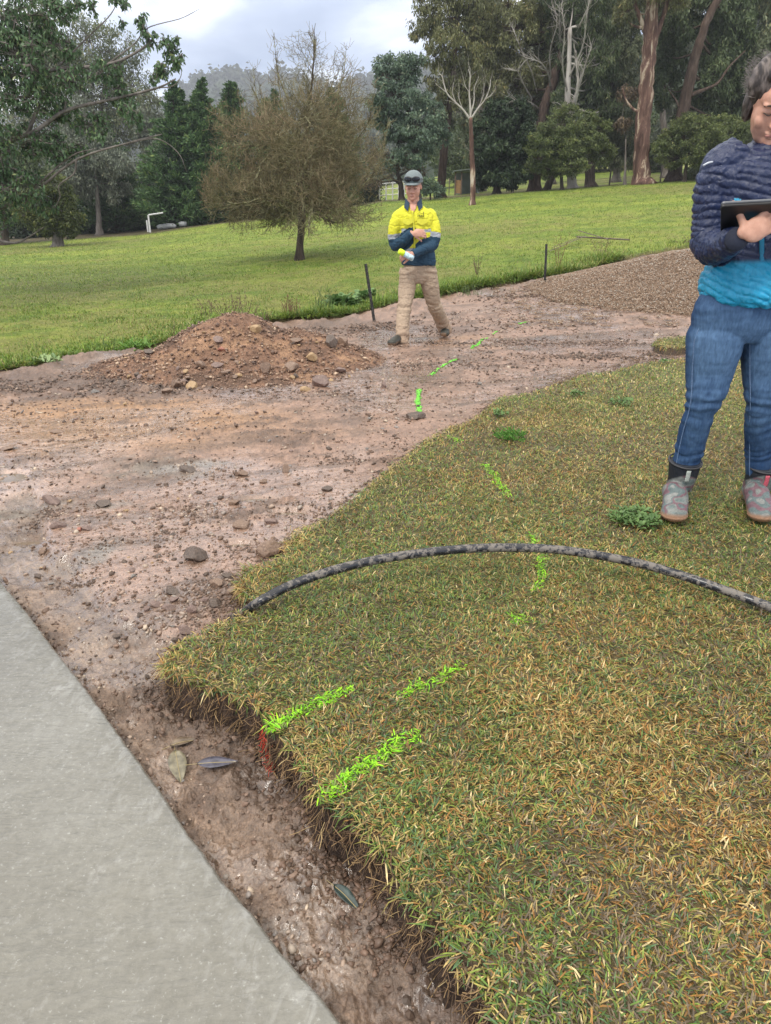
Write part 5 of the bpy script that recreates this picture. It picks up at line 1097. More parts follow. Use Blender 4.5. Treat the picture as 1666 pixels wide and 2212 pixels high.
    def chh(co):
        l = (co - np.array(hc)) @ Bh; n = fbm3(l * np.array([4, .5, .9]), 32, 4, 33)[:, None]; f = np.clip(.30 + 1.9 * n, 0, 1); return np.array([.022, .015, .012]) * (1 - f) + np.array([.155, .125, .11]) * f
    s = NT('greying_hair'); s.set(s.attr('Col', 'Color'), .5, s.bump(s.noise(200, 3), .4, .003), spec=.4)
    link('hair', fuse('hair', hp, .0035, 1, chh, dh), s.m, root)
    r = np.random.default_rng(5); S0 = []; S1 = []
    for k in range(900):
        a = r.uniform(-1.6, 1.6); t = r.uniform(0, 1); base = L(math.sin(a) * .080, -.02 + .09 * math.cos(a) * (1 - t) - .05 * t, .05 + .075 * t * math.cos(a * .8) - .03 * abs(math.sin(a)) * (1 - t))
        d = Bh @ np.array([math.sin(a) * .6 + r.normal(0, .3), -1.0, .3 + r.normal(0, .4)]); d /= np.linalg.norm(d); L_ = r.uniform(.015, .045); p = base; 
        for j in range(3): q = p + d * L_ / 3; S0.append(p); S1.append(q); d = d + r.normal(0, .25, 3) + np.array([0, 0, -.1]); d /= np.linalg.norm(d); p = q
    V, F = sticks(np.array(S0), np.array(S1), .0007, .0005); ac = Acc(); ac.add(V, F); s = NT('hair_strands'); s.set((.16, .14, .13), .5); o = ac.build('loose_strands', s.m, root); o['kind'] = 'stuff'
    # ------- tablet in a folio case
    A = m(1558, 437, -.30); Bp = m(1795, 424, -.30); dn = np.array([0, -.40, -.92]); dn = dn / np.linalg.norm(dn)
    t0 = empty('tablet', A); tag(t0, 'black tablet in a dark folio case held by the woman', 'tablet')
    def slab_(c0, c1, depth_dir, dl, th, rad, name, mat, par):
        bm = bmesh.new(); e = c1 - c0; w = np.linalg.norm(e); e = e / w; n = np.cross(e, depth_dir); n /= np.linalg.norm(n); pts = []
        for (cx, cy, a0) in ((rad, rad, 180), (w - rad, rad, 270), (w - rad, dl - rad, 0), (rad, dl - rad, 90)):
            for k in range(7): a_ = R(a0 + 15 * k); pts.append((cx + rad * math.cos(a_), cy + rad * math.sin(a_)))
        vs = [[bm.verts.new(tuple(c0 + e * x + depth_dir * y + n * z)) for x, y in pts] for z in (-th / 2, th / 2)]; N_ = len(pts)
        bm.faces.new(vs[0][::-1]); bm.faces.new(vs[1]); 
        for k in range(N_): bm.faces.new((vs[0][k], vs[0][(k + 1) % N_], vs[1][(k + 1) % N_], vs[1][k]))
        bmesh.ops.recalc_face_normals(bm, faces=bm.faces); bmesh.ops.bevel(bm, geom=[e_ for e_ in bm.edges if len(e_.link_faces) == 2 and e_.calc_face_angle(0) > 1], offset=th * .2, segments=2, affect='EDGES')
        me = bpy.data.meshes.new(name); bm.to_mesh(me); bm.free(); return link(name, me, mat, par)
    blk = simple('tablet_black', (.010, .010, .011), .45, .15, 60, .05); gr = simple('tablet_edge', (.11, .115, .125), .4, .1, 60, 0)
    dep = np.array([.46, .84, -.56]); dep /= np.linalg.norm(dep)       # screen faces up towards her face
    slab_(A, Bp, dep, .165, .009, .014, 'body', gr, t0)
    slab_(A + np.array([-.001, -.004, -.0095]), Bp + np.array([0, -.004, -.0095]), dep, .170, .009, .012, 'back_cover', blk, t0)
    cm = (A * .52 + Bp * .48); v = ball(cm + np.array([0, -.001, .0]), (.003, .003, .003), n=10); a = Acc(); a.add(v[0], v[1]); a.build('camera_lens', blk, t0)
woman()

# ---------------------------------------------------------------- MAN
def man():
    f0 = hit(862, 748); Y = f0.y + .35
    m = lambda px, py, dy=0.: vec(pt(px, py, Y + dy))
    gz = float(terr(np.array([f0.x]), np.array([f0.y]))[0])
    root = empty('person', (m(905, 700)[0], Y, gz)); tag(root, 'man in a yellow and navy work shirt walking across the muddy drive', 'person')
    hc = m(893, 404, -.02); Bh = basis((-.16, -.96, -.14)); hs = 1.15
    P, L = head_pieces(hc, Bh, hs)
    P += [limb([m(893, 480, .02), m(893, 450, .0), m(893, 425, -.01)], [.080, .070, .062])]
    yaw = R(-6)
    def C(px, py, rx, ry, dy=0.): q = m(px, py, dy); return (q[0], q[1], q[2], rx, ry, yaw)
    shR = m(860, 462, .0); elR = m(855, 528, .02); wrR = m(891, 503, -.20)       # his right arm, image left
    shL = m(932, 460, .03); elL = m(935, 527, -.02); wrL = m(890, 549, -.25)
    P += [loft([C(903, 575, .13, .09), C(900, 520, .13, .09), C(896, 465, .16, .09), C(894, 450, .07, .06)])]
    P += [limb([shR, elR, wrR], [.045, .038, .030]), limb([shL, elL, wrL], [.045, .038, .030])]
    aR = m(866, 728, -.28); aL = m(956, 712, .42)
    lR = [m(884, 580, .0), m(880, 620, -.03), m(874, 662, -.12), m(870, 700, -.20), m(869, 745, -.27)]
    lL = [m(922, 580, .0), m(930, 620, .02), m(937, 655, .08), m(950, 685, .24), m(963, 716, .40)]
    P += [limb(lR, [.08, .075, .06, .05, .045]), limb(lL, [.08, .075, .06, .05, .045])]
    P += hand_pieces(m(893, 502, -.205), m(914, 504, -.20) - m(893, 502, -.205), (.1, .9, -.2), 1.12, curl=(.35, .4, .45, .5), thumb=(1.0, .3), side=-1)
    P += hand_pieces(m(889, 548, -.25), m(874, 551, -.27) - m(889, 547, -.25), (-.1, .85, -.5), 1.12, curl=(.6, .62, .64, .66), thumb=(1.1, .4), side=1)
    link('body', fuse('body', P, .006, 1), SKIN_M, root)
    face_parts(root, L, Bh, hs, SKIN_M, EYEB, LIP)
    # hair under the cap
    link('hair', fuse('hair', [ball(L(0, -.03, .03), np.array([.081, .085, .060]) * hs, Bh, 18)], .006, 1), simple('short_hair', (.10, .06, .04), .8, .3, 60, .3), root)
    # cap
    def dcap(co, no):
        l = (co - np.array(hc)) @ Bh; return .0015 * np.cos(np.arctan2(l[:, 0], l[:, 1]) * 6) + 0 * l[:, 0]
    V, f, t = ball(L(0, -.004, .052), np.array([.088, .104, .090]) * hs, Bh, 36); l = (V - np.array(hc)) @ Bh / hs; keep = l[f].mean(1)[:, 2] > .042
    a = Acc(); a.add(V, f[keep]); capm = simple('cap_grey', (.16, .19, .195), .85, .2, 120, .3); cap = a.build('cap', capm, root)
    sol = cap.modifiers.new('t', 'SOLIDIFY'); sol.thickness = .003
    bm = []; nn = 19
    for j, (off, dz, wd) in enumerate(((.0, 0, .084), (.03, .002, .080), (.052, -.004, .062), (.062, -.010, .040))):
        for k in range(nn):
            x = -1 + 2 * k / (nn - 1); bm.append(L(x * wd, .062 + off + .040 * math.sqrt(max(0, 1 - x * x)), .045 + dz - .010 * x * x))
    a = Acc(); a.add(np.array(bm), grid_faces(4, nn)); br = a.build('cap_peak', capm, cap); q = br.modifiers.new('t', 'SOLIDIFY'); q.thickness = .004
    # sunglasses on the cap
    sg = empty('sunglasses', L(0, .11, .075)); tag(sg, 'black wraparound sunglasses resting on the grey cap of the man', 'sunglasses')
    glm = simple('dark_lens', (.012, .015, .022), .12, .1, 40, 0); frm = simple('black_frame', (.010, .010, .012), .35, .1, 40, 0)
    for q in (-1, 1):
        V, f, t = ball(L(q * .038, .098, .078), np.array([.040, .013, .024]) * hs, Bh @ np.array(Matrix.Rotation(R(-22 * q), 3, 'Z')), 16); a = Acc(); a.add(V, f); a.build('lens', glm, sg)
        a = Acc(); add_tube(a, np.array([L(q * .066, .082, .080), L(q * .092, .040, .072), L(q * .092, -.02, .062)]), .0035, 6); a.build('temple', frm, sg)
    a = Acc(); add_tube(a, np.array([L(-.068, .084, .090), L(-.035, .112, .094), L(0, .118, .090), L(.035, .112, .094), L(.068, .084, .090)]), .0045, 6); a.build('brow_bar', frm, sg)
    # shirt
    P = [loft([C(905, 573, .185, .125), C(904, 562, .195, .135), C(902, 535, .185, .130), C(899, 500, .180, .128), C(897, 472, .200, .125), C(895, 457, .190, .105), C(893, 447, .130, .083), C(893, 443, .095, .070, .01)], 32, 2.4)]
    sR = [shR + np.array([.06, 0, -.005]), shR + np.array([.010, 0, -.045]), m(852, 500, .01), elR, m(872, 520, -.13), wrR + np.array([-.01, 0, 0])]
    sL = [shL + np.array([-.06, 0, -.005]), shL + np.array([-.010, 0, -.045]), m(938, 500, .0), elL, m(915, 538, -.16), wrL + np.array([.012, 0, 0])]
    rs = [.066, .080, .073, .066, .054, .044]; P += [limb(sR, rs, 20), limb(sL, rs, 20), ball(sR[1], (.080,) * 3), ball(sL[1], (.080,) * 3), ball(sR[3], (.069,) * 3), ball(sL[3], (.069,) * 3)]
    zf = lambda py: m(900, py)[2]
    yel = np.array([.64, .62, .045]); nvy = np.array([.020, .052, .090]); sil = np.array([.36, .39, .42])
    def cs(co):
        sa, da = axis_param(co, sR[1:]); sb, db_ = axis_param(co, sL[1:]); arm = (np.minimum(da, db_) < .098) & ((co[:, 0] < C(899, 500, 0, 0)[0] - .150) | (co[:, 0] > C(899, 500, 0, 0)[0] + .150) | ((np.where(da < db_, sa, sb) > .26)))
        s_ = np.where(da < db_, sa, sb); c = np.broadcast_to(yel, (len(co), 3)).copy(); z = co[:, 2] + .004 * fbm3(co, 8, 2, 2)
        c[(z < zf(547))] = nvy; c[(z < zf(535)) & (z >= zf(547))] = sil; c[(z < zf(494)) & (z >= zf(501))] = sil
        ca = np.broadcast_to(yel, (len(co), 3)).copy(); ca[s_ > .165] = sil; ca[s_ > .215] = nvy; c = np.where(arm[:, None], ca, c)
        col = (z > zf(444)) & (np.abs(co[:, 0] - C(893, 440, 0, 0)[0]) < .12); c[col] = nvy
        return c
    def ds(co, no): return .008 * fbm3(co, 7, 3, 3) - .007 * np.maximum(0, 1 - np.abs(fbm3(co * np.array([1, 1, 1.6]), 11, 3, 4)) * 7) + .002
    sh = link('shirt', fuse('shirt', P, .006, 2, cs, ds), fabric('work_shirt', 300, .8, .5, 12), root)
    nav = simple('collar_navy', (.020, .045, .075), .85, .2, 60, .3); yl = simple('shirt_yellow', (.58, .56, .04), .8, .08, 40, .3)
    for q in (-1, 1):   # collar flaps
        bm = [m(893 + q * 8, 438, -.085), m(893 + q * 17, 428, -.02), m(893 + q * 20, 448, -.085), m(893 + q * 12, 456, -.122)]; a = Acc(); a.add(np.array(bm), np.array([[0, 1, 2, 3]])); o = a.build('collar', nav, sh, False); k = o.modifiers.new('t', 'SOLIDIFY'); k.thickness = .006
        cx = 881 if q < 0 else 912; z = [m(cx - 11, 473, -.135), m(cx + 11, 473, -.135), m(cx + 11, 481, -.139), m(cx, 486, -.141), m(cx - 11, 481, -.139)]
        a = Acc(); add_tube(a, np.array(z[2:5]), .0035, 5); a.add(np.array(z), np.array([[0, 1, 2], [0, 2, 3], [0, 3, 4]])); o = a.build('pocket_flap', yl, sh, False); k = o.modifiers.new('t', 'SOLIDIFY'); k.thickness = .004
    a = Acc(); add_tube(a, np.array([m(891, 455, -.125), m(893, 475, -.135), m(895, 500, -.14), m(896, 545, -.14)]), np.array([(.010, .003)] * 4), 6); a.build('button_placket', yl, sh)
    a = Acc(); a.add(np.array([m(885, 441, -.070), m(901, 441, -.070), m(898, 451, -.112), m(891, 463, -.130), m(887, 451, -.115)]), np.array([[0, 4, 1], [4, 2, 1], [4, 3, 2]])); o = a.build('neck_opening', SKIN_M, sh, False); k = o.modifiers.new('t', 'SOLIDIFY'); k.thickness = .006; k.offset = 0
    # chest print: small dark mark with three letters
    inkm = simple('print_ink', (.03, .035, .03), .8, .1, 60, 0); a = Acc()
    def bar(p0, p1, r_=.0022): add_tube(a, np.array([m(*p0, -.1335), m(*p1, -.1335)]), np.array([(r_, .0012)] * 2), 4, n=2)
    for p0, p1 in (((902, 462), (907, 459)), ((907, 459), (911, 461)), ((911, 461), (916, 459)), ((903, 464), (903, 468)), ((903, 464), (906, 464)), ((907, 464), (907, 468)), ((907, 468), (910, 468)), ((910, 468), (910, 464)), ((912, 464), (912, 468)), ((915, 457), (915, 468)), ((913, 468), (917, 468)), ((902, 471), (915, 471))):
        bar(p0, p1, .0030 if p0[1] < 471 else .0012)
    a.build('chest_print', inkm, sh)
    # trousers
    rl = [.108, .100, .083, .078, .080]
    P = [loft([C(903, 612, .10, .09), C(904, 600, .160, .110), C(904, 580, .168, .115), C(904, 565, .160, .110)], 28, 2.3), limb(lR, rl, 20), limb(lL, rl, 20)]
    def dt(co, no):
        d = .006 * fbm3(co, 8, 3, 5) - .006 * np.maximum(0, 1 - np.abs(fbm3(co * np.array([1, 1, 1.7]), 10, 3, 14)) * 7)
        for Lg in (lR, lL):
            s_, dd = axis_param(co, Lg); near = np.exp(-(dd / .15) ** 4)
            for c0, w in ((.78, .12), (.42, .07), (.05, .05)): d = d + near * np.exp(-((s_ - c0) / w) ** 2) * .007 * np.sin(s_ * 85 + 7 * fbm3(co, 5, 2, 6))
        return d
    def ct(co):
        k = np.array([.36, .275, .20]); n = fbm3(co, 6, 3, 8)[:, None]; c = k * (1 + .22 * n); z = co[:, 2]; mud = sstep(gz + .30, gz + .05, z + .1 * fbm3(co, 10, 3, 9))[:, None] * .35; return c * (1 - mud) + np.array([.27, .17, .12]) * mud
    tr = link('trousers', fuse('trousers', P, .006, 2, ct, dt), fabric('khaki_drill', 300, .85, .45, 12), root)
    dkk = simple('dark_patch', (.05, .042, .035), .8, .2, 60, .2)
    for (p0, p1, r_) in (((933, 612, -.075), (944, 609, -.045), .006), ((931, 641, -.035), (944, 641, -.02), .016)):
        a = Acc(); add_tube(a, np.array([m(*p0), m(*p1)]), np.array([(.006, r_)] * 2), 8, n=4); a.build('thigh_zip' if r_ < .01 else 'knee_patch', dkk, tr)
    # boots
    for (ax_, ay_, dy, tx, ty) in ((866, 738, -.27, -.10, -.16), (961, 714, .40, -.01, -.19)):
        k = m(ax_, ay_, dy); g = float(terr(np.array([k[0]]), np.array([k[1]]))[0]) + .005; heel = np.array([k[0], k[1] + .04, g + .05]); toe = np.array([k[0] + tx, k[1] + ty, g + .045])
        P = [limb([np.array([k[0], k[1] + .04, g + .12]), np.array([k[0], k[1] + .02, g + .09]), np.array([k[0], k[1] + .015, g + .06])], [.058, .055, .052], 18), limb([heel, (heel + toe) / 2 + np.array([0, 0, .012]), toe], [(.045, .046), (.052, .046), (.052, .038)], 18), ball(toe, (.054, .050, .040)), ball(heel, (.048, .045, .048))]
        def cb(co, g=g):
            n = fbm3(co, 20, 3, 4)[:, None]; c = np.array([.045, .045, .038]) * (1 + .5 * n); k_ = sstep(.055, .02, co[:, 2] - g + .05 * n[:, 0])[:, None]; return c * (1 - k_) + np.array([.20, .13, .085]) * k_
        b = link('boot', fuse('boot', P, .006, 1, cb, lambda co, no: .003 * fbm3(co, 25, 2, 5)), fabric('boot_leather', 200, .5, .3, 20), root)
        a = Acc()
        for j in range(4):
            c = heel * (.55 - .12 * j) + toe * (.45 + .12 * j) + np.array([0, 0, .062 - .007 * j]); add_tube(a, np.array([c + np.array([-.022, 0, -.004]), c + np.array([0, -.002, .002]), c + np.array([.022, 0, -.004])]), .003, 5)
        a.build('laces', simple('lace', (.10, .10, .09), .8, .2, 80, 0), b)
    # spray can in his hand
    ax = m(862, 542, -.33); bx = m(882, 553, -.30); d = unit((bx - ax)[None])[0]; c = empty('spray_can', ax); tag(c, 'lime capped marking spray can held by the man', 'spray can')
    a = Acc(); add_tube(a, np.array([ax, ax + d * .01, ax + d * .055, ax + d * .062]), [.024, .031, .033, .030], 16, n=4); a.build('cap', simple('lime_plastic', (.62, .85, .02), .4, .1, 20, 0), c)
    a = Acc(); add_tube(a, np.array([ax + d * .062, ax + d * .068, ax + d * .175, ax + d * .18]), [.026, .031, .031, .027], 16, n=4); a.build('canister', simple('can_print', (.45, .62, .72), .35, .5, 30, 0), c)
man()
# ================================================================ STONES, MOUNDS
def stone_mesh(r, sx, sy, sz, sub=3, rough=.22, flat=.0):
    bm = bmesh.new(); bmesh.ops.create_icosphere(bm, subdivisions=sub, radius=1); V = np.array([v.co[:] for v in bm.verts])
    # cut with random planes for angular facets
    for k in range(r.integers(11, 17)):
        n = unit(r.normal(0, 1, (1, 3)))[0]; d = r.uniform(.50, .84); h = V @ n; o = np.maximum(0, h - d); V = V - o[:, None] * n
    V = V * (1 + rough * .18 * fbm3(V + r.uniform(0, 50), 1.6, 3, int(r.integers(999))))[:, None]
    V = V + .02 * fbm3(V + r.uniform(0, 50), 7, 2, 5)[:, None] * V
    V = V * np.array([sx, sy, sz])
    for v, c in zip(bm.verts, V): v.co = c
    me = bpy.data.meshes.new('stone'); bm.to_mesh(me); bm.free(); me.polygons.foreach_set('use_smooth', [False] * len(me.polygons)); return me
def stone_mat(name, a, b, c, rough=.4):
    s = NT(name); n = s.noise(9, 5, .65, s.coord('Generated')); n2 = s.noise(45, 4, .7, s.coord('Generated'))
    col = s.mix(s.ramp(n, [(.3, a), (.5, b), (.7, c)]), s.ramp(n2, [(.3, (.6, .6, .6)), (.7, (1.3, 1.28, 1.25))]), .7, 'MULTIPLY'); s.set(col, s.gray(n2, rough - .15, rough + .2, .3, .7), s.bump(n2, .4, .01), spec=.5); return s.m
SM = [stone_mat('stone_brown', (.12, .075, .052), (.20, .13, .09), (.29, .20, .145)), stone_mat('stone_plum', (.11, .072, .060), (.18, .12, .10), (.26, .185, .155)),
      stone_mat('stone_ochre', (.22, .14, .065), (.34, .22, .11), (.42, .31, .18)), stone_mat('stone_grey', (.11, .098, .088), (.18, .162, .148), (.27, .25, .22)), stone_mat('stone_dark', (.055, .040, .032), (.095, .068, .052), (.15, .105, .08), .3), stone_mat('stone_red', (.20, .07, .05), (.32, .12, .08), (.36, .18, .13))]
def gz(x, y):
    x = np.atleast_1d(np.asarray(x, float)); y = np.atleast_1d(np.asarray(y, float)); return terr(x, y) + mud_detail(x, y)[0]
def ghit(px, py):
    p = hit(px, py)
    for _ in range(2): q = on_z(px, py, float(gz(p.x, p.y)[0])); p = q
    return q
RS = np.random.default_rng(31)
def put_stone(px, py, wpx, hpx, mat, label, group=None, flat=.6, rot=None, sink=.3, P=None, cat='stone'):
    p = ghit(px, py) if P is None else P
    sc = math.hypot(p.y, CH) * 1.0 / FPX; w = wpx * sc * .5; h = hpx * sc * .5
    o = link('stone', stone_mesh(RS, w, w * RS.uniform(.65, .95), max(h, w * .25) * 1.05), SM[mat]); o.location = (p.x, p.y + w * .3, p.z + h * (1 - 2 * sink)); o.rotation_euler = (RS.uniform(-.2, .2), RS.uniform(-.2, .2), RS.uniform(-.5, .5) if rot is None else rot)
    tag(o, label, cat, group); return o
# prominent stones on the bare earth (pixels of base centre, width, height)
for a in [(425, 1212, 62, 44, 4, 'large jagged brown stone standing on the wet earth in mid drive'),
          (575, 1200, 70, 46, 0, 'big brown boulder half buried against the turf edge above the pipe'), (468, 1268, 36, 26, 0, 'round brown stone just left of the turf corner by the pipe'),
          (505, 1285, 34, 24, 0, 'reddish stone tucked under the straw grass tuft'), (492, 1248, 30, 20, 4, 'dark stone above the round brown stone near the turf corner'),
          (371, 1283, 42, 18, 4, 'topmost dark flat stone of the little cluster in front of the pipe'), (373, 1300, 32, 14, 1, 'plum flat stone in the middle of the little cluster'),
          (338, 1309, 30, 14, 1, 'plum oval stone at the left of the little cluster'), (364, 1316, 32, 14, 1, 'plum oval stone at the right bottom of the little cluster'), (317, 1320, 18, 16, 1, 'small round plum stone at the lower left of the cluster'),
          (108, 1088, 46, 26, 1, 'plum stone on the raised edge at the left of the drive'), (221, 1095, 42, 20, 4, 'dark slabby stone on the left half of the drive'), (122, 1140, 40, 22, 1, 'plum wedge stone below the raised left edge'),
          (92, 1195, 22, 22, 0, 'egg shaped stone on the left crumbling bank'), (80, 1248, 24, 10, 4, 'small dark stone lying in the wet trench mud'), (170, 1147, 18, 10, 5, 'small orange red stone beside the pale plum one'), (186, 1146, 32, 12, 1, 'pale plum flat stone beside the orange red one'),
          (400, 1020, 46, 16, 4, 'long dark stone in the grey clay smear'), (520, 1028, 34, 16, 0, 'brown stone right of the grey clay smear'), (618, 1020, 22, 26, 0, 'upright brown stone on the right of the drive'), (568, 1043, 26, 12, 0, 'pale flat stone in a thin puddle'),
          (525, 1140, 50, 22, 0, 'hollow ring shaped muddy lump'), (584, 1130, 32, 16, 1, 'plum stone beside the ring shaped lump'), (708, 1062, 30, 16, 4, 'dark stone near the turf edge in mid drive'), (505, 1088, 34, 10, 0, 'thin flat stone among the small puddles'),
          (252, 1378, 20, 10, 4, 'small dark stone at the foot of the raised bank'), (398, 1368, 38, 26, 1, 'rounded plum stone at the tip of the turf'), (468, 1385 - 20, 22, 14, 0, 'small stone under the turf lip near the tip'), (416, 1325, 30, 24, 1, 'plum stone between the cluster and the turf'), (462, 1308, 34, 22, 4, 'dark stone left of the pipe end'), (440, 1300, 22, 14, 1, 'small plum stone left of the dark stone by the pipe end'), (312, 1385 - 30, 14, 10, 2, 'small ochre pebble on the bank above the trench'),
          (895, 905, 52, 18, 4, 'flat dark stone with the end of a lime paint line on it'), (205, 850, 26, 14, 3, 'pale grey stone alone on the churned bank left of the mound'), (120, 935, 36, 10, 0, 'flat brown stone on the orange subsoil at the left'), (15, 972, 44, 14, 0, 'flat brown stone at the left frame edge'), (360, 850, 30, 20, 0, 'brown stone in front of the mound foot'), (830, 838, 16, 20, 1, 'plum stone to the left of the first paint line on the drive'),
          (1035, 832, 12, 14, 3, 'small grey stone standing on the far drive'), (545, 1230, 20, 12, 0, 'small stone under the left turf notch'), (597, 1693 - 85, 30, 22, 4, 'muddy lump fallen below the red paint smear'), (150, 1085, 14, 8, 2, 'tiny ochre stone behind the plum edge stone')]:
    put_stone(*a)
# scattered smaller ones: nothing tells them apart
m_ = 0
protos = [stone_mesh(RS, 1, RS.uniform(.6, .95), RS.uniform(.3, .6), 2) for _ in range(14)]
k = 0
while k < 120:
    px = RS.uniform(0, 1300); py = 760 + 640 * RS.random() ** 1.2; p = on_z(px, py, -.16)
    if sdist(np.array([p.x]), np.array([p.y]), LAWN)[0] > -.03 or sdist(np.array([p.x]), np.array([p.y]), SLAB)[0] > -.05 or sdist(np.array([p.x]), np.array([p.y]), FIELD)[0] > -.1: continue
    p = ghit(px, py); w = RS.uniform(.005, .014) * (1 + .16 * p.y)
    o = link('stone', protos[k % 14].copy(), SM[(ci := int(RS.choice([0, 0, 1, 1, 4, 2, 3])))]); o.location = (p.x, p.y, p.z + w * .12); o.scale = (w, w, w); o.rotation_euler = (RS.uniform(-.3, .3), RS.uniform(-.3, .3), RS.uniform(0, 6.28))
    cn = ('brown', 'plum', 'ochre', 'grey', 'dark')[ci]; tag(o, 'small loose %s stone lying scattered on the wet drive' % cn, 'stone', 'small %s stones scattered over the drive' % cn); k += 1
# ---- grit and crumbs: uncountable
def pebbles(r, X, Y_, Z, S, tone, flat=.5):
    n = len(X); bm = bmesh.new(); bmesh.ops.create_icosphere(bm, subdivisions=1, radius=1); base = np.array([v.co[:] for v in bm.verts]); F = np.array([[v.index for v in f.verts] for f in bm.faces]); bm.free()
    nv = len(base); k = r.integers(0, 12, n); shapes = np.stack([base * (1 + r.uniform(-.38, .25, (nv, 1))) * np.array([1, r.uniform(.55, 1), r.uniform(.3, .75)]) for _ in range(12)])
    V = shapes[k]; a = r.uniform(0, 6.283, n); ca, sa = np.cos(a)[:, None], np.sin(a)[:, None]; x = V[:, :, 0] * ca - V[:, :, 1] * sa; y = V[:, :, 0] * sa + V[:, :, 1] * ca
    tl = r.normal(0, .35, n)[:, None]; z = V[:, :, 2] + x * tl
    P = np.stack([x, y, z], -1) * S[:, None, None] + np.stack([X, Y_, Z], 1)[:, None]
    return P.reshape(-1, 3), (F[None] + (np.arange(n) * nv)[:, None, None]).reshape(-1, 3), np.repeat(tone, len(F))
def tone_mat(name, stops, rough=.5):
    s = NT(name); s.set(s.ramp(s.attr('tone'), stops), rough, spec=.4); return s.m
def grit():
    r = np.random.default_rng(33); n = 90000
    v = r.random(n); y = np.where(r.random(n) < .45, .9 + 2.3 * v, 3 + 8 * v ** 1.3); u = r.uniform(-.62, .55, n); x = u * y
    sl = sdist(x, y, LAWN); ss = sdist(x, y, SLAB); sf = sdist(x, y, FIELD)
    d, q = mud_detail(x, y); pr = .22 + .9 * sstep(.0, .35, fbm(x, y, 2.2, 4, 501)) * (1 - .6 * q['calm']) + .9 * np.exp(-np.maximum(-sl, 0) / .12) + .8 * np.exp(-np.maximum(-ss, 0) / .02) * (y < 3.5) + .5 * np.exp(-np.abs(q['sb'] + .03) / .05)
    pr = pr * (1 - .88 * np.clip(q['tr'], 0, 1) * (1 - np.exp(-np.maximum(-sl, 0) / .05)) * (1 - np.exp(-np.maximum(-ss, 0) / .02)))
    keep = (sl < -.0) & (ss < -.002) & (sf < 0) & (r.random(n) < pr)
    x, y, d = x[keep], y[keep], d[keep]; n = len(x); z = terr(x, y) + d; S = (r.uniform(.0016, .0055, n) + .009 * (r.random(n) ** 10)) * (1 + .14 * y)
    big = fbm(x, y, 3, 3, 505); soil = r.random(n) < (.62 + .4 * (sdist(x, y, LAWN) > -.12)); tone = np.where(soil, r.uniform(0, .42, n), r.uniform(.45, 1, n))
    P, F, T = pebbles(r, x, y, z + S * .1, S, tone); print('grit', n)
    o = link('gravel', make_mesh('gravel', P, [F], True, {'tone': ('FACE', T)}), tone_mat('grit', [(0, (.060, .040, .028)), (.4, (.16, .10, .07)), (.5, (.26, .175, .13)), (.75, (.34, .26, .20)), (.9, (.20, .18, .17)), (1, (.48, .38, .28))]))
    tag(o, 'loose grit, soil crumbs and pebbles over the wet drive', 'gravel', kind='stuff')
grit()
def clods():
    r = np.random.default_rng(34); X = []; Y_ = []; S = []
    for (px, py, rx, ry, n, s0) in ((130, 800, 2.0, .35, 3600, .022), (620, 702, 1.6, .4, 2400, .026), (1010, 650, 1.8, .7, 3000, .03), (1120, 655, 1.6, .8, 2400, .03), (60, 850, 1.9, .5, 5200, .022), (800, 705, 1.5, .45, 4200, .026), (330, 812, .9, .3, 1500, .02), (1340, 600, 2.6, .8, 3600, .03), (1150, 745, 1.5, .25, 2600, .022), (1330, 775, 1.2, .28, 2200, .022), (1000, 800, 1.3, .35, 1500, .018), (740, 870, .8, .25, 900, .018),
                                    (160, 1290, .10, .35, 900, .008), (110, 1130, .10, .2, 700, .008), (500, 1330, .18, .12, 1100, .008), (560, 1235, .2, .14, 900, .009), (760, 1020, .3, .12, 700, .01)):
        o = on_z(px, py, -.2); x = o.x + r.normal(0, .5, n) * rx; y = o.y + r.normal(0, .5, n) * ry; k = fbm(x, y, 5 if rx > .5 else 14, 3, 520) > r.uniform(-.3, .35, n); x, y = x[k], y[k]; X.append(x); Y_.append(y); S.append(s0 * (.25 + .9 * r.random(len(x)) ** 3))
    for e in range(1):                                             # rim of crumbs along the turf
        P = np.array(LAWN[:44]); sg = np.diff(P, axis=0); i = r.choice(len(sg), 6500, p=np.linalg.norm(sg, axis=1) ** .6 / (np.linalg.norm(sg, axis=1) ** .6).sum()); t = r.random((6500, 1)); q = P[i] + sg[i] * t + r.normal(0, .038, (6500, 2)) * (1 + .25 * P[i][:, 1:2]); X.append(q[:, 0]); Y_.append(q[:, 1]); S.append((.002 + .009 * r.random(6500) ** 3) * (1 + .15 * q[:, 1]))
    x = np.concatenate(X); y = np.concatenate(Y_); S = np.concatenate(S); k = (sdist(x, y, LAWN) < -.005) & (sdist(x, y, SLAB) < -.02) & (sdist(x, y, FIELD) < .1) & (y > .5); x, y, S = x[k], y[k], S[k]
    P, F, T = pebbles(r, x, y, gz(x, y) + S * .15, S, r.random(len(x)))
    tag(link('soil_clods', make_mesh('soil_clods', P, [F], False, {'tone': ('FACE', T)}), tone_mat('clod', [(0, (.050, .034, .025)), (.5, (.10, .066, .048)), (.85, (.17, .11, .08)), (1, (.24, .165, .12))], .6)), 'dark crumbled soil clods churned up along the drive edges', 'soil', kind='stuff')
clods()
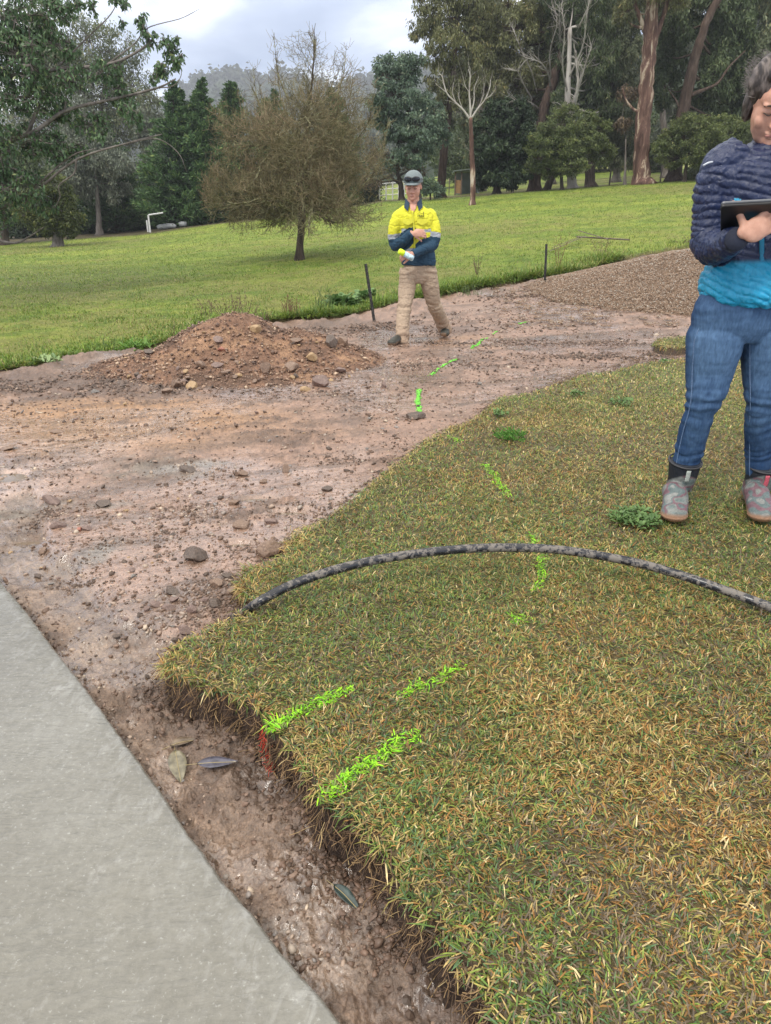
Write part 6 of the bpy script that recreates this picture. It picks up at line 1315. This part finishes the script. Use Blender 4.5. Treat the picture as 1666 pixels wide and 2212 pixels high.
# ---- the earth mound
def mound():
    r = np.random.default_rng(35); cy = 7.05; c0 = pt(530, 800, cy); cx = c0.x
    xs = np.linspace(-2.0, 1.9, 300); ys = np.linspace(-1.35, 1.3, 210); X, Y = np.meshgrid(xs, ys); x = X.ravel() + cx; y = Y.ravel() + cy
    def H(x, y):
        a, b = x - cx, y - cy
        def cone(ax, ay, rx, ry, h, p=1.0): return h * np.maximum(0, 1 - np.hypot((a - ax) / rx, (b - ay) / ry) ** 1.15) ** p
        h = np.maximum.reduce([cone(-.10, .1, 1.02, 1.05, .50), cone(.45, .05, 1.0, .95, .34), cone(-.55, -.2, .95, .8, .22), cone(.85, -.02, .50, .55, .16), cone(-.1, -.62, 1.35, .75, .15)])
        h = h + .03 * fbm(x, y, 2.5, 3, 601) * sstep(.02, .08, h); return h + np.minimum(h * 1.2, 1) ** .5 * (.05 * fbm(x, y, 6, 5, 602, .62) + .012 * fbm(x, y, 30, 3, 603))
    h = H(x, y); z = terr(x, y) + h - .012
    a = np.array([.25, .145, .095]); b = np.array([.14, .085, .058]); t = np.array([.33, .20, .12]); n1 = fbm(x, y, 3, 5, 604, .65)[:, None]; n2 = fbm(x, y, 14, 4, 605)[:, None]
    c = a + (b - a) * sstep(-.1, .3, n1) ; c = c + (t - c) * sstep(.15, .4, -n1 + .3 * n2) * .7; c = c * (1 + .5 * n2)
    s = NT('mound_soil'); g = s.noise(60, 5, .75); s.set(s.mix(s.attr('Col', 'Color'), s.ramp(g, [(.3, (.5, .5, .5)), (.7, (1.5, 1.45, 1.4))]), .8, 'MULTIPLY'), .7, s.bump(g, .9, .03), spec=.3)
    root = empty('earth_mound', (cx, cy, -.2)); tag(root, 'reddish brown mound of dug earth and rocks beside the paddock edge', 'earth mound')
    keep = (h > .008).reshape(X.shape); V, F, at = compact(np.stack([x, y, z], 1), [grid_faces(*X.shape, keep)], {'Col': ('POINT', c)})
    link('soil', make_mesh('soil', V, F, True, at), s.m, root)
    n = 13000; qx = cx + r.uniform(-1.9, 1.8, n); qy = cy + r.uniform(-1.3, 1.2, n); hh = H(qx, qy); k = hh > .012; qx, qy, hh = qx[k], qy[k], hh[k]; n = len(qx)
    S = r.uniform(.004, .010, n) + .020 * r.random(n) ** 9; P, F, T = pebbles(r, qx, qy, terr(qx, qy) + hh, S, r.random(n))
    o = link('rubble', make_mesh('rubble', P, [F], True, {'tone': ('FACE', T)}), tone_mat('rubble', [(0, (.07, .042, .030)), (.45, (.17, .10, .068)), (.8, (.26, .165, .11)), (.93, (.36, .25, .17)), (1, (.48, .36, .25))]), root); o['kind'] = 'stuff'
    def on(px, py):
        d = ray(px, py); t = np.linspace(3.5, 10, 900) / d.y; X_ = d.x * t; Y_ = d.y * t; Z_ = terr(X_, Y_) + np.maximum(0, H(X_, Y_)); k = CH + d.z * t <= Z_
        if not k.any(): return None
        k = int(np.argmax(k)); return Vector((X_[k], Y_[k], Z_[k]))
    named = [(690, 838, 50, 38, 1, 'biggest rounded rock at the right foot of the mound'), (572, 805, 28, 32, 0, 'upright light brown rock in the lower middle of the mound'), (628, 802, 38, 24, 0, 'grey rock just left of the biggest rounded rock'), (380, 840, 30, 32, 0, 'blocky rock at the front left foot of the mound'),
             (413, 842, 34, 22, 2, 'ochre rock right of the blocky foot rock'), (672, 780, 30, 24, 2, 'ochre topped rock above the biggest rounded rock'), (553, 716, 26, 22, 2, 'pale rock close to the mound top'), (470, 792, 32, 12, 1, 'flat plum slab on the front of the mound'), (472, 740, 26, 16, 1, 'plum rock on the upper left of the mound'),
             (478, 758, 24, 10, 5, 'small red stone on the mound flank'), (434, 795, 26, 18, 0, 'round brown rock on the left of the mound front'), (715, 748, 36, 28, 4, 'dark blocky rock on the right tail of the mound'), (742, 745, 30, 26, 0, 'brown tilted rock at the far right tail of the mound'), (640, 740, 40, 12, 0, 'long flat stone high on the mound right flank'),
             (735, 805, 26, 16, 1, 'plum rock lying right of the mound foot'), (660, 846, 28, 14, 2, 'ochre pebble rock below the biggest rounded rock'), (310, 848, 34, 20, 0, 'brown rock at the left end of the mound foot'), (320, 765, 26, 14, 4, 'dark slab on the left flank of the mound')]
    for a in named:
        p = on(a[0], a[1]); put_stone(*a[:5], a[5], P=p if p is not None else ghit(a[0], a[1]), cat='rock', sink=.22)
    k = 0
    while k < 80:
        px = r.uniform(270, 790); py = r.uniform(690, 862); p = on(px, py)
        if p is None or float(H(np.array([p.x]), np.array([p.y]))[0]) < .015 and r.random() < .7: continue
        low = 1 if py > 770 else .6; w = r.uniform(.016, .045) * low; o = link('stone', protos[k % 14].copy(), SM[(ci := int(r.choice([0, 0, 1, 2, 2, 4, 0])))]); o.location = (p.x, p.y, p.z + w * .1); o.scale = (w, w, w); o.rotation_euler = (r.uniform(-.6, .6), r.uniform(-.6, .6), r.uniform(0, 6.28))
        cn = ('brown', 'plum', 'ochre', 'grey', 'dark')[ci]; tag(o, 'small %s stone embedded in the reddish earth mound' % cn, 'stone', 'small %s stones embedded in the mound' % cn); k += 1
mound()
# ---- the gravel heap
def heap():
    r = np.random.default_rng(37); cy = 12.6; c = pt(1575, 530, cy); cx = c.x; z0 = float(terr(np.array([cx]), np.array([cy]))[0]); top = c.z - z0 + .02
    X, Y = np.meshgrid(np.linspace(-3.7, 3.7, 260), np.linspace(-2.9, 2.9, 200)); x = X.ravel() + cx; y = Y.ravel() + cy
    def H(x, y):
        d = np.hypot((x - cx) / 3.35, (y - cy) / 2.55) + .05 * fbm(x, y, .9, 3, 701); return top * np.clip(1 - d, 0, 1) ** .95 * (1 + .12 * fbm(x, y, 1.1, 3, 702)) + .012 * fbm(x, y, 9, 3, 703)
    h = H(x, y); z = terr(x, y) + h - .035; root = empty('gravel_heap', (cx, cy, z0)); tag(root, 'wide grey brown heap of loose road gravel behind the woman', 'gravel heap')
    keep = (h > .012).reshape(X.shape); V, F, at = compact(np.stack([x, y, z], 1), [grid_faces(*X.shape, keep)])
    s = NT('gravel_core'); v = s.voro(38, out='Color'); s.set(s.mix(s.ramp(v, [(.2, (.12, .078, .052)), (.5, (.22, .15, .10)), (.8, (.32, .24, .17))]), (1, 1, 1), .0), .8, s.bump(s.voro(38), .9, .03), spec=.3)
    link('core', make_mesh('core', V, F, True), s.m, root)
    n = 95000; qx = cx + r.uniform(-4.1, 2.2, n); qy = cy + r.uniform(-3.2, .8, n); hh = H(qx, qy); k = (hh > .003) | (r.random(n) < .12 * np.exp(-np.maximum(0, np.hypot((qx - cx) / 3.35, (qy - cy) / 2.55) - .97) * 9)); qx, qy, hh = qx[k], qy[k], hh[k]; n = len(qx)
    P, F, T = pebbles(r, qx, qy, terr(qx, qy) + np.maximum(hh, 0), r.uniform(.007, .015, n), np.clip(.5 + .22 * r.standard_normal(n) + .35 * sstep(.75, .98, hh / top) * r.random(n), 0, 1))
    o = link('gravel', make_mesh('gravel', P, [F], True, {'tone': ('FACE', T)}), tone_mat('heap_chips', [(0, (.08, .048, .030)), (.35, (.185, .115, .072)), (.6, (.29, .195, .125)), (.8, (.32, .28, .235)), (1, (.50, .46, .40))], .6), root); o['kind'] = 'stuff'
heap()
# ---------------------------------------------------------------- pipe across the lawn
def pipe():
    pl = [(500, 1338, -.10), (528, 1322, -.03), (560, 1300, .035), (620, 1268, .06), (700, 1238, .085), (800, 1212, .10), (900, 1196, .11), (1000, 1186, .11), (1100, 1183, .11), (1200, 1187, .10), (1300, 1201, .085), (1400, 1222, .065), (1500, 1252, .045), (1600, 1288, .03), (1680, 1318, .022), (1850, 1390, .016), (2100, 1480, .016)]
    P = [on_z(a, b, z) for a, b, z in pl]; ac = Acc(); add_tube(ac, np.array([tuple(p) for p in P]), .0155, 20, n=260)
    s = NT('muddy_poly_pipe'); n = s.noise(55, 5, .7, None, .4); n2 = s.noise(14, 4, .6); f = s.gray(s.math('ADD', s.math('MULTIPLY', n, .75), s.math('MULTIPLY', n2, .35)), 0, 1, .54, .60)
    c = s.mix((.016, .017, .022), (.155, .138, .122), f); s.set(c, s.gray(f, .25, .75), s.bump(n, .3, .004), spec=.5)
    tag(ac.build('water_pipe', s.m), 'black poly pipe smeared with dry mud arching over the lawn', 'pipe')
pipe()
# ---------------------------------------------------------------- fence posts and bits
def star_post(base, top, label, w=.022):
    b = hit(*base); t = pt(top[0], top[1], b.y); d = np.array(tuple(t - b)); L = np.linalg.norm(d); d /= L; a = np.cross(d, [0, 1, 0]); a /= np.linalg.norm(a); c = np.cross(d, a); V = []; F = []
    ac = Acc()
    for k in range(3):
        an = R(90 + 120 * k); e = a * math.cos(an) + c * math.sin(an); nrm = np.cross(d, e); o = np.array(tuple(b)) - d * .1
        q = [o + nrm * .003, o + e * w + nrm * .002, o + e * w - nrm * .002, o - nrm * .003]; V = np.array(q + [p + d * (L + .1) for p in q]); ac.add(V, np.array([[0, 1, 5, 4], [1, 2, 6, 5], [2, 3, 7, 6], [4, 5, 6, 7]]))
    # notches: small studs down one flange
    for k in range(int(L / .09)):
        o = np.array(tuple(b)) + d * (.08 + k * .09) + c * (w * .9); ac.add(*ball(o, (.004, .004, .006), n=6)[:2])
    s = NT('painted_steel'); s.set(s.ramp(s.noise(30, 5, .7), [(.45, (.014, .014, .015)), (.58, (.06, .055, .05)), (.7, (.22, .21, .19))]), .5, s.bump(s.noise(60), .3, .004), metal=.2)
    tag(ac.build('star_post', s.m, smooth=False), label, 'fence post')
star_post((808, 690), (790, 570), 'leaning black steel star post at the paddock edge beside the man'); star_post((1177, 618), (1181, 527), 'upright black steel star post left of the gravel heap')
def bars():
    s = NT('rusty_steel'); s.set(s.ramp(s.noise(14, 5, .7), [(.35, (.045, .030, .026)), (.55, (.10, .07, .055)), (.72, (.20, .17, .15))]), .6, s.bump(s.noise(60), .3, .004), metal=.3)
    L = [((1245, 526), (1358, 533), .10, .10, .035, 'rusty flat steel bar lying in the grass beyond the gravel heap'), ((1247, 523), (1312, 534), .22, .12, .022, 'shorter dark steel bar crossing over the rusty one'), ((1186, 551), (1262, 530), .02, .16, .018, 'grey steel rail propped up at a slant towards the star post'), ((1192, 546), (1248, 531), .05, .14, .014, 'thin grey rod alongside the slanting rail')]
    for a, b, h0, h1, w, lb in L:
        p = hit(*a); q = pt(b[0], b[1], hit(*b).y + .0); p.z += .06 + h0; q.z += .06 + h1; ac = Acc(); V, f, t = tube(np.array([tuple(p), tuple(q)]), np.array([(w, w * .5)] * 2), 4, n=2); ac.add(V, f); ac.add(V, t) if len(t) else None; tag(ac.build('steel_bar', s.m, smooth=False), lb, 'steel bar', 'discarded steel bars in the paddock')
bars()
# fence lines far away: fence > post, wire
def wire_fence(pts, Ys, label, npost, hgt, pw=.05, name='wire_fence', wires=4, mat=None):
    P = [vec(pt(a, b, y)) for (a, b), y in zip(pts, Ys)]; Q = catmull(np.array(P), npost); 
    for q in Q: q[2] = float(terr(np.array([q[0]]), np.array([q[1]]))[0])
    root = empty(name, Q[0]); tag(root, label, 'fence'); mt = mat or bark('grey')
    for q in Q: a = Acc(); V, F = sticks([q - np.array([0, 0, .1])], [q + np.array([0, 0, hgt])], pw, pw, 6); a.add(V, F); a.build('post', mt, root)
    for k in range(wires): a = Acc(); h = hgt * (k + 1) / (wires + .3); add_tube(a, Q + np.array([0, 0, h]), .008 if mat is None else .035, 4, n=npost); a.build('wire' if mat is None else 'rail', mt, root)
wire_fence([(1110, 400), (1300, 388), (1500, 372), (1680, 365)], [53, 53, 53, 53], 'post and wire fence running behind the right hand gum trunks', 12, 1.15)
whitep = simple('white_paint', (.62, .62, .60), .6, .1, 10, 0)
wire_fence([(820, 436), (855, 432), (885, 428)], [58, 58, 58], 'short white railed fence glimpsed behind the man beside the bare branches', 6, 1.3, .06, 'white_fence', 3, whitep)
wire_fence([(950, 425), (1000, 420), (1050, 416)], [60, 60, 60], 'thin wire fence either side of the small shed', 6, 1.2, .04)
def box(ac, c, s_, rz=0.):
    V = np.array([[x, y, z] for x in (-.5, .5) for y in (-.5, .5) for z in (0, 1)]) * np.array(s_); cs, sn = math.cos(rz), math.sin(rz); V = V @ np.array([[cs, sn, 0], [-sn, cs, 0], [0, 0, 1]]) + np.array(c)
    ac.add(V, np.array([[0, 1, 3, 2], [4, 6, 7, 5], [0, 4, 5, 1], [2, 3, 7, 6], [0, 2, 6, 4], [1, 5, 7, 3]]))
def shed():
    p = pt(1000, 420, 58); z = float(terr(np.array([p.x]), np.array([58.]))[0]); root = empty('shed', (p.x, 58, z)); tag(root, 'small open fronted grey green shed beyond the slender dead tree', 'shed')
    tin = simple('shed_tin', (.16, .19, .17), .6, .15, 3, .1); wd = simple('shed_timber', (.16, .11, .075), .8, .2, 8, .2)
    a = Acc(); box(a, (p.x + .35, 59.0, z), (1.6, .06, 1.55)); box(a, (p.x + 1.15, 58.3, z), (.06, 1.4, 1.55)); a.build('wall', tin, root, False)
    a = Acc(); V = np.array([[-.75, -.2, 1.62], [1.35, -.2, 1.82], [1.35, 1.4, 1.72], [-.75, 1.4, 1.52]]); V = np.vstack([V, V + [0, 0, .06]]) + np.array([p.x, 57.8, z]); a.add(V, np.array([[0, 3, 2, 1], [4, 5, 6, 7], [0, 1, 5, 4], [1, 2, 6, 5], [2, 3, 7, 6], [3, 0, 4, 7]])); a.build('roof', tin, root, False)
    for dx in (-.6, -.15): a = Acc(); box(a, (p.x + dx, 57.9, z), (.09, .09, 1.6)); a.build('post', wd, root, False)
    a = Acc(); box(a, (p.x - .38, 57.95, z + .15), (.36, .04, .9)); a.build('door', simple('shed_door', (.34, .20, .09), .8, .2, 8, .1), root, False)
shed()
def small_far():
    p = pt(328, 492, 47.5); z = float(terr(np.array([p.x]), np.array([47.5]))[0]) + .05; root = empty('goal_frame', (p.x, 47.5, z)); tag(root, 'white metal frame standing in front of the dark conifers', 'frame')
    for nm, a, b in (('upright', (p.x - .12, 47.5, z), (p.x - .12, 47.5, z + 1.0)), ('crossbar', (p.x - .12, 47.5, z + 1.0), (p.x + .62, 48.1, z + 1.12)), ('upright', (p.x - .5, 48.3, z), (p.x - .5, 48.3, z + .7))):
        c = Acc(); V, F = sticks([a], [b], .055, .055, 6); c.add(V, F); c.build(nm, whitep, root)
    for (px, py, w, lb) in ((352, 492, .7, 'white plastic drum lying left of the other pale items under the conifers'), (366, 491, .9, 'white covered pallet under the twin conifers'), (396, 490, .5, 'small white tub at the right of the pale items under the conifers')):
        q = pt(px, py, 49); zz = float(terr(np.array([q.x]), np.array([49.]))[0]); c = Acc(); add_tube(c, np.array([[q.x - w / 2, 49, zz + .20], [q.x - w / 4, 49, zz + .24], [q.x + w / 4, 49, zz + .24], [q.x + w / 2, 49, zz + .20]]), [.10, .16, .16, .10], 10, n=8); tag(c.build('container', simple('pale_plastic', (.36, .37, .37), .6, .2, 10, 0)), lb, 'container')
small_far()
# ---------------------------------------------------------------- weeds, stalks, clumps
STK = simple('dry_stalk', (.13, .085, .055), .8, .3, 30, 0); STKR = simple('rust_stalk', (.16, .075, .05), .8, .3, 30, 0); STKG = simple('green_stalk', (.09, .13, .045), .8, .3, 30, 0)
def stalks(base, wpx, hpx, n, mat, label, seed, cat='weed', lean=.25, seedheads=True, group=None):
    r = np.random.default_rng(seed); b = hit(base[0], base[1]); sc = math.hypot(b.y, CH) / FPX; W_ = wpx * sc; H_ = hpx * sc; S0, S1, R0 = [], [], []
    for i in range(n):
        p = np.array([b.x + r.uniform(-.5, .5) * W_, b.y + r.uniform(-.25, .25) * W_, 0]) if n > 18 else np.array([b.x + r.normal(0, .002), b.y + r.normal(0, .002), 0]); p[2] = float(terr(p[:1], p[1:2])[0]) + .02; d = unit(np.array([[r.normal(0, lean), r.normal(0, lean), 1]]))[0]; L = H_ * r.uniform(.45, 1.05); k = 5
        for j in range(k):
            q = p + d * L / k; S0.append(p); S1.append(q); R0.append(.0035 * (1.2 - j / k)); p = q; d = unit((d + r.normal(0, .08, 3))[None])[0]
            if seedheads and j > 1:
                for _ in range(2): e = p + unit((d + r.normal(0, .6, 3))[None])[0] * L * .10; S0.append(p); S1.append(e); R0.append(.0028)
    V, F = sticks(np.array(S0), np.array(S1), np.array(R0) * (1 + .03 * b.y), np.array(R0) * .6, 3); a = Acc(); a.add(V, F, .5); o = a.build('weed', mat); tag(o, label, cat, group)
    if n <= 18: a_ = Acc(); a_.add(*ball((b.x, b.y, float(terr(np.array([b.x]), np.array([b.y]))[0]) + .03), (.03, .03, .02), n=8)[:2]); a_.build('root_crown', mat, o)
stalks((490, 695), 110, 58, 46, STK, 'tall thin dry stalks rising behind the earth mound', 1, lean=.35); stalks((630, 690), 34, 44, 30, STKR, 'rusty brown dock seed heads right of the mound top', 2, lean=.12)
stalks((700, 680), 40, 52, 30, STKG, 'dark green leggy weed left of the leaning post', 3, lean=.25); stalks((376, 742), 14, 50, 6, STK, 'pair of thin dead stalks left of the mound', 4, lean=.12, seedheads=False)
stalks((1205, 590), 34, 90, 9, STKR, 'wiry brown sapling stems beside the upright star post', 5, lean=.14); stalks((1300, 566), 30, 50, 16, STK, 'dry wiry weed in front of the steel bars', 6, lean=.5)
stalks((560, 700), 50, 30, 24, STK, 'low tangle of dry stems directly behind the mound crest', 7, lean=.5); stalks((1480, 530), 50, 26, 26, STK, 'dead twiggy brush beside the womans sleeve', 8, lean=.9); stalks((1010, 640), 60, 26, 24, STKG, 'scrubby green weed tuft right of the man', 9, lean=.5); stalks((1030, 600), 26, 44, 12, STK, 'sparse dry stems in the paddock right of the man', 10, lean=.25)
stalks((760, 668), 70, 34, 20, STKG, 'leafy stemmed weed under the leaning post', 11, lean=.5); stalks((245, 762), 60, 26, 20, STKG, 'low rank weed on the bank left of the mound', 12, lean=.6)
def leafy(px, py, wpx, n, label, seed, onlawn=True, L=.035, W_=.016, col=((.06, .12, .035), (.13, .22, .07)), mname='weed_leaf', hgt=.02, cat='weed'):
    r = np.random.default_rng(seed); b = on_z(px, py, .01) if onlawn else hit(px, py); sc = math.hypot(b.y, CH) / FPX; w = wpx * sc * .5
    k = np.sqrt(r.random(n)) * w; a = r.uniform(0, 6.283, n); x = b.x + k * np.cos(a); y = b.y + k * np.sin(a); z = (lawn_z(x, y) + .004) if onlawn else terr(x, y) + .05
    ll = r.uniform(.6, 1.2, n) * L; ww = ll * W_ / L; az = r.uniform(0, 6.283, n); til = r.uniform(R(5), R(50), n); d = np.stack([np.cos(az) * np.cos(til), np.sin(az) * np.cos(til), np.sin(til)], 1); sd_ = np.stack([-np.sin(az), np.cos(az), 0 * az], 1)
    P = np.stack([x, y, z + r.uniform(0, hgt, n)], 1); V = np.stack([P, P + d * (ll * .35)[:, None] + sd_ * (ww * .45)[:, None], P + d * (ll * .75)[:, None] + sd_ * (ww * .4)[:, None], P + d * ll[:, None] - [0, 0, .2 * L], P + d * (ll * .75)[:, None] - sd_ * (ww * .4)[:, None], P + d * (ll * .35)[:, None] - sd_ * (ww * .45)[:, None]], 1).reshape(-1, 3)
    i = np.arange(n)[:, None] * 6; F = np.concatenate([i + np.array([0, 1, 2, 3]), i + np.array([0, 3, 4, 5])]); a_ = Acc(); a_.add(V, F, np.tile(r.random(n), 2)); o = a_.build('weed', leaf_mat(mname, col[0], col[1], None, .45, .2), smooth=False); tag(o, label, cat)
leafy(1375, 1118, 100, 260, 'large green leafy weed clump beside the womans left boot in the picture', 21); leafy(1340, 868, 52, 90, 'small green leafy weed in the lawn left of the womans shin', 22); leafy(1102, 944, 60, 150, 'bright green fine tuft in the lawn near the far lime dash', 23, L=.05, W_=.006, col=((.06, .16, .03), (.12, .27, .05)))
leafy(1080, 892, 36, 60, 'small green weed at the turf edge near the flat painted stone', 24); leafy(1245, 848, 40, 50, 'pale green weed in the lawn close to the drive', 25); leafy(1440, 763, 20, 30, 'tiny weed at the far rim of the lawn', 26)
leafy(740, 668, 60, 150, 'broad leaved green plant by the foot of the leaning post', 27, False, L=.16, W_=.10, col=((.07, .14, .05), (.15, .25, .09)), hgt=.12); leafy(790, 655, 34, 60, 'second broad leaved plant just right of the leaning post', 28, False, L=.14, W_=.09, col=((.07, .14, .05), (.15, .25, .09)), hgt=.10)
leafy(300, 765, 60, 120, 'bright green tuft on the paddock bank left of the mound', 29, False, L=.10, W_=.02, col=((.08, .18, .03), (.17, .30, .06)), hgt=.05); leafy(105, 792, 60, 60, 'pale low rosette weed on the left bank', 30, False, L=.07, W_=.03, col=((.12, .2, .08), (.25, .34, .16)), hgt=.02)
# straw coloured grass tufts at the turf corners
def straw(px, py, wpx, n, label, seed):
    r = np.random.default_rng(seed); b = on_z(px, py, .0); sc = math.hypot(b.y, CH) / FPX; w = wpx * sc * .5; k = np.sqrt(r.random(n)) * w; a = r.uniform(0, 6.283, n); x = b.x + k * np.cos(a); y = b.y + k * np.sin(a) * .7
    pal = np.array([[.55, .40, .13], [.62, .48, .2], [.25, .30, .06], [.45, .24, .07]]); V, F, C = blades(x, y, np.full(n, -.02), r.uniform(.022, .052, n), r.uniform(.0022, .0036, n), r.uniform(R(-20), R(55), n), a + r.normal(0, .6, n), r.uniform(0, 1.2, n), pal[r.integers(0, 4, n)] * r.uniform(.7, 1.1, n)[:, None])
    tag(link('grass_tuft', make_mesh('grass_tuft', V, [F], False, {'Col': ('FACE', C)}), MG), label, 'grass tuft')
straw(548, 1262, 60, 420, 'long straw yellow grass tuft at the turf corner above the pipe end', 41); straw(640, 1165, 44, 160, 'small straw tuft on the turf edge above the big boulder', 42); straw(380, 1425, 60, 260, 'yellowed tuft on the very tip of the turf', 44)
# ---------------------------------------------------------------- fallen leaves
def fallen(px, py, ang, L, W_, col, label, curl=.2, z=-.125):
    b = on_z(px, py, z); b.z = float(gz(b.x, b.y)[0]) + .012; n = 13; t = np.linspace(0, 1, n); w = W_ * np.sin(math.pi * t ** .8) ** .9 * .5 * (1 - .25 * t); V = []
    ca, sa = math.cos(R(ang)), math.sin(R(ang))
    for tt, ww in zip(t, w):
        for j in (-1, -.5, 0, .5, 1):
            x, y = (tt - .5) * L, j * ww; zz = .012 * curl * (j * j) + .010 * math.sin(tt * 5) * curl + .002 * abs(j); V.append((b.x + x * ca - y * sa, b.y + x * sa + y * ca, b.z + zz))
    a = Acc(); a.add(np.array(V), grid_faces(n, 5)); s = NT('dead_leaf'); nn = s.noise(60, 4); s.set(s.ramp(nn, [(.35, tuple(c * .6 for c in col)), (.65, tuple(c * 1.25 for c in col))]), .3, s.bump(nn, .3, .003), spec=.5)
    root = a.build('fallen_leaf', s.m); tag(root, label, 'leaf'); sol = root.modifiers.new('t', 'SOLIDIFY'); sol.thickness = .0006
    c = Acc(); m0 = np.array([V[5 * k + 2] for k in range(n)]) + np.array([0, 0, .0012]); m0 = np.vstack([m0[0] - (m0[1] - m0[0]) * 3.5, m0]); add_tube(c, m0, .0009, 5, n=n + 1); c.build('midrib', simple('leaf_rib', (.30, .24, .12), .5, .1, 40, 0), root)
fallen(385, 1655, -68, .13, .052, (.17, .15, .10), 'long olive gum leaf lying across the wet trench mud'); fallen(472, 1658, 5, .105, .045, (.075, .072, .095), 'dark bluish wet leaf lying right of the olive one', .1); fallen(398, 1603, 25, .075, .035, (.15, .11, .075), 'brown torn leaf above the long olive gum leaf', .3); fallen(750, 1938, -45, .085, .03, (.045, .065, .06), 'dark green glossy leaf half sunk in the trench mud lower down', .3)
# red paint smear on the cut edge
def smear(pts, w, col, label, n, seed, off=.004):
    r = np.random.default_rng(seed); P = [vec(p) for p in pts]; t = r.random(n) * (len(P) - 1); i = t.astype(int).clip(0, len(P) - 2); f = (t - i)[:, None]; C = np.array(P)[i] * (1 - f) + np.array(P)[i + 1] * f + r.normal(0, w * .42, (n, 3)) * np.array([1, 1, .25]); 
    C[:, 2] = gz(C[:, 0], C[:, 1]) + off if off < .5 else C[:, 2]
    S = r.uniform(.003, .008, n) * (1 + .12 * C[:, 1]); A, F, T = pebbles(r, C[:, 0], C[:, 1], C[:, 2], S, r.random(n)); s = NT('dirt_paint'); s.set(s.ramp(s.attr('tone'), [(0, tuple(x * .55 for x in col)), (1, col)]), .6)
    # flatten
    A[:, 2] = np.repeat(C[:, 2], 12) + (A[:, 2] - np.repeat(C[:, 2], 12)) * .35
    tag(link('paint_mark', make_mesh('paint_mark', A, [F], True, {'tone': ('FACE', T)}), s.m), label, 'paint mark', 'lime survey paint dashes')
LM = (.20, .72, .06)
for i, (pl, w, lb, n) in enumerate([([(907, 893), (902, 868), (906, 842)], .016, 'thick lime paint line on the bare drive ending at the flat stone', 700), ([(928, 812), (955, 792), (986, 776)], .014, 'lime paint dash on the drive below the walking mans back foot', 480),
        ([(1018, 752), (1035, 742), (1053, 728)], .016, 'lime paint dash on the drive right of the walking mans back foot', 420), ([(1062, 722), (1075, 716)], .010, 'short faint lime speck line on the far drive', 60), ([(1122, 700), (1142, 692)], .014, 'farthest faint lime line near the gravel heap foot', 90)]):
    smear([ghit(*q) for q in pl], w * 1.15, LM, lb, int(n * .62), 50 + i)
def red():
    r = np.random.default_rng(71); S0 = []; S1 = []
    for k in range(80):
        t = r.random(); p = np.array(tuple(on_z(566 + 22 * t + r.normal(0, 5), 1588 + 82 * t, -.015 - .11 * t))); q = p + r.normal(0, .009, 3) * np.array([1, 1, 1.6]); S0.append(p); S1.append(q)
    V, F = sticks(np.array(S0), np.array(S1), .0012, .0008); a = Acc(); a.add(V, F); s = NT('red_paint'); s.set((.45, .05, .025), .6); tag(a.build('paint_mark', s.m), 'red paint sprayed down the roots of the cut turf edge', 'paint mark')
red()
# ================================================================ HAZE
def build_haze():
    bm = bmesh.new(); bmesh.ops.create_cube(bm, size=1); me = bpy.data.meshes.new('haze'); bm.to_mesh(me); bm.free()
    o = bpy.data.objects.new('haze', me); COL.objects.link(o); o.scale = (1500, 1150, 240); o.location = (0, 555, 116)
    m = bpy.data.materials.new('haze'); m.use_nodes = True; nt = m.node_tree; nt.nodes.clear()
    out = nt.nodes.new('ShaderNodeOutputMaterial'); v = nt.nodes.new('ShaderNodeVolumePrincipled')
    v.inputs['Color'].default_value = (.86, .91, 1.0, 1); v.inputs['Density'].default_value = .00055; v.inputs['Anisotropy'].default_value = .1
    nt.links.new(v.outputs[0], out.inputs['Volume']); me.materials.append(m); tag(o, kind='stuff', label='pale blue haze hanging over the valley', cat='haze')
build_haze()
